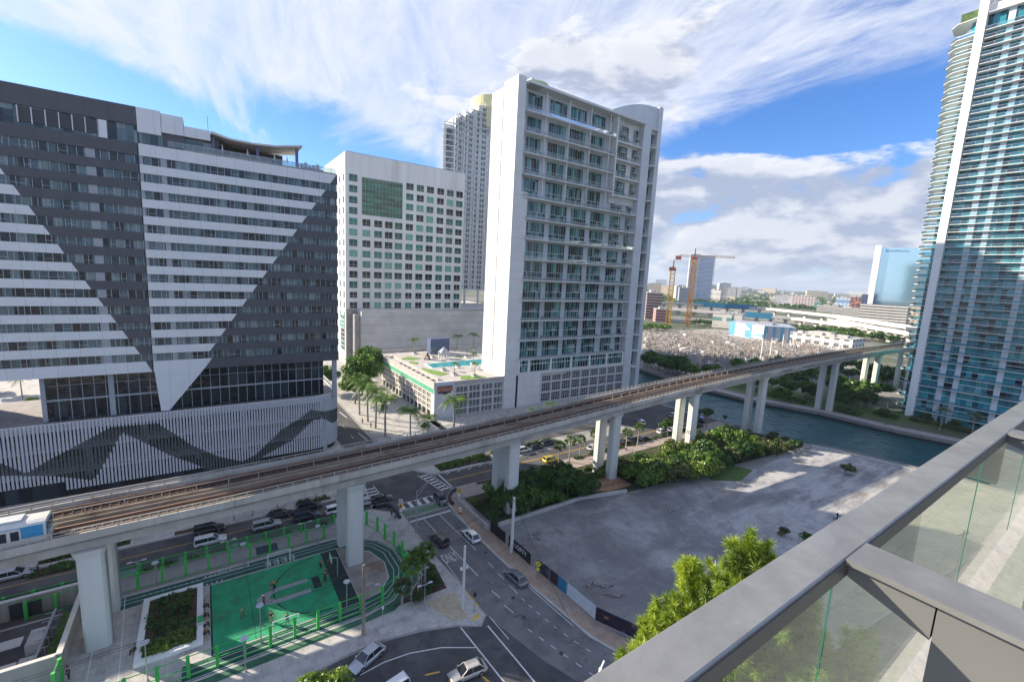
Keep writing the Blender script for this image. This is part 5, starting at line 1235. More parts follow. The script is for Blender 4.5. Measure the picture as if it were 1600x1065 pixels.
# planter ground cover
V, F = [], []
cs = [(RS.uniform(-7.8, -2.9), RS.uniform(62.9, 73.7), .7) for _ in range(90)]
V, F = leafcloud(cs, [(.5, .5, .3)]*90, 70, .13, RS); o = bpy.data.objects.new('ground_cover', mesh_np('ground_cover', V, F, LM['dark'])); COL.objects.link(o); tag(o, 'dark low ground cover filling the white-rimmed planter', 'ground cover', kind='stuff')
cs = [(RS.uniform(-8, -3), RS.uniform(62.7, 65.4), .75) for _ in range(34)]  # sunlit end of the bed: brighter leaves stand in for the sunlight
V, F = leafcloud(cs, [(.5, .5, .35)]*34, 70, .14, RS); o = bpy.data.objects.new('ground_cover', mesh_np('ground_cover', V, F, LM['bright'])); COL.objects.link(o); tag(o, 'near-end ground cover of the white-rimmed planter, sunlight put into its yellow green leaf colour', 'ground cover', kind='stuff')
def hedge(x0, x1, y0, y1, h, m_, lab, z=.15, nm='hedge', cat='hedge', n=None):
    n = n or int((x1-x0)*(y1-y0)*1.1)+6; cs = [(RS.uniform(x0, x1), RS.uniform(y0, y1), z+h*.55) for _ in range(n)]
    V, F = leafcloud(cs, [(.75, .75, h*.55)]*n, 60, .17, RS); c0 = np.array(((x0+x1)/2, (y0+y1)/2, 0)); V = V-c0
    o = bpy.data.objects.new(nm, mesh_np(nm, V, F, LM[m_])); COL.objects.link(o); o.location = tuple(c0); tag(o, lab, cat)
hedge(-60, 19, 82.5, 83.6, .8, 'dark', 'long low dark hedge along the street side of the green fence')
hedge(46, 60, 93.6, 97.2, .9, 'mid', 'clipped green hedge beside the zebra crossing across the side road')
hedge(62, 84, 94.3, 97.4, .9, 'dark', 'clipped hedge behind the parked dark cars on the side road')
hedge(46, 57, 105, 115, .9, 'dark', 'dark hedge block in the shade below the garage corner')
hedge(60, 84, 105.5, 110.5, .9, 'dark', 'dark hedge row at the foot of the loft tower')
hedge(90, 112, 105, 109.6, .9, 'mid', 'hedge behind the twin piers at the foot of the loft tower')
hedge(-23, -18.6, 89, 90.6, .6, 'dark', 'low planting on the traffic island at the left edge')
hedge(-23, -12, 92.4, 94, .7, 'dark', 'dark planting strip behind the traffic island at the left')
hedge(14, 20, 92.1, 93, .7, 'dark', 'dark planting strip left of the tall middle pier')
hedge(80, 104, 83.0, 84.0, .5, 'dark', 'low hedge strip under the fan palms along the side road')
hedge(108, 138, 83.0, 84.0, .5, 'dark', 'low hedge strip on the far run of the side road')
hedge(206.5, 211.5, 80, 98, 1.1, 'mid', 'bright hedge beside the riverwalk near the far piers')
hedge(208.5, 214, 62, 70, 1.2, 'dark', 'silvery shrub bed beside the riverwalk right of the piers')
hedge(222.5, 226, 22, 50, 1.5, 'olive', 'yellow and rust coloured hedge between riverwalk and teal tower')
hedge(218, 223, 53, 60, 1.0, 'dark', 'dark shrub patch at the corner of the riverside lawn')
# bushes along the lot: individual plants
g4 = 'bushes and small trees between railway and vacant lot'
def seg(x):
    if x < 66: return 'left of the brick clearing'
    if x < 84: return 'around the brick clearing'
    if x < 112: return 'before the numbered pier'
    if x < 130: return 'just beyond the numbered pier'
    return 'at the river end of the lot'
bb = []
def row(x0, x1, f0, f1, step, keys, s0, s1):
    x = x0
    while x < x1:
        y0, y1 = f0(x), f1(x); y = y0
        while y < y1:
            bb.append((x+RS.uniform(-.8, .8), y+RS.uniform(-.6, .6), keys[RS.randint(len(keys))], RS.uniform(s0, s1))); y += step
        x += step
row(49, 69, lambda x: 67.8, lambda x: 78, 2.6, ['bushd', 'bush', 'broadd', 'bushd'], .95, 1.35)
row(45, 50, lambda x: 69, lambda x: 76, 3.0, ['busho', 'bushd', 'bush'], .35, .55)
row(69, 84, lambda x: 72.2, lambda x: 77, 2.6, ['bush', 'bushb', 'busho'], .5, .8)
row(66.5, 70, lambda x: 66.8, lambda x: 71, 2.4, ['bush', 'bushd'], .8, 1.1)
row(84, 106, lambda x: 62.5-(x-84)*.18, lambda x: 72, 3.1, ['bushd', 'bush', 'bushb', 'busho', 'bush', 'bushb'], .9, 1.5)
row(106, 134, lambda x: 60.5, lambda x: 73, 3.3, ['bushd', 'bush', 'busho', 'bushb', 'bush'], .95, 1.65)
row(134, 150, lambda x: 57.5, lambda x: 66, 3.6, ['bushd', 'busho'], .6, 1.0)
ADJ = {'bush': 'mid green', 'bushd': 'dark green', 'bushb': 'bright yellow-green', 'busho': 'olive grey', 'broadd': 'taller dark'}
bb.sort(key=lambda t: (t[1] > 70, t[0])); cnt = {}
for x, y, k, s_ in bb:
    where = seg(x); side = 'lot side' if y < 67 else ('railway side' if y > 72 else 'mid belt'); key = (k, where, side); cnt[key] = cnt.get(key, 0)+1
    plant(k, x, y, s_*(.72 if k == 'broadd' else 1), '%s bush %s, %s, %s from left' % (ADJ[k], where, side, ORD[min(29, cnt[key]-1)]), g4)
plant('busho', 138.8, 41.9, .9, 'lone scrubby bush growing out of the concrete lot near the river', None)
for i, (px, py, sc) in enumerate([(872, 730, 1.1), (889, 722, 1.15), (905, 715, 1.0)]): plantpx('fan', px, py, sc, 'yellowish fan palm beside the yellow taxi, %s from the left' % ORD[i], 'fan palms by the taxi')
for i, (px, py, sc) in enumerate([(978, 702, 1.0), (996, 696, 1.1), (928, 706, 1.0)]): plantpx('fan', px, py, sc, ['fan palm just right of the twin piers over parked cars', 'second fan palm right of the twin piers over parked cars', 'fan palm directly behind the twin piers'][i], 'fan palms by the twin piers')
for i, (px, py, sc) in enumerate([(1033, 685, 1.2), (1043, 682, 1.3), (1104, 668, 1.5), (1132, 662, .7)]): plantpx('street', px, py, sc, ['round street tree left of the numbered pier, nearer of two', 'round street tree left of the numbered pier, closer to it', 'street tree right of the numbered pier by the river', 'small street tree at the river bend path'][i], 'street trees by the numbered pier')
for x, y, s_, k, lab in ((150, 100, .8, 'bushd', 'dark bush on the near bank under the railway'), (149, 92, .6, 'bushd', 'small dark bush on the near bank below the first one')): plant(k, x, y, s_, lab)
# river far bank trees
for i in range(46):
    y = RS.uniform(66, 132); x = RS.uniform(236, 330)
    plant(['broad', 'broadd', 'far'][i % 3], x, y, RS.uniform(.8, 1.2), '%s park tree beyond the river, %s row, %s from left' % (['lighter', 'dark', 'broad'][i % 3], 'front' if x < 280 else 'back', ORD[i // 3]), 'park trees behind the river')
far_b = []
for i in range(34):
    y = 84+RS.rand()*90; x = 203+RS.rand()*22+(y > 120)*-3; far_b.append((x, y, ['broadd', 'broad', 'broadd'][RS.randint(3)], RS.uniform(.7, 1.15)))
for i in range(16): far_b.append((213+RS.rand()*16, 60+RS.rand()*26, 'broadd', RS.uniform(.7, 1.1)))
far_b.sort(key=lambda t: -t[1]); cn_ = {}
for x, y, k, s_ in far_b:
    w_ = 'left of the river piers' if y > 120 else ('behind the river piers' if y > 84 else 'beside the teal tower lawn'); a_ = 'dark' if k == 'broadd' else 'lighter green'; c_ = cn_.get((w_, a_), 0); cn_[(w_, a_)] = c_+1
    plant(k, x, y, s_, '%s far bank tree %s, %s from left' % (a_, w_, ORD[c_]), 'trees on the far river bank')
for i, (px, py, lab) in enumerate([(1468, 672, 'palm with drooping fronds in front of the teal tower, left of two'), (1518, 682, 'palm with drooping fronds in front of the teal tower, right of two'), (1345, 636, 'leaning palm in the shade between far piers and tower')]): plantpx('coco', px, py, 1.05, lab)
for i, (x, y) in enumerate([(226, 38), (227, 30), (226, 25), (227, 46), (219, 57)]): plant('bushd', x, y, .9, 'dark shrub at the foot of the teal tower, %s from the left' % ORD[[2, 3, 4, 1, 0][i]], 'shrubs at the teal tower')
# pool deck palms and pots
POT = flat('white_pot', (.6, .6, .57), .7)
for i, (x, y, k, s_) in enumerate([(75.4, 183.5, 'short', 1.7), (97, 184.9, 'short', 1.9), (105.4, 184.5, 'short', 2.0), (72.5, 148.4, 'short', .9), (72.8, 140.2, 'short', 1.1), (78.4, 135.5, 'short', 1.2), (80, 151.3, 'short', 1.1), (88.5, 154.5, 'short', 1.2), (93, 168, 'short', .8), (79, 172, 'short', .9), (99, 172, 'short', .9)]):
    lab = ['against the grey podium wall, leftmost', 'against the grey podium wall, second', 'against the grey podium wall, nearest the tower', 'left end of the pool', 'by the curved lawn near the garage front', 'on the front lawn in a white planter', 'in front of the pool middle', 'in front of the pool right end', 'right of the cabana', 'left of the cabana', 'far right behind the pool'][i]
    plant(k, x, y, s_, 'small palm on the pool deck %s' % lab, 'palms on the pool deck', GZ+.7)
    e = empty('planter_pot', (x, y, GZ), 0, 'white square planter under the palm %s' % lab, 'planter', 'planters on the pool deck'); mb = MB(); mb.box(-.9, .9, -.9, .9, 0, .7); part(mb, 'box', POT, e); mb = MB(); mb.box(-.8, .8, -.8, .8, .7, .74); part(mb, 'soil', SOIL, e)

# foreground pine: long needle tufts on branches
rs = np.random.RandomState(5)
def pine(name, x, y, z0, ztop, spread, lab, ntuft, top_cut=None):
    e = empty(name, (x, y, z0), 0, lab, 'pine tree'); H_ = ztop-z0; mb = MB(); mb.tube([(0, 0, 0), (.2, 0, H_*.5), (0, .1, H_*.95)], [.5, .35, .08], 10)
    V = []; F = []
    for i in range(ntuft):
        k = rs.rand()**.8; zz = H_-k*8.0-.3+.8*math.sin(i*1.7); rad = spread*(.12+.88*min(1, k*2.2))*rs.rand()**.4*(.75+.35*math.sin(i//26*2.1)); a = rs.rand()*6.283
        tip = np.array((rad*math.cos(a), rad*math.sin(a), zz)); st_ = np.array((0, 0, max(2, zz-rad*.55)))
        mid = (tip+st_)/2-np.array((0, 0, rad*.08))
        if i % 5 == 0: mb.tube([tuple(st_), tuple(mid), tuple(tip)], [.07, .05, .02], 4)
        ax = tip-mid; ax /= np.linalg.norm(ax); ax = ax*.55+np.array((0, 0, .85)); ax /= np.linalg.norm(ax)
        n_ = 170; d = rs.normal(size=(n_, 3)); d /= np.linalg.norm(d, axis=1)[:, None]; d = d*.95+ax*.42; d /= np.linalg.norm(d, axis=1)[:, None]
        ln = (.15+.20*rs.rand(n_))[:, None]; root = tip-ax*(rs.rand(n_)[:, None]*.28); w_ = np.cross(d, rs.normal(size=(n_, 3))); w_ /= np.linalg.norm(w_, axis=1)[:, None]; w_ *= .012
        end = root+d*ln; end[:, 2] -= .03; b0 = len(V)*0+sum(len(q) for q in V)
        V.append(np.stack([root-w_, root+w_, end+w_*.3, end-w_*.3], 1).reshape(-1, 3)); F += [(b0+4*j, b0+4*j+1, b0+4*j+2, b0+4*j+3) for j in range(n_)]
    part(mb, 'trunk', BARK, e)
    o = bpy.data.objects.new('crown', mesh_np('crown', np.concatenate(V), F, LM['pine'])); COL.objects.link(o); o.parent = e
def P3(px, py, depth):
    d = CF*F_PX+CR*(px-800)-CU*(py-532.5); return Vector((0, 0, EYE))+d*(depth/F_PX)
for nm_, px, py, dep, sp_, nt_, lab in (('pine_tree', 1172, 846, 15, 2.9, 1000, 'bright yellow-green pine with long needle tufts, tallest one just below the balcony'), ('pine_tree', 1085, 884, 16, 2.3, 700, 'bright needle pine left of the tallest one below the balcony'), ('pine_tree', 1022, 962, 17, 1.8, 430, 'smallest bright pine at the left end of the clump by the road bend'), ('pine_tree', 1262, 915, 15, 2.4, 620, 'pine seen through the balcony glass right of the tallest one'), ('pine_tree', 1350, 985, 15, 2.2, 450, 'pine seen deepest behind the balcony glass')):
    p = P3(px, py, dep); pine(nm_, p.x, p.y, 0, p.z, sp_, lab, nt_)
p = at(497, 1046, 9.0); plant('bigb', p.x-.5, p.y-1.2, 1.0, 'sunlit leafy tree poking up at the bottom edge beside the silver car', None, 0)
p2 = at(500, 1060, 6.5); 
# ------------------------------------------------------------------ PEOPLE
def skin_body(joints, edges, radii, root=0):
    me = bpy.data.meshes.new('body'); me.from_pydata(joints, edges, []); o = bpy.data.objects.new('tmp', me); COL.objects.link(o)
    sk = o.modifiers.new('s', 'SKIN'); sk.use_smooth_shade = True
    if not me.skin_vertices: me.skin_vertices.new() if hasattr(me.skin_vertices, 'new') else None
    for i, v in enumerate(me.skin_vertices[0].data): v.radius = (radii[i], radii[i]); v.use_root = (i == root)
    ss = o.modifiers.new('b', 'SUBSURF'); ss.levels = 1; ss.render_levels = 1
    dg = bpy.context.evaluated_depsgraph_get(); r = bpy.data.meshes.new_from_object(o.evaluated_get(dg)); bpy.data.objects.remove(o); return r
def figure(pose):
    """joints: pelvis, chest, neck, head, (sh,elb,wri,hand)x2, (hip,knee,ank,toe)x2"""
    if pose == 'sit': pel = .50; hip = .5
    else: pel = .95
    J = [(0, 0, pel), (0, 0, pel+.28), (0, 0, pel+.52), (.02, 0, pel+.60), (.02, 0, pel+.74)]; E = [(0, 1), (1, 2), (2, 3), (3, 4)]; Rr = [.15, .14, .13, .055, .10]
    ref = {}
    for sg in (-1, 1):
        b_ = len(J); sw = {'stand': .05, 'walk': .25*sg, 'reach': .3, 'sit': .25, 'lean': .1}[pose]
        if pose == 'reach': arm = [(0, sg*.19, pel+.48), (.16, sg*.26, pel+.38), (.38, sg*.2, pel+.50), (.46, sg*.2, pel+.54)]
        elif pose == 'sit': arm = [(0, sg*.19, pel+.48), (.08, sg*.24, pel+.22), (.30, sg*.16, pel+.14), (.38, sg*.14, pel+.12)]
        else: arm = [(0, sg*.19, pel+.48), (-sw*.3, sg*.25, pel+.20), (-sw*.6+.05, sg*.25, pel-.04), (-sw*.6+.08, sg*.24, pel-.13)]
        J += arm; Rr += [.06, .045, .036, .04]; E += [(2, b_), (b_, b_+1), (b_+1, b_+2), (b_+2, b_+3)]
        l_ = len(J)
        if pose == 'sit': leg = [(.02, sg*.1, pel), (.45, sg*.13, pel+.02), (.48, sg*.13, .09), (.62, sg*.14, .05)]
        else: leg = [(0, sg*.1, pel-.06), (sw*.55+.03, sg*.11, .50), (sw*.9, sg*.12, .09), (sw*.9+.17, sg*.13, .05)]
        J += leg; Rr += [.10, .068, .048, .042]; E += [(0, l_), (l_, l_+1), (l_+1, l_+2), (l_+2, l_+3)]
    return J, E, Rr
PM = {}
SKIN = flat('skin', (.36, .21, .14), .6); HAIR = flat('dark_hair', (.02, .014, .01), .8)
for ps_ in ('stand', 'walk', 'reach', 'sit'):
    J, E, Rr = figure(ps_); bm_ = skin_body(J, E, Rr); bm_.materials.append(SKIN)
    pel = J[0][2]
    JT = J[0:3]+[J[5], J[6], J[13], J[14]]; top = skin_body(JT, [(0, 1), (1, 2), (2, 3), (3, 4), (2, 5), (5, 6)], [.165, .158, .145, .075, .065, .075, .065])
    JL = [J[0], J[9], J[10], J[11], J[17], J[18], J[19]]; leg = skin_body(JL, [(0, 1), (1, 2), (2, 3), (0, 4), (4, 5), (5, 6)], [.168, .118, .085, .062, .118, .085, .062])
    hd = MB(); c = J[4]
    n = 8
    rings = []
    for i in range(1, 5):
        a = R(90*i/4.4); rings.append([(c[0]-.02+.112*math.sin(a)*math.cos(t*math.pi/4), c[1]+.105*math.sin(a)*math.sin(t*math.pi/4), c[2]+.02+.115*math.cos(a)) for t in range(8)])
    hm = loft(rings).mesh('hair', HAIR)
    PM[ps_] = (bm_, top, leg, hm)
def person(x, y, rz, pose, topc, legc, lab, z=KB, group=None):
    e = empty('person', (x, y, z), R(rz), lab, 'person', group)
    for me, nm, c in zip(PM[pose], ('body', 'shirt', 'trousers', 'hair'), (None, topc, legc, None)):
        o = bpy.data.objects.new(nm, me); COL.objects.link(o); o.parent = e
        if c is not None:
            if not me.materials: me.materials.append(flat('cloth_base', (.1, .1, .1), .9))
            o.material_slots[0].link = 'OBJECT'; o.material_slots[0].material = flat('cloth_%02x%02x%02x' % tuple(int(v*99) for v in c), c, .9)
    return e
BK = (.015, .015, .018); GY = (.25, .25, .27); WH_ = (.6, .6, .6)
for px, py, rz, po, tc_, lc_, lab in [
 (429, 921, 200, 'walk', (.70, .28, .04), BK, 'person in an orange top walking near the goal posts'),
 (423, 925, 30, 'reach', BK, GY, 'person in black top reaching beside the orange-clad player'),
 (412, 944, 10, 'stand', BK, BK, 'person dressed all in black standing by the tall court lamp'),
 (379, 967, 330, 'walk', (.16, .15, .13), (.1, .08, .07), 'person in brown clothes walking at the left of the sunny patch'),
 (424, 972, 90, 'stand', (.05, .03, .03), (.30, .34, .22), 'person with folded arms and pale trousers in the sunny patch of court'),
 (449, 975, 120, 'walk', BK, GY, 'person in dark clothes by the white goal frame at the near court edge'),
 (510, 902, 200, 'reach', BK, BK, 'person in black on the dark green lane behind the hoop'),
 (501, 888, 20, 'walk', (.25, .12, .08), BK, 'person in a reddish top beside the one in black behind the hoop'),
 (508, 908, 250, 'reach', (.04, .03, .05), BK, 'person in black crouching lowest of the group behind the hoop'),
 (612, 806, 40, 'walk', BK, BK, 'person in black walking the dog at the corner by the green fence'),
 (107, 1061, 0, 'stand', BK, BK, 'person with dark clothes standing at the end of the concrete yard wall')]:
    p = at(px, py, KB); person(p.x, p.y, rz, po, tc_, lc_, lab, group='players on the green court' if 370 < px < 520 else None)
for px, py, tc_, lab in [(313, 948, (.05, .05, .12), 'person in navy sitting on the planter edge, farthest back'), (316, 962, (.02, .02, .03), 'person in black sitting on the planter edge beside the green bag'), (321, 975, WH_, 'person in white sitting forward on the bench beside the planter'), (314, 990, (.35, .03, .04), 'person in red sitting on the planter edge, nearest')]:
    p = at(px, py, KB+.45); person(-1.75, p.y, 0, 'sit', tc_, BK, lab, z=KB+.02, group='people resting on the planter edge')
p = at(219, 1012, KB+.45); person(-8.75, p.y, 180, 'sit', BK, BK, 'person in black slumped on the left rim of the planter', z=KB+.02)
for x, y, lab, c in ((38.9, 135.3, 'person walking on the sunny pavement among the royal palms, farther one', GY), (40.0, 130.4, 'person walking on the sunny pavement among the royal palms, nearer one', BK), (97, 80.6, 'person in white on the path under the railway right of the twin piers', WH_), (147, 72, 'person at the river bend of the path', BK), (209.2, 64, 'person on the riverwalk right of the far piers', BK), (204.4, 52, 'person strolling on the riverwalk in front of the lawn', GY), (198, 97, 'person on the riverwalk left of the far piers', BK), (204, 84, 'person on the riverwalk close to the far piers', WH_), (133, 112, 'person in the drop-off court beside the loft tower', BK), (136, 113, 'second person in the drop-off court beside the loft tower', GY)): person(x, y, RS.rand()*360, 'walk', c, BK, lab, z=.1)
# dog
dg_ = at(616, 809, KB); e = empty('dog', dg_, R(-20), 'small black dog on a lead beside the walker at the corner', 'dog')
J = [(0, 0, .33), (.28, 0, .35), (.42, 0, .46), (.55, 0, .48), (.14, .0, .34), (-.2, 0, .45)]; E_ = [(0, 4), (4, 1), (1, 2), (2, 3), (0, 5)]; Rr = [.09, .10, .055, .05, .09, .02]
for bx, j in ((0, 0), (.28, 1)):
    for sg in (-1, 1): b_ = len(J); J += [(bx-.02, sg*.07, .2), (bx+(.03 if bx else -.05), sg*.07, .02)]; E_ += [(j, b_), (b_, b_+1)]; Rr += [.04, .025]
bm_ = skin_body(J, E_, Rr); bm_.materials.append(BLACK); o = bpy.data.objects.new('body', bm_); COL.objects.link(o); o.parent = e
mb = MB(); mb.tube([(.4, 0, .5), (.1, .3, .75), (-.25, .55, .95)], .008, 4); part(mb, 'lead', DMET, e)
# gym bag
p = at(313, 968, KB+.5); mb = MB(); mb.prism([(-2.5, p.y-.5), (-1.95, p.y-.5), (-1.95, p.y+.5), (-2.5, p.y+.5)], .62, .95); mb.prism([(-2.3, p.y-.15), (-2.15, p.y-.15), (-2.15, p.y+.15), (-2.3, p.y+.15)], .95, 1.05); o = mb.build('sports_bag', flat('bag_green', (.03, .40, .12), .7)); tag(o, 'bright green sports bag on the planter rim between the sitting people', 'bag')

# ------------------------------------------------------------------ POLES, LAMPS, SIGNS, FENCES
GRN = flat('bright_green_powder_coat', (.05, .46, .08), .5); NET = clearglass('green_net', (.20, .55, .36), .16, .6)
def fence(posts, lab, h=2.6, net=True, low=False):
    e = empty('green_fence', (posts[0][0], posts[0][1], KB), 0, lab, 'fence')
    for i, (x, y) in enumerate(posts):
        mb = MB(); mb.box(x-.17, x+.17, y-.2, y+.2, KB, KB+h); mb.build('post', GRN, e)
    mb = MB(); f = MB()
    for a, b_ in zip(posts[:-1], posts[1:]):
        for z in ((KB+h-.06, KB+1.25, KB+.12) if low else (KB+h-.06, KB+.12)): mb.bar((a[0], a[1], z), (b_[0], b_[1], z), .07, .07)
        f.poly([(a[0], a[1], KB+.1), (b_[0], b_[1], KB+.1), (b_[0], b_[1], KB+h-.1), (a[0], a[1], KB+h-.1)])
    mb.build('rail', GRN, e)
    if net: f.build('netting', NET, e)
fence([(-21.0+2.83*i, 78.3) for i in range(14)], 'row of bright green fence posts between the court and the street', 2.5, False)
fence([(-24+2.83*i, 82.35) for i in range(16)], 'translucent green windscreen fence along the street kerb', 1.6)
fence([(-14.5+2.8*i, 57.45) for i in range(12)], 'bright green fence with rails along the near side of the court', 2.7, False, True)
fence([(16.5, 57.2), (19.4, 57.5), (21.8, 58.6), (24.0, 60.6), (25.3, 63.4), (25.8, 66.6), (25.6, 70.0), (25, 73), (24.6, 76), (23.5, 79), (21, 81)], 'curved bright green fence wrapping round the end of the running track', 2.7, False, True)
fence([(-15.0, 63.6), (-15.1, 61.6)], 'short tall green fence panel at the corner of the concrete yard wall', 3.2, True)
# goal posts
for (x0, x1, y, lab) in ((6.6, 9.8, 74.5, 'white goal frame at the far side of the green court'), (5.6, 8.6, 58.9, 'white goal frame at the near side of the green court')):
    e = empty('goal_frame', ((x0+x1)/2, y, KB), 0, lab, 'goal'); mb = MB(); mb.cyl((x0, y, KB), (x0, y, KB+2.1), .07); mb.cyl((x1, y, KB), (x1, y, KB+2.1), .07); mb.build('post', WHITE, e); mb = MB(); mb.cyl((x0, y, KB+2.1), (x1, y, KB+2.1), .06); mb.build('crossbar', WHITE, e)
e = empty('basketball_hoop', (14.6, 66.9, KB), 0, 'basketball hoop with pale round-cornered backboard at the right end of the court', 'basketball hoop')
mb = MB(); mb.cyl((15.4, 66.9, KB), (15.4, 66.9, 3.2), .09); mb.cyl((15.4, 66.9, 3.2), (14.5, 66.9, 3.5), .06); mb.build('pole', STEEL, e)
mb = MB(); mb.box(14.38, 14.44, 66.1, 67.7, 3.0, 4.0); mb.build('backboard', flat('mint_board', (.42, .60, .42), .5), e)
mb = MB(); mb.tube([(14.1+.23*math.cos(t*math.pi/5), 66.9+.23*math.sin(t*math.pi/5), 3.15) for t in range(11)], .015, 4); mb.build('rim', flat('orange_rim', (.6, .15, .02)), e)
def lamp(px, py, h, lab, head='square', z=KB, nm='court_lamp', cat='lamp', group=None, m_=STEEL, rz=0):
    p = at(px, py, z); e = empty(nm, p, R(rz), lab, cat, group); mb = MB(); mb.cyl((0, 0, 0), (0, 0, h), .075, .055, 8); mb.cyl((0, 0, 0), (0, 0, .25), .14, .12, 8); part(mb, 'pole', m_, e)
    mb = MB()
    if head == 'square': mb.prism([(.45*math.cos(t*math.pi/4+.4), .45*math.sin(t*math.pi/4+.4)) for t in range(8)], h, h+.10); mb.cyl((0, 0, h-.2), (0, 0, h), .12, .3, 8)
    elif head == 'twin':
        for sg in (-1, 1): mb.bar((0, 0, h), (sg*.6, 0, h+.12), .07); mb.prism([(sg*.85-.28, -.14), (sg*.85+.28, -.14), (sg*.85+.28, .14), (sg*.85-.28, .14)], h+.06, h+.18)
    elif head == 'arm': mb.tube([(0, 0, h), (.9, 0, h+.25), (1.7, 0, h+.2)], .05, 6); mb.prism([(1.5, -.15), (2.2, -.13), (2.2, .13), (1.5, .15)], h+.1, h+.24)
    part(mb, 'lamp_head', flat('lamp_head_grey', (.48, .50, .55), .4), e); return e
for a in [(408, 1003, 5.2, 'tall lamp with pale octagonal head standing inside the court'), (542, 955, 4.6, 'lamp with pale octagonal head right of the court by the wooden pole'), (384, 1049, 4.4, 'lamp post with pale head on the near pavement below the court'), (381, 882, 3.6, 'lamp with pale head behind the goal frame at the far side'), (497, 850, 3.4, 'lamp with pale head just left of the tall middle pier'), (245, 914, 3.6, 'lamp with white head above the far fence left of the planter'), (231, 1063, 4.9, 'lamp with grey round head at the left side of the planter')]: lamp(*a, group='court lamps with octagonal heads')
for a in [(216, 906, 3.0, 'twin headed lamp at the far fence beside the left pier'), (358, 873, 3.2, 'twin headed lamp at the far fence behind the white SUV'), (477, 845, 3.4, 'twin headed lamp at the far fence below the dark cars'), (663, 952, 3.9, 'twin headed lamp on the corner pavement by the triangular bed'), (658, 924, 3.6, 'twin headed lamp among the fan palms'), (861, 735, 3.5, 'twin headed lamp in front of the yellow taxi'), (913, 700, 3.0, 'twin headed lamp left of the twin piers')]: lamp(*a, head='twin', group='small twin headed lamps', nm='twin_lamp')
for i, (px, py, h) in enumerate([(570, 750, 7), (683, 712, 6), (741, 705, 6), (826, 690, 6), (843, 668, 6), (873, 664, 7), (980, 655, 7)]): lamp(px, py, h, 'slim grey street lamp behind the railway, %s from the left' % ORD[i], head='arm', group='slim street lamps behind the railway', nm='street_lamp', z=.02)
lamp(1384, 648, 4.5, 'white riverside lamp post on the lawn by the teal tower', head='square', nm='park_lamp', z=.02, m_=WHITE)
# signal mast
p = at(650, 832, KB); e = empty('signal_mast', p, 0, 'grey mast with long bracing arm reaching over the intersection', 'mast arm pole')
mb = MB(); mb.cyl((0, 0, 0), (0, 0, 8.2), .14, .10, 8); mb.cyl((0, 0, 0), (0, 0, 1.2), .2, .18, 8); part(mb, 'pole', STEEL, e)
mb = MB(); mb.tube([(0, 0, 7.9), (3.0, 1.4, 9.0), (5.6, 2.6, 9.4)], .07, 6); mb.tube([(0, 0, 7.0), (3.2, 1.5, 8.8)], .045, 6); mb.box(5.2, 6.2, 2.4, 2.7, 9.3, 9.45); part(mb, 'arm', STEEL, e)
# big poles with wires
pts = {}
def pole(px, py, h, lab, m_, key, arm=True, r=.17, nm='utility_pole'):
    p = at(px, py, KB); pts[key] = Vector((p.x, p.y, KB+h)); e = empty(nm, p, 0, lab, 'utility pole'); mb = MB(); mb.cyl((0, 0, 0), (0, 0, h), r*1.25, r*.8, 10); part(mb, 'pole', m_, e)
    mb = MB()
    if arm: mb.bar((-.5, -1.2, h-.5), (.5, 1.2, h-.5), .12); mb.cyl((.25, .1, h-2.6), (.25, .1, h-1.6), .2, n=8); [mb.cyl((k*.4, k*1.0, h-.45), (k*.4, k*1.0, h-.2), .05, n=5) for k in (-1, 0, 1)]
    part(mb, 'crossarm' if arm else 'bracket', STEEL, e) if mb.v else None
    return e
e1 = pole(799, 862, 10.2, 'pale concrete utility pole at the corner of the black hoarding', PC, 'c', r=.26)
e2 = pole(568, 990, 10.0, 'weathered brown wooden pole on the pavement between court and side street', WOOD, 'w', arm=False, r=.2)
mb = MB(); mb.tube([(0, 0, 7), (.9, -.4, 7.3), (1.5, -.6, 7.0)], .05, 6); mb.prism([(1.3, -.8), (1.9, -.85), (1.9, -.45), (1.3, -.4)], 6.85, 7.05); part(mb, 'lamp_arm', STEEL, e2)
e3 = pole(723, 950, 9.8, 'white concrete pole with two small floodlights at the street corner', flat('white_pole', (.60, .60, .58), .7), 'k', arm=False, r=.2)
mb = MB()
for sg in (-1, 1): mb.box(sg*.45-.13, sg*.45+.13, -.12, .12, 6.2, 6.6); mb.bar((0, 0, 6.3), (sg*.4, 0, 6.35), .05)
part(mb, 'floodlight', WHITE, e3)
p = P3(938, 1045, 42); e = empty('utility_pole', (p.x, p.y, KB), 0, 'pole top with white crossarms poking up at the bottom edge left of the balcony rail', 'utility pole')
mb = MB(); mb.cyl((0, 0, 0), (0, 0, p.z), .2, .14, 8); part(mb, 'pole', WHITE, e)
mb = MB(); mb.bar((-1.0, -.5, p.z-.15), (1.0, .5, p.z-.15), .14); mb.bar((-.9, -.2, p.z-1.3), (.9, .7, p.z-1.3), .14); part(mb, 'crossarm', WHITE, e)
pts['b'] = Vector((p.x, p.y, p.z)); pts['off'] = Vector((62, 20, 10)); pts['lot'] = Vector((-60, 56, 10)); pts['up'] = Vector((24, 108, 8))
def wire(a, b_, lab, sag=.9, off=(0, 0, 0), r=.016):
    a = a+Vector(off); b_ = b_+Vector(off); mb = MB(); P = [a.lerp(b_, i/10)-Vector((0, 0, sag*4*(i/10)*(1-i/10))) for i in range(11)]; mb.tube([tuple(q) for q in P], r, 4); o = mb.build('overhead_cable', DMET); tag(o, lab, 'cable', 'overhead cables between the poles')
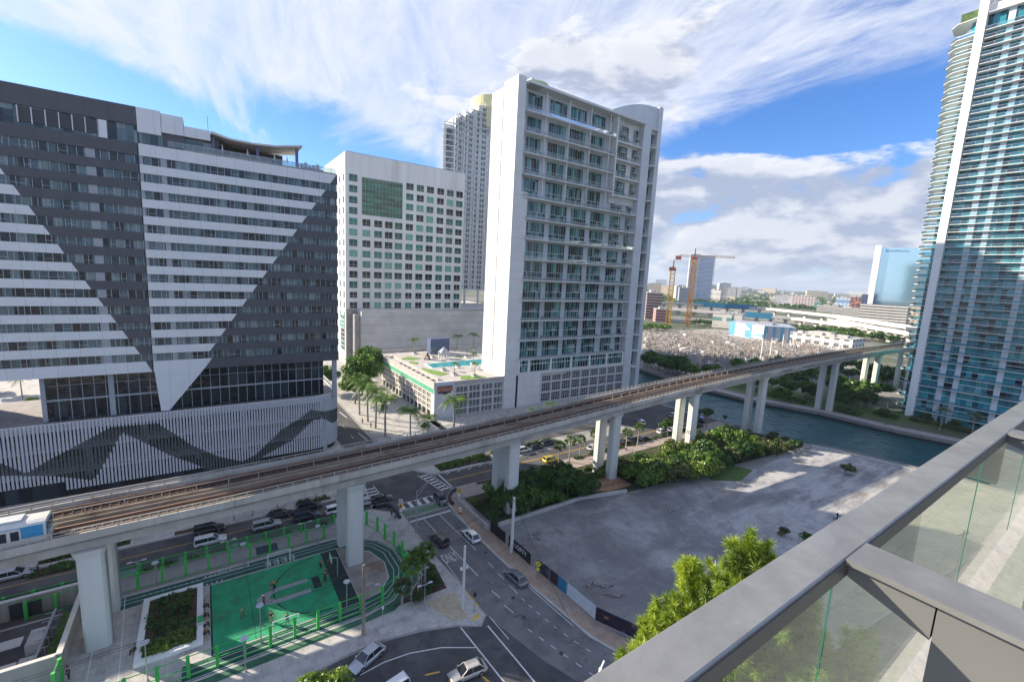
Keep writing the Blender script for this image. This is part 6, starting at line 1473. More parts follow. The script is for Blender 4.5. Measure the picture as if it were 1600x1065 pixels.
for i, o_ in enumerate(((0, 0, -.3), (.35, .9, -.35), (-.35, -.9, -.35))):
    wire(pts['c'], pts['b']+Vector((0, 0, -.2)), 'cable from the concrete pole over the lot edge towards the balcony, %s of three' % ORD[i], 1.0, o_)
    wire(pts['w'], pts['c'], 'cable between the brown wooden pole and the concrete pole, %s of three' % ORD[i], .7, (0, .5*i, -.3-.35*i))
for i in range(2): wire(pts['w'], pts['lot'], 'cable crossing the near part of the green court, %s of two' % ORD[i], .8, (0, .3*i, -.4-.5*i))
# corner post with pedestrian signal, parking posts
e = empty('pedestrian_signal', at(741, 955, KB), 0, 'short grey post with a black signal head at the tip of the corner pavement', 'pedestrian signal'); mb = MB(); mb.cyl((0, 0, 0), (0, 0, 2.5), .06, n=8); mb.cyl((0, 0, 0), (0, 0, .3), .16, .1, 8); part(mb, 'post', STEEL, e); mb = MB(); mb.box(-.16, .16, -.12, .12, 2.4, 2.95); part(mb, 'signal_head', BLACK, e)
e = empty('push_button_post', at(598, 978, KB), 0, 'slim grey post with a white cap between wooden pole and corner', 'post'); mb = MB(); mb.cyl((0, 0, 0), (0, 0, 3.0), .05, n=6); part(mb, 'post', STEEL, e); mb = MB(); mb.box(-.12, .12, -.08, .08, 2.6, 3.0); part(mb, 'cap', WHITE, e)
# warning signs
YS = flat('sign_yellow', (.75, .38, .02), .5); YS2 = flat('sign_bright_yellow', (.75, .62, .02), .5)
def dsign(px, py, h, lab, m_, extra=None, fr=R(-35), z=KB):
    e = empty('warning_sign', at(px, py, z), fr, lab, 'road sign'); mb = MB(); mb.cyl((0, 0, 0), (0, 0, h), .035, n=6); part(mb, 'post', STEEL, e)
    s_ = .55; mb = MB(); mb.xz([(0, h-.3), (s_, h+.25), (0, h+.8), (-s_, h+.25)], -.06, -.04); d_ = part(mb, 'sign_face', m_, e)
    mb = MB(); mb.xz([(-.06, h), (.06, h), (.06, h+.32), (-.06, h+.32)], -.075, -.062); mb.xz([(-.16, h+.1), (.16, h+.26), (.1, h+.34), (-.2, h+.2)], -.075, -.062); mb.cyl((0, -.062, h+.45), (0, -.075, h+.45), .08, n=8); part(mb, 'pedestrian_symbol', BLACK, d_)
    mb = MB(); mb.box(-.25, .25, -.06, -.045, h-.95, h-.4); part(mb, 'lower_plate', WHITE if extra != 'y' else m_, e)
    if extra == 'top': mb = MB(); mb.box(-.4, .4, -.06, -.04, h+.85, h+1.65); q = part(mb, 'top_plate', WHITE, e); mb = MB(); mb.tube([(.28*math.cos(t*.628), -.07, h+1.25+.28*math.sin(t*.628)) for t in range(11)], .03, 4); mb.bar((-.2, -.07, h+1.45), (.2, -.07, h+1.05), .05); part(mb, 'prohibition_ring', flat('sign_red', (.6, .03, .03)), q)
    return e
dsign(626, 808, 2.2, 'orange-yellow pedestrian warning sign with a red and white plate above it, left of the crossing', YS, 'top')
dsign(717, 783, 2.2, 'orange-yellow pedestrian warning sign at the right end of the crossing', YS)
dsign(840, 900, 2.0, 'bright yellow warning sign standing at the black hoarding', YS2, 'y', fr=R(-60))
e = empty('traffic_drum', at(719, 801, KB), 0, 'orange and white traffic drum at the corner below the yellow sign', 'traffic drum')
mb = MB(); mb.cyl((0, 0, 0), (0, 0, .08), .42, n=12); part(mb, 'base', BLACK, e)
for k, c in enumerate(('sign_red_orange', None, 'sign_red_orange', None)):
    mb = MB(); mb.cyl((0, 0, .08+.26*k), (0, 0, .34+.26*k), .30-.02*k, .285-.02*k, 12); part(mb, 'band', flat('drum_orange', (.72, .12, .04), .5) if c else WHITE, e)
# curved dark guard walls at the corners
for L, lab in (([at(*q) for q in ((588, 794), (603, 790), (612, 793), (618, 800), (625, 811))], 'curved black bollard rail at the left street corner'), ([at(*q) for q in ((712, 766), (705, 771), (702, 778), (704, 785), (708, 789))], 'curved black bollard rail at the right street corner')):
    mb = MB(); mb.strip([(q.x, q.y) for q in L], -.25, .25, KB, KB+.5); o = mb.build('corner_kerb_guard', flat('rubber_black', (.03, .03, .045), .8)); tag(o, lab, 'kerb guard')
# hoardings along the lot
BN = flat('banner_black', (.012, .012, .016), .6)
def hoard(a, b_, h, m_, lab, txt=None, photo=None):
    a = Vector(a); b_ = Vector(b_); d = (b_-a); Lh = d.length; ang = math.atan2(d.y, d.x); e = empty('site_hoarding', (a.x, a.y, KB), ang, lab, 'hoarding')
    mb = MB(); mb.box(0, Lh, -.03, .03, .1, h); f = part(mb, 'banner', m_, e)
    mb = MB(); [mb.cyl((k*Lh/max(1, round(Lh/3)), .06, 0), (k*Lh/max(1, round(Lh/3)), .06, h+.1), .04, n=6) for k in range(int(round(Lh/3))+1)]; part(mb, 'post', STEEL, e)
    if txt:
        me = textmesh(txt, h*.55, .004); me.materials.append(WHITE); o = bpy.data.objects.new('lettering', me); COL.objects.link(o); o.parent = f; o.location = (Lh*.56, -.045, h*.58); o.rotation_euler = (R(90), 0, 0)
    return e, f, Lh
HH = 2.1
def piece(px): return px
hoard((42.6, 65.6), (42.9, 60.9), HH, BN, 'plain black hoarding above the concrete pole')
hoard((43.0, 60.0), (43.1, 53.6), HH, BN, 'black hoarding panel lettered LOFTY beside the yellow sign', 'LOFTY')
def cityphoto(name, cols, cell):
    M = bpy.data.materials.new(name); M.use_nodes = True; n_ = NT(M.node_tree); b_ = M.node_tree.nodes['Principled BSDF']; t_ = n_.n('ShaderNodeTexCoord').outputs['Object']
    q = n_.vm('FLOOR', n_.vm('MULTIPLY', t_, cell)); wn = n_.n('ShaderNodeTexWhiteNoise'); n_.l(q, wn.inputs['Vector']); r = n_.n('ShaderNodeValToRGB'); r.color_ramp.interpolation = 'CONSTANT'; e_ = r.color_ramp.elements
    e_[0].color = cols[0]+(1,); e_[1].position = 1/len(cols); e_[1].color = cols[1]+(1,)
    for i, c in enumerate(cols[2:]): x = e_.new((i+2)/len(cols)); x.color = c+(1,)
    n_.l(wn.outputs[0], r.inputs[0]); c = n_.mix(n_.smooth(n_.noise(t_, 1.2, 5), .35, .65), r.outputs[0], cols[0]); n_.l(c, b_.inputs['Base Color']); b_.inputs['Roughness'].default_value = .4; return M
hoard((43.2, 52.0), (43.55, 49.2), HH, cityphoto('skyline_print', [(.03, .035, .05), (.05, .16, .22), (.02, .02, .03), (.10, .09, .08)], (2.5, 1, 1.2)), 'printed skyline hoarding between the yellow sign and the dark brown panel')
hoard((43.55, 49.0), (43.65, 47.2), HH, flat('banner_brown', (.03, .022, .028), .5), 'narrow dark brown hoarding panel left of the blue one')
hoard((43.65, 47.1), (43.75, 45.2), HH, cityphoto('blue_tower_print', [(.02, .16, .30), (.05, .26, .42), (.22, .40, .5)], (3.3, 1, .4)), 'blue hoarding panel printed with tall towers')
hoard((43.75, 45.1), (43.95, 39.3), HH, mat('pale_banner', (.50, .55, .57), .5, var=.06, scale=1.5), 'long pale grey hoarding panel in the middle of the row')
hoard((43.95, 39.2), (47.3, 31.6), HH, cityphoto('night_city_print', [(.012, .012, .03), (.05, .02, .03), (.30, .14, .06), (.02, .02, .05), (.10, .07, .10), (.03, .02, .03)], (1.6, 1, 2.2)), 'dark hoarding panel with warm night city print near the pine')
hoard((47.3, 31.5), (51, 26.5), HH, cityphoto('street_print', [(.20, .26, .32), (.09, .10, .11), (.26, .33, .42), (.12, .10, .10)], (1.2, 1, 1.8)), 'pale street scene hoarding partly hidden by the pine')
# retaining wall beside bushes
mb = MB(); mb.strip([(42.4, 78.6), (42.4, 66.6)], -.18, .18, KB, KB+.9); o = mb.build('retaining_wall', CONC); tag(o, 'pale concrete wall between the sandy pavement and the bushes', 'low wall')
e = empty('brick_ramp', (77, 69, 0), 0, 'brick-coloured clearing with steps and metal railings between the bushes', 'steps'); BR = mat('brick_paving', (.36, .20, .12), .9, var=.12, scale=2)
mb = MB(); mb.prism([(70.5, 68.2), (75, 65.8), (82, 65.6), (82.4, 71), (73, 72.5)], 0, .14); mb.prism([(72.5, 68.9), (76, 67.6), (80, 68.6), (79, 71)], .14, .30); mb.build('paving', BR, e)
mb = MB(); [mb.cyl((71+1.9*k, 67.6-.35*k, .1), (71+1.9*k, 67.6-.35*k, 1.1), .04, n=5) for k in range(6)]; mb.bar((71, 67.6, 1.1), (80.5, 65.85, 1.1), .05); mb.build('railing', DMET, e)
mb = MB(); mb.tube([(79, 65.3, .03), (81, 64.3, .03), (84.5, 63.9, .03)], .08, 6); o = mb.build('black_pipe', BLACK); tag(o, 'black pipe lying at the lot edge below the brick clearing', 'pipe')
# debris on the lot
for i, (px, py, L_, a) in enumerate([(826, 842, 4.4, .35), (842, 836, 2.5, .9), (1218, 834, 1.2, 0), (1304, 810, 1.0, .4), (940, 915, 3.2, -.5), (925, 912, 2.2, .2), (960, 930, 2.5, -.6), (1050, 797, 2, .1)]):
    p = at(px, py, .05); rs2 = np.random.RandomState(i); e = empty('rubble_pile', p, a, ['long thin heap of broken boards on the lot near the concrete pole', 'short upright plank stuck in the heap of boards', 'small rubble pile beside the shrub at the sunny strip', 'dark stump standing on the sunny strip', 'broken kerb rubble inside the lot above the pale hoarding', 'small stones left of the kerb rubble', 'scattered stones right of the kerb rubble', 'flat debris in the middle of the lot'][i], 'rubble')
    mb = MB()
    for k in range(16): x_, y_ = rs2.uniform(-L_/2, L_/2), rs2.uniform(-.35, .35); s1, s2 = rs2.uniform(.1, .5), rs2.uniform(.06, .2); mb.box(x_-s1, x_+s1, y_-s2, y_+s2, 0, rs2.uniform(.05, .3))
    part(mb, 'pieces', mat('rubble_mix', (.24, .21, .19), .95, var=.3, scale=3), e)
e = empty('stump_figure', at(1308, 812, .05), 0, 'dark upright post with a crosspiece on the sunny strip of the lot', 'post'); mb = MB(); mb.bar((0, 0, 0), (0, .1, 1.6), .22); mb.bar((0, -.5, 1.0), (0, .5, 1.3), .15); part(mb, 'post', DMET, e)
plant('busho', at(1225, 838).x, at(1225, 838).y, .55, 'dry shrub beside the sunny strip of the lot above the pine'); plant('bushd', at(1262, 850).x, at(1262, 850).y, .6, 'dark shrub half hidden by the balcony rail next to the sunny strip')

# ------------------------------------------------------------------ WALLED YARD at lower left
yd = empty('walled_yard', (-19, 74, 0), 0, 'roofless concrete utility yard with stained walls below the left end of the railway', 'walled yard')
YW = mat('stained_yard_wall', (.40, .375, .33), .9, var=.12, scale=.6, col2=(.16, .13, .10, 1), c2=(.50, .70), streak=True); hY = 2.9
mb = MB(); mb.box(-15.5, -15.15, 65.2, 79.2, 0, hY); mb.box(-60, -15.5, 78.9, 79.2, 0, hY); mb.box(-24.6, -24.2, 60, 78.9, 0, hY+.3); mb.box(-60, -15.5, 64.9, 65.2, 0, hY+.0); mb.build('wall', YW, yd)
mb = MB(); mb.box(-15.6, -15.05, 65.0, 79.3, hY, hY+.1); mb.box(-60, -15.6, 78.8, 79.3, hY, hY+.1); mb.box(-24.7, -24.1, 60, 78.8, hY+.3, hY+.4); mb.box(-60, -15.6, 64.8, 65.3, hY, hY+.1); mb.build('coping', OFFW, yd)
mb = MB(); mb.box(-24.2, -15.5, 65.2, 78.9, .0, .16); mb.build('floor', mat('dark_yard_floor', (.10, .095, .10), .9), yd)
mb = MB(); mb.box(-17.3, -15.6, 66, 77, .16, .5); mb.build('grass_bank', GRASS, yd)
mb = MB(); mb.box(-22.6, -19.6, 78.8, 78.86, .2, 2.4); mb.box(-21.2, -21.05, 78.7, 78.8, .2, 2.4); mb.build('gate', DMET, yd)
mb = MB(); mb.box(-24, -19.6, 70.2, 71.6, 1.9, 2.15); mb.box(-24, -19.2, 66.5, 67.2, 1.9, 2.1); mb.box(-19.4, -18, 70.5, 73.4, .16, 1.5); mb.box(-19.4, -18, 66.4, 68.8, .16, 1.2); mb.build('block_shed', OFFW, yd)
e = empty('pipe_rack', (-17.7, 71, .16), 0, 'row of grey steel frames along the grass inside the walled yard', 'pipe rack')
mb = MB()
for k in range(6): y = 66.6+1.7*k; mb.cyl((-17.9, y, .2), (-17.9, y, 2.1), .05, n=5); mb.cyl((-17.2, y, .2), (-17.2, y, 2.1), .05, n=5); mb.bar((-18.5, y, 2.1), (-16.9, y, 2.1), .08)
mb.bar((-17.6, 66.4, 2.2), (-17.6, 75.5, 2.2), .25, .12); mb.build('frame', STEEL, e)
place = None
# ------------------------------------------------------------------ DISTANT CITY
def facade(name, wall, glass, fh=3.4, bw=3.2, fr=.45, fb=.55, strip=False):
    if name in MC: return MC[name]
    M = bpy.data.materials.new(name); M.use_nodes = True; n_ = NT(M.node_tree); b_ = M.node_tree.nodes['Principled BSDF']
    t_ = n_.n('ShaderNodeTexCoord').outputs['Object']; s_ = n_.n('ShaderNodeSeparateXYZ'); n_.l(t_, s_.inputs[0])
    zf_ = n_.m('FRACT', n_.m('DIVIDE', s_.outputs[2], fh)); xf = n_.m('FRACT', n_.m('DIVIDE', n_.m('ADD', s_.outputs[0], s_.outputs[1]), bw))
    a = n_.m('GREATER_THAN', zf_, 1-fr)
    if not strip: a = n_.m('MULTIPLY', a, n_.m('GREATER_THAN', xf, 1-fb))
    nz = n_.n('ShaderNodeNewGeometry'); sn = n_.n('ShaderNodeSeparateXYZ'); n_.l(nz.outputs['Normal'], sn.inputs[0]); a = n_.m('MULTIPLY', a, n_.m('LESS_THAN', n_.m('ABSOLUTE', sn.outputs[2]), .5))
    w_ = n_.mix(n_.smooth(n_.noise(t_, .08, 4), .35, .65), tuple(c*.9 for c in wall), tuple(min(1, c*1.08) for c in wall))
    n_.l(n_.mix(a, w_, glass), b_.inputs['Base Color']); b_.inputs['Roughness'].default_value = .6; MC[name] = M; return M
FM = [facade('fac_white', (.66, .65, .62), (.10, .12, .14)), facade('fac_cream', (.62, .54, .40), (.12, .11, .10), 3.4, 4), facade('fac_pinkish', (.45, .34, .30), (.08, .07, .07), 3.6, 3, .45, .8, True), facade('fac_grey', (.42, .43, .45), (.08, .10, .13), 3.2, 2.6), facade('fac_band', (.58, .56, .53), (.10, .10, .11), 3.6, 3, .42, .8, True), facade('fac_tan', (.50, .43, .34), (.1, .1, .1), 3.4, 5), facade('fac_blue', (.30, .36, .44), (.07, .10, .15), 3.4, 2.4)]
ROOF = mat('flat_roof_grey', (.45, .44, .42), .9, var=.1, scale=.1)
def blk(px0, px1, yb, yt, depth, m_, lab, group=None, nm='distant_building', cat='building', rot=None, steps=True, z0=0):
    pc = at((px0+px1)/2, yb, z0); dep = (pc-Vector((0, 0, EYE))).dot(CF); w = (px1-px0)*dep/F_PX; h = (yb-yt)*dep/F_PX
    ang = math.atan2(pc.y, pc.x)-math.pi/2+(RS.uniform(-.35, .35) if rot is None else rot); e = empty(nm, pc, ang, lab, cat, group)
    mb = MB(); mb.box(-w/2, w/2, 0, depth, 0, h); part(mb, 'wall', m_, e)
    mb = MB(); mb.box(-w/2-.3, w/2+.3, -.3, depth+.3, h, h+.7); mb.box(-w*.2, w*.1, depth*.3, depth*.7, h+.7, h+3.2)
    if steps: mb.box(w*.18, w*.3, depth*.2, depth*.5, h+.7, h+2.2)
    part(mb, 'roof', ROOF, e); return e, w, h
B = blk
B(1008, 1031, 499, 458, 25, FM[2], 'brown banded office block just right of the loft tower', rot=.2)
B(1024, 1043, 503, 484, 18, facade('fac_pink', (.50, .28, .28), (.2, .1, .1), 3.5, 4, .4, .7, True), 'low pink banded building below the brown block', rot=.2)
for a in [(1012, 1032, 458, 443, 22, FM[1], 'yellow cream apartment block above the brown office block'), (1032, 1052, 462, 446, 22, FM[1], 'second yellow cream apartment block right behind the orange crane'), (1024, 1040, 447, 437, 20, FM[6], 'blue grey building on the horizon above the cream blocks'), (1055, 1067, 470, 447, 20, FM[0], 'white slab between the two cranes'), (1060, 1077, 474, 450, 20, FM[3], 'grey block directly behind the taller crane mast'),
  (1098, 1124, 471, 453, 24, facade('fac_arc', (.68, .67, .64), (.25, .24, .22), 14, 3, .8, .35), 'white building with tall arches right of the white tower'), (1100, 1118, 454, 445, 24, FM[0], 'white stepped block behind the arched building'), (1122, 1139, 468, 443, 22, FM[0], 'white block with a pitched top right of the arched building'), (1136, 1148, 469, 449, 20, FM[3], 'grey white gabled block before the highway'), (1145, 1156, 467, 450, 20, FM[0], 'slim white block at the end of the white row'),
  (1158, 1168, 455, 448, 20, FM[0], 'small white block alone on the horizon'), (1191, 1210, 459, 450, 30, FM[1], 'cream stepped block on the horizon left of centre'), (1213, 1240, 478, 462, 30, facade('fac_w2', (.6, .6, .6), (.2, .25, .3), 3.3, 2.5), 'white building with pale blue windows before the billboard'), (1238, 1270, 480, 463, 30, facade('fac_red', (.62, .58, .55), (.35, .10, .10), 6, 7), 'white building with a red sign right of the pale blue windows'), (1262, 1290, 466, 455, 40, FM[1], 'long cream building on the horizon'), (1306, 1325, 464, 459, 30, FM[0], 'white low hall above the murals'), (1325, 1346, 463, 456, 30, FM[0], 'white stepped hall above the orange mural'), (1272, 1281, 484, 472, 10, facade('fac_green', (.12, .32, .28), (.1, .25, .2)), 'small green building left of the murals')]: B(*a)
t_, w, h = B(1072, 1087, 471, 399, 24, FM[0], 'white face tower with balconies behind the taller crane', nm='distant_tower', cat='tower', rot=.1)
mb = MB(); mb.box(w/2, w/2+34, 2, 22, 0, h*.985); part(mb, 'side_wing', facade('fac_blue2', (.70, .75, .82), (.28, .34, .44), 3.4, 3.2, .6, .7, True), t_)
mb = MB()
for k in range(36): mb.box(w/2+34, w/2+38, 3, 20, 6+h*.96*k/36, 7+h*.96*k/36)
part(mb, 'balcony_stack', ROOF, t_)
# mural halls, striped garage, glass tower with sign
e, w, h = B(1306, 1324, 482, 465, 25, facade('fac_mural', (.22, .34, .55), (.55, .62, .68), 16, 9, .5, .8), 'hall with a blue and white painted end wall beside the orange mural', rot=.0, nm='mural_building')
def muralmat():
    M = bpy.data.materials.new('orange_mural'); M.use_nodes = True; n_ = NT(M.node_tree); b_ = M.node_tree.nodes['Principled BSDF']; t_ = n_.n('ShaderNodeTexCoord').outputs['Object']; f_ = n_.noise(t_, .14, 4); c = n_.mix(n_.smooth(f_, .42, .58), (.05, .05, .10), (.50, .20, .08)); c = n_.mix(n_.smooth(f_, .58, .68), c, (.65, .45, .22)); n_.l(c, b_.inputs['Base Color']); return M
B(1324, 1341, 482, 464, 25, muralmat(), 'hall painted with an orange and dark burst mural left of the striped garage', rot=.0, nm='mural_building')
B(1304, 1343, 497, 482, 30, FM[4], 'banded low office under the murals beside the highway', rot=.0)
B(1278, 1306, 487, 478, 20, FM[4], 'short banded annex left of the office under the murals', rot=.0)
B(1341, 1349, 503, 460, 25, facade('fac_slate', (.07, .10, .18), (.04, .06, .1)), 'dark blue glass stair tower between murals and striped garage', rot=.0)
pc = at(1376, 507, 0); dep = (pc-Vector((0, 0, EYE))).dot(CF); w = 58*dep/F_PX; h = 30*dep/F_PX
e = empty('striped_garage', pc, math.atan2(pc.y, pc.x)-math.pi/2, 'cream parking garage with six white horizontal stripes below the mirrored tower', 'parking garage')
mb = MB(); mb.box(-w/2, w/2, .8, 40, 0, h); part(mb, 'dark_core', flat('garage_shade', (.16, .15, .14), .9), e)
for k in range(7): mb = MB(); mb.box(-w/2, w/2, 0, 40.8, 2+h*k/7, 2+h*k/7+h/14); part(mb, 'parapet_band', OFFW, e)
mb = MB(); mb.box(w/2-.5, w/2+26, 2, 42, 0, h); part(mb, 'side_block', FM[5], e)
pc = at(1398, 498, 0); dep = (pc-Vector((0, 0, EYE))).dot(CF); w = 60*dep/F_PX; h = 109*dep/F_PX
e = empty('mirror_glass_tower', pc, math.atan2(pc.y, pc.x)-math.pi/2, 'mirrored sky-blue glass tower with a white edge wall and a dark roof sign', 'office tower')
MIR = bpy.data.materials.new('mirror_glass'); MIR.use_nodes = True; n_ = NT(MIR.node_tree); b_ = MIR.node_tree.nodes['Principled BSDF']; t__ = n_.n('ShaderNodeTexCoord').outputs['Object']
b_.inputs['Base Color'].default_value = (.55, .78, .86, 1); b_.inputs['Metallic'].default_value = .85; b_.inputs['Roughness'].default_value = .08
bp = n_.n('ShaderNodeBump'); bp.inputs['Strength'].default_value = .12; n_.l(n_.noise(t__, .12, 3), bp.inputs['Height']); n_.l(bp.outputs[0], b_.inputs['Normal'])
mb = MB(); mb.box(-w/2, w/2, 0, 30, 0, h); part(mb, 'glass_wall', MIR, e); mb = MB(); mb.box(-w/2-10, -w/2, -6, 36, 0, h+4); part(mb, 'white_edge_wall', WHITE, e)
me = textmesh('BankofAmerica', 5.6, .2); me.materials.append(flat('sign_navy', (.02, .07, .14))); o = bpy.data.objects.new('roof_sign', me); COL.objects.link(o); o.parent = e; o.location = (-w/2+24, -.4, h-6); o.rotation_euler = (R(90), 0, 0)
# near bank industrial buildings
B(1113, 1140, 512, 490, 30, facade('fac_wg', (.70, .66, .60), (.16, .34, .30), 12, 22, .35, .8), 'white warehouse with one green window band behind the substation', rot=-.1)
B(1138, 1157, 508, 491, 30, mat('cream_blank', (.68, .64, .58), .8), 'blank cream warehouse attached right of the green window', rot=-.1)
pc = at(1183, 531, 0); dep = (pc-Vector((0, 0, EYE))).dot(CF); sc_ = dep/F_PX
e = empty('painted_hall', pc, math.atan2(pc.y, pc.x)-math.pi/2-.15, 'low hall with white and blue angular painting on its two visible walls', 'hall')
mb = MB(); mb.prism([(8*sc_, 0), (48*sc_, 12), (30*sc_, 50), (-45*sc_, 46), (-48*sc_, 16)], 0, 23*sc_); part(mb, 'wall', facade('fac_hall', (.40, .42, .47), (.10, .32, .46), 60, 9, .99, .45), e)
mb = MB(); mb.faces([(7.5*sc_, -.15, 1.5), (7.5*sc_, -.15, 22.5*sc_), (-10*sc_, 5, 22.5*sc_), (-10*sc_, 5, 1.5)], [(0, 1, 2, 3)]); mb.faces([(-12*sc_, 5.2, 8), (-22*sc_, 8, 22*sc_), (-30*sc_, 10.6, 22*sc_), (-36*sc_, 12.2, 7)], [(0, 1, 2, 3)])
part(mb, 'white_painting', WHITE, e)
mb = MB(); mb.faces([(6*sc_, -.4, 3), (6*sc_, -.4, 11*sc_), (-8*sc_, 4.2, 8*sc_), (-8*sc_, 4.2, 3)], [(0, 1, 2, 3)]); part(mb, 'pale_blue_painting', flat('pool_blue_paint', (.18, .52, .68)), e)
mb = MB(); mb.box(-6*sc_, 14*sc_, 18, 34, 23*sc_, 26*sc_); part(mb, 'roof_bump', FM[3], e)
e, w, h = B(1236, 1322, 543, 525, 26, facade('fac_low', (.62, .62, .62), (.10, .11, .12), 5.5, 7, .5, .55), 'long low white building with roof equipment beyond the river trees', rot=-.35)
mb = MB()
for k in range(7): mb.box(-w*.42+w*.12*k, -w*.42+w*.12*k+4+k % 3*2, 4+k % 2*6, 9+k % 2*6, h+.7, h+2.4)
part(mb, 'roof_equipment', ROOF, e)
B(1150, 1235, 500, 494, 15, facade('fac_l2', (.55, .53, .48), (.2, .2, .2), 5, 7), 'very low tan sheds along the highway foot', rot=.05)
# scattered skyline
HUE = ['white', 'cream', 'brick-banded', 'grey', 'pale banded', 'tan', 'slate-blue']
items = []
for i in range(110):
    px = RS.uniform(1100, 1385); d_ = RS.uniform(0, 1)**1.3; hz_ = 445+(px-1000)*.0503*1.0-1.2; yb = hz_+1.8+d_*21
    if yb > 470+.05*(px-1100) and px < 1160: continue
    items.append((px, yb, RS.uniform(4, 13)*(.5+.6*d_), RS.uniform(1.5, 6.5)*(.6+.5*d_), RS.randint(7)))
items.sort(); cs_ = {}
for px, yb, w_, h_, k in items:
    z_ = 'near the horizon' if yb < 445+(px-1000)*.0503+8 else 'in the middle distance'; side = 'left' if px < 1190 else ('centre' if px < 1290 else 'right'); key = (k, z_, side); cs_[key] = cs_.get(key, 0)+1
    B(px-w_/2, px+w_/2, yb, yb-h_, 18, FM[k], 'small %s low-rise %s, %s of the far city, %s from left' % (HUE[k], z_, side, ORD[cs_[key]-1]), 'low-rise buildings of the far city')
# far woods: stuff masses and single trees
cs = []
for i in range(900):
    px = RS.uniform(1002, 1400); d_ = RS.rand()**1.6; hz_ = 445+(px-1000)*.0503; yb = hz_+1.6+d_*24; p = at(px, yb, 0); s_ = 4+(p.length/700)*2.6; cs.append(((p.x, p.y, s_*.45), (s_*1.6, s_*1.6, s_*.55)))
V, F = leafcloud([c[0] for c in cs], [c[1] for c in cs], 26, 3.0, RS); o = bpy.data.objects.new('distant_woods', mesh_np('distant_woods', V, F, LM['dark'])); COL.objects.link(o); tag(o, 'dark green tree canopy running through the far city to the horizon', 'woods', kind='stuff')
FT = []
for i in range(26): FT.append((RS.uniform(1225, 1402), None))
k_ = 0
for px, _ in sorted(FT):
    yb = 517+(px-1225)*.085+RS.uniform(-3, 6); plantpx(['far', 'faro'][k_ % 2], px, yb, 1.0, 'tree in the belt between low white building and highway, %s from the left' % ORD[min(k_, 29)], 'tree belt before the highway'); k_ += 1
for i in range(9): plantpx('far', 1088+i*7.5+RS.uniform(-2, 2), 508+RS.uniform(-2, 2), .8, 'tree behind the substation, %s from the left' % ORD[i], 'trees behind the substation')
for i in range(6): plantpx('faro', 1008+i*6.5, 515+RS.uniform(-2, 3), .8, 'tree at the foot of the brown office block, %s from the left' % ORD[i], 'trees below the brown block')
for i, (px, py, k, s_) in enumerate([(1010, 580, 'broadd', 1.3), (1018, 574, 'broadd', 1.3), (1030, 582, 'broad', 1.2), (1040, 588, 'broadd', 1.3), (1052, 586, 'broadd', 1.5), (1062, 583, 'big', .9), (1070, 592, 'broadd', 1.2), (1080, 594, 'broad', 1.1)]): plantpx(k, px, py, s_, 'tree on the far bank right of the loft tower, %s from the left' % ORD[i], 'far bank trees by the loft tower')
# highway viaducts
HWC = mat('highway_concrete', (.55, .52, .48), .85, var=.06, scale=.1)
def viaduct(L, z, w, lab, band=None):
    pts_ = [at(px, py, z) for px, py in L]; e = empty('highway_viaduct', (pts_[0].x, pts_[0].y, 0), 0, lab, 'highway'); xy = [(p.x, p.y) for p in pts_]
    mb = MB(); mb.strip(xy, -w/2, w/2, z-1.8, z); mb.strip(xy, w/2, w/2+.5, z-1.8, z+1.1); mb.strip(xy, -w/2-.5, -w/2, z-1.8, z+1.1); mb.build('deck', HWC, e)
    n = 0
    for a, b_ in zip(pts_[:-1], pts_[1:]):
        for k in range(4):
            q = a.lerp(b_, (k+.5)/4); mb = MB(); mb.box(q.x-1.6, q.x+1.6, q.y-1.6, q.y+1.6, 0, z-1.8); mb.box(q.x-3.5, q.x+3.5, q.y-3.5, q.y+3.5, z-3.2, z-1.8); mb.build('pier', HWC, e); n += 1
    if band: mb = MB(); mb.strip([(p.x, p.y) for p in band], w/2+1.0, w/2+1.6, z-3, z+4); mb.strip([(p.x, p.y) for p in band], -w/2-1.6, -w/2-1.0, z-3, z+4); mb.build('blue_barrier', flat('teal_tarp', (.02, .16, .28)), e)
    return e
viaduct([(1000, 471), (1100, 476), (1200, 482), (1300, 493), (1430, 512)], 15, 16, 'upper highway viaduct crossing behind the cranes and below the striped garage', [at(1085, 475, 15), at(1130, 478, 15), at(1178, 480.5, 15)])
viaduct([(1000, 479), (1047, 482), (1150, 490), (1240, 497), (1345, 511), (1425, 525)], 9, 12, 'lower highway ramp running in front of the upper viaduct', [at(1165, 491.5, 9), at(1207, 495, 9)])
viaduct([(1300, 499), (1370, 512), (1430, 522)], 12, 10, 'short parallel ramp beside the striped garage')
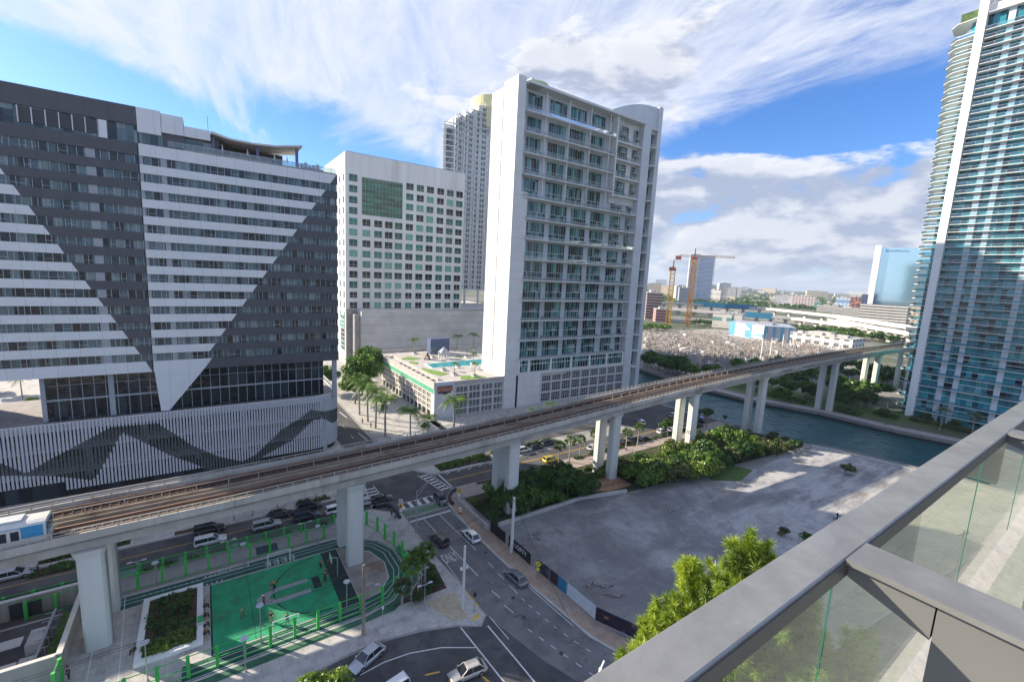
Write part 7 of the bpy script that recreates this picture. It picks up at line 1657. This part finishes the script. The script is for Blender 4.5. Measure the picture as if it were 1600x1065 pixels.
# cranes
ORC = flat('crane_orange', (.62, .24, .02), .5); YLC = flat('crane_yellow', (.66, .36, .03), .5)
def crane(px, py, ytop, m_, lab, jib, jl, w=4.6):
    p = at(px, py, 0); dep = (p-Vector((0, 0, EYE))).dot(CF); h = (py-ytop)*dep/F_PX; e = empty('tower_crane', p, math.atan2(p.y, p.x)-math.pi/2, lab, 'tower crane'); a = w/2; mb = MB()
    for sx in (-a, a):
        for sy in (-a, a): mb.box(sx-.55, sx+.55, sy-.55, sy+.55, 0, h)
    k = 0
    while k*w < h-w:
        z = k*w
        for sx in (-a, a): mb.bar((sx, -a, z), (sx, a, z+w), .55); mb.bar((-a, sx, z), (a, sx, z+w), .55); mb.bar((a, sx, z), (-a, sx, z+w), .55)
        k += 1
    part(mb, 'mast', m_, e)
    mb = MB(); mb.bar((0, 0, h), (0, 0, h+12), 1.0); mb.box(-3, 3, -2.5, 2.5, h, h+2.5); part(mb, 'cab', flat('crane_rust', (.30, .10, .06)), e)
    mb = MB(); c_, s_ = math.cos(jib), math.sin(jib)
    for y, z in ((-1, h+3), (1, h+3), (0, h+4.6)): mb.bar((-c_*jl*.42, -s_*jl*.42+y, z), (c_*jl, s_*jl+y, z), .4)
    k = -jl*.4
    while k < jl: mb.bar((c_*k, s_*k-1, h+3), (c_*(k+2), s_*(k+2), h+4.6), .3); mb.bar((c_*(k+2), s_*(k+2), h+4.6), (c_*(k+4), s_*(k+4)+1, h+3), .3); k += 4
    mb.bar((0, 0, h+12), (c_*jl*.7, s_*jl*.7, h+4.6), .15); mb.bar((0, 0, h+12), (-c_*jl*.4, -s_*jl*.4, h+4), .15); part(mb, 'jib', flat('jib_grey_orange', (.42, .26, .16)), e)
    mb = MB(); mb.box(-c_*jl*.42-3, -c_*jl*.42+3, -s_*jl*.42-1.5, -s_*jl*.42+1.5, h-.5, h+3.5); part(mb, 'counterweight', flat('crane_rust', (.3, .1, .06)), e)
crane(1074, 510, 407, ORC, 'taller orange tower crane with a long jib reaching right across the sky', 0.0, 40, 4.0)
crane(1043, 508, 424, YLC, 'shorter yellow tower crane left of the orange one, jib pointing away', 1.5, 40)
# substation
SUBG = mat('substation_gravel', (.34, .31, .27), .95, var=.12, scale=.15)
q = [at(*v) for v in ((1000, 520), (1120, 513), (1330, 541), (1345, 556), (1240, 572), (1160, 590), (1090, 588), (1000, 562))]
mb = MB(); mb.poly([(v.x, v.y, .03) for v in q]); struct(mb, 'substation_yard', SUBG)
mb = MB(); mats = [flat('pale_steel', (.34, .31, .28), .6), flat('insulator_brown', (.24, .17, .14), .5), flat('transformer_grey', (.34, .36, .37), .6), WHITE]
def inside(px, py):
    y0 = 520 if px < 1130 else 520+(px-1130)*.105; y1 = 563+(px-1005)*.20 if px < 1150 else 588-(px-1150)*.19
    return y0 < py < y1
n = 0
while n < 2400:
    px, py = RS.uniform(1003, 1335), RS.uniform(515, 590)
    if not inside(px, py) or (1140 < px < 1235 and py < 534): continue
    p = at(px, py, 0); n += 1; r_ = RS.rand(); h = RS.uniform(1.5, 4.5) if r_ < .93 else RS.uniform(6, 9)
    mb.m(0 if r_ > .3 else 1); t_ = .10 if r_ > .3 else .18; mb.box(p.x-t_, p.x+t_, p.y-t_, p.y+t_, 0, h)
    if r_ > .55: mb.m(0); L_ = RS.uniform(2, 6); mb.box(p.x-L_/2, p.x+L_/2, p.y-.12, p.y+.12, h-.3, h)
    elif r_ > .45: mb.m(0); L_ = RS.uniform(2, 7); mb.box(p.x-.12, p.x+.12, p.y-L_/2, p.y+L_/2, h-.3, h)
    if r_ < .05: mb.m(2); mb.box(p.x-1.2, p.x+1.2, p.y-.9, p.y+.9, 0, 2.4)
    if .07 < r_ < .08: mb.m(3); mb.box(p.x-1.2, p.x+1.2, p.y-1.5, p.y+1.5, 0, 2.2)
    if .2 < r_ < .3: mb.m(1); [mb.box(p.x+k-.15, p.x+k+.15, p.y-.15, p.y+.15, h*.2, h*.8) for k in (-1.2, 1.2)]
o = mb.build('substation_equipment', mats); tag(o, 'dense field of pale switchgear, insulators and bus frames of the substation', 'substation', kind='stuff')
for i, (px, py, py2) in enumerate([(1188, 565, 528), (1202, 564, 528), (1222, 545, 522)]):
    p = at(px, py, 0); h = (py-py2)*((p-Vector((0, 0, EYE))).dot(CF))/F_PX; e = empty('tall_mast', p, 0, 'tall white mast above the railway at the river, %s from the left' % ORD[i], 'mast', 'masts by the substation'); mb = MB(); mb.cyl((0, 0, 0), (0, 0, h), .45, .3, 8); part(mb, 'pole', WHITE, e); mb = MB(); mb.box(-.8, .8, -.2, .2, h-1, h-.6); part(mb, 'bracket', STEEL, e)
for i, (px, py, w_, h_) in enumerate([(1108, 573, 15, 7), (1146, 570, 11, 8)]):
    p = at(px, py, 0); e = empty('site_container', p, .3, ['white site container at the substation fence', 'blue grey equipment cabin right of the white container'][i], 'container'); mb = MB(); mb.box(-w_*.22, w_*.22, -1.4, 1.4, .2, 3); part(mb, 'body', WHITE if i == 0 else FM[6], e); mb = MB(); mb.box(-w_*.22-.05, w_*.22+.05, -1.45, 1.45, 3, 3.12); [mb.box(k*w_*.07-.04, k*w_*.07+.04, -1.46, 1.46, .2, 3) for k in (-3, -2, -1, 0, 1, 2, 3)]; part(mb, 'ribs', STEEL, e)
# town seen behind the hotel's open corner at the left
for i, (x, y, s_, k) in enumerate([(-50, 205, 1.0, 'royal'), (-58, 215, 1.2, 'broad'), (-46, 196, .8, 'bushb'), (-64, 222, 1.0, 'broad')]): plant(k, x, y, s_, ['palm seen through the open corner of the hotel podium', 'tree seen through the open corner of the hotel podium', 'bush seen through the open corner of the hotel podium', 'farther tree seen through the open corner of the hotel podium'][i])
for i, (x, y, pn) in enumerate([(-52, 186, 'white'), (-47, 184, 'black'), (-56, 191, 'silver'), (-50, 191, 'white'), (-44, 190, 'navy'), (-60, 198, 'silver')]):
    src = [o for o in bpy.data.objects if o.name.startswith('car') and o.type == 'EMPTY' and o.get('category') == 'car'][i]
    c = dup(src, (x, y, .02), RS.rand()*.4+1.5, 1.0, '%s car in the lot behind the hotel, %s from the left through the open corner' % (pn, ORD[i]), 'cars behind the hotel'); set_paint(c, pn)
# rooftop umbrellas, planters on the hotel terrace
um = None
for i, x in enumerate((4.6, 9.3, 14.6, 17.2)):
    if um is None:
        um = empty('closed_parasol', (x, HY+1.3, 70.05), 0, '', 'parasol', 'parasols on the hotel roof terrace'); mb = MB(); mb.cyl((0, 0, 0), (0, 0, 2.4), .03, n=6); part(mb, 'pole', STEEL, um); mb = MB(); mb.cyl((0, 0, 1.0), (0, 0, 2.5), .22, .04, 8); part(mb, 'canopy', WHITE, um); q = um
    else: q = dup(um, (x, HY+1.3, 70.05))
    q['label'] = 'closed white parasol on the hotel roof terrace, %s from the left' % ORD[i]
sf = None
for i, x in enumerate((1.2, 6.4, 7.8, 12.4, 13.5, 21.5, 23, 24.6)):
    if sf is None:
        sf = empty('terrace_sofa', (x, HY+2.5, 70.05), 0, '', 'sofa', 'sofas on the hotel roof terrace'); mb = MB(); mb.box(-.7, .7, -.4, .4, 0, .42); part(mb, 'seat', flat('sofa_grey', (.34, .34, .36), .9), sf); mb = MB(); mb.box(-.7, .7, .25, .4, .42, .85); part(mb, 'backrest', flat('sofa_pink', (.45, .20, .26), .9), sf); q = sf
    else: q = dup(sf, (x, HY+2.5, 70.05))
    q['label'] = 'low sofa on the hotel roof terrace, %s from the left' % ORD[i]
bx = MB(); [bx.box(19.5+i*.9, 20.2+i*.9, HY+4, HY+4.4, 70.05, 71.6+.3*(i % 3)) for i in range(6)]; o = bx.build('terrace_screens', flat('white_screen', (.5, .52, .55), .5)); tag(o, 'white slatted screens at the right end of the hotel roof terrace', 'screen')
# furniture on the loft tower balconies
ch = None; n = 0
for k, z in enumerate(bal):
    for bi, x in enumerate((98.5, 103.6, 111.6, 121.4, 132.0, 141.5, 146.8)):
        if RS.rand() < .42: continue
        if ch is None:
            ch = empty('balcony_chair', (x, TY+1.3, z), 0, '', 'chair', 'chairs on the loft tower balconies'); mb = MB(); mb.box(-.3, .3, -.3, .3, .38, .46); part(mb, 'seat', BLACK, ch); mb = MB(); mb.box(-.3, .3, .24, .3, .46, 1.0); part(mb, 'backrest', BLACK, ch); mb = MB()
            for a in (-.27, .27):
                for b_ in (-.27, .27): mb.box(a-.03, a+.03, b_-.03, b_+.03, 0, .4)
            part(mb, 'legs', BLACK, ch); q = ch
        else: q = dup(ch, (x, TY+RS.uniform(.9, 1.8), z), RS.uniform(-1, 1), RS.uniform(1.0, 1.35))
        q['label'] = 'dark chair on the loft tower, balcony %s from top, at the %s spot from left' % (ORD[k], ORD[bi]); n += 1

# ------------------------------------------------------------------ OWN BALCONY
AL = mat('anodised_grey_cap', (.29, .29, .28), .42, .45, var=.08, scale=6, col2=(.22, .22, .215, 1), c2=(.46, .70), bump=.03, bscale=60, col3=(.36, .36, .35), c3=(.60, .70))
AL2 = mat('bronze_grey_fascia', (.13, .125, .115), .5, .4, var=.04, scale=3)
PNL = mat('divider_panel', (.17, .17, .165), .55, .2, var=.05, scale=2)
ZC = 47.2
rl_ = empty('balcony_railing', (1.7, .49, 46), 0, 'wide grey metal capped glass balcony railing running from the bottom centre to the right edge', 'railing')
def cap(x0, x1, lab):
    mb = MB(); b_ = .004
    pts = [(.438, ZC-.062), (.438, ZC-b_), (.438+b_, ZC), (.552-b_, ZC), (.552, ZC-b_), (.552, ZC-.062)]
    mb.yz(pts, x0, x1); return mb
cap(-6, 1.50, '').build('cap', AL, rl_); cap(1.5025, 5.6, '').build('cap', AL, rl_); cap(5.6025, 40, '').build('cap', AL, rl_)
mb = MB(); mb.box(-6, 40, .434, .438, ZC-.062, ZC-.012); mb.build('inner_fascia', AL2, rl_)
mb = MB(); mb.box(-6, 40, .47, .52, ZC-.09, ZC-.062); mb.build('glazing_channel', AL2, rl_)
BGL = clearglass('balcony_glass', (.74, .82, .70), .06)
EDG = flat('glass_edge', (.04, .16, .14), .2)
js = [-6, -2.2, -.3, 1.70, 3.85, 5.6, 7.2, 8.5, 12, 16, 20, 26, 32, 40]
for a, b_ in zip(js[:-1], js[1:]):
    mb = MB(); mb.poly([(a+.008, .495, 46.05), (b_-.008, .495, 46.05), (b_-.008, .495, ZC-.06), (a+.008, .495, ZC-.06)]); g_ = mb.build('glass_panel', BGL, rl_)
    mb = MB(); mb.box(b_-.0092, b_-.0078, .4925, .4975, 46.05, ZC-.06); mb.build('polished_edge', EDG, g_)
for i, x in enumerate((1.57, 3.98, 6.9, 11.0)):
    e = empty('balcony_divider', (x+.08, 0, 46), 0, ['grey metal divider with a flat cap meeting the railing at its corner, nearest one', 'second metal divider up the railing at the right edge', 'third metal divider farther up the railing', 'fourth metal divider farthest up the railing'][i], 'divider')
    mb = MB(); mb.box(x, x+.165, -1.6, .436, ZC-.016, ZC+.001); mb.build('cap', AL, e)
    mb = MB(); mb.yz([(.434, ZC-.016), (.234, ZC-.016), (.234, ZC-.132), (.434, ZC-.066)], x+.03, x+.13); mb.build('corner_bracket', PNL, e)
    mb = MB(); mb.box(x+.03, x+.13, -1.6, .230, 46.03, ZC-.016); mb.build('panel', PNL, e)
mb = MB(); mb.box(-6, 40, -2.2, .56, 45.75, 46.0); o = mb.build('balcony_floor', CONC); tag(o, 'concrete balcony floor slab under the railing', 'floor slab', kind='structure')

# ------------------------------------------------------------------ far haze
import os
hzb = MB(); hzb.box(-3200, 9800, -3800, 9800, -4, 190); o = hzb.build('haze', [bpy.data.materials.new('haze_air')]); tag(o, kind='stuff')
M = o.data.materials[0]; M.use_nodes = True; M.node_tree.nodes.clear(); n_ = NT(M.node_tree)
out = n_.n('ShaderNodeOutputMaterial'); v_ = n_.n('ShaderNodeVolumePrincipled'); v_.inputs['Color'].default_value = (.72, .82, 1, 1); v_.inputs['Density'].default_value = .00007; v_.inputs['Anisotropy'].default_value = .2; n_.l(v_.outputs[0], out.inputs['Volume'])
tag(o, 'pale bluish haze over the far city', 'haze')
C.cycles.volume_bounces = 0

# pole and sign in the yard seen through the railing glass
e = empty('utility_pole', (104.4, 13.8, .06), 0, 'dark pole with crossarm in the pale yard, seen through the railing glass', 'utility pole'); mb = MB(); mb.cyl((0, 0, 0), (0, 0, 9), .2, .14, 8); part(mb, 'pole', WOOD, e); mb = MB(); mb.bar((-1.6, .4, 8.4), (1.6, -.4, 8.4), .16); part(mb, 'crossarm', DMET, e)
e = empty('street_sign', (70, 17, .06), .4, 'small tan sign on a pole behind the railing glass among the pines', 'sign'); mb = MB(); mb.cyl((0, 0, 0), (0, 0, 3.4), .06, n=6); part(mb, 'post', STEEL, e); mb = MB(); mb.box(-.8, .8, -.04, .04, 2.6, 3.4); part(mb, 'plate', flat('tan_sign', (.5, .36, .18)), e)
mb = MB(); mb.prism([(60, 12), (165, 2), (165, 9), (62, 19)], .0, .075); struct(mb, 'yard_lane', ASPH2)
mb = MB(); mb.strip([(60, 11.8), (165, 1.8)], -.15, .15, 0, .2); mb.strip([(62, 19.2), (165, 9.2)], -.15, .15, 0, .2); struct(mb, 'yard_kerb', CONC)
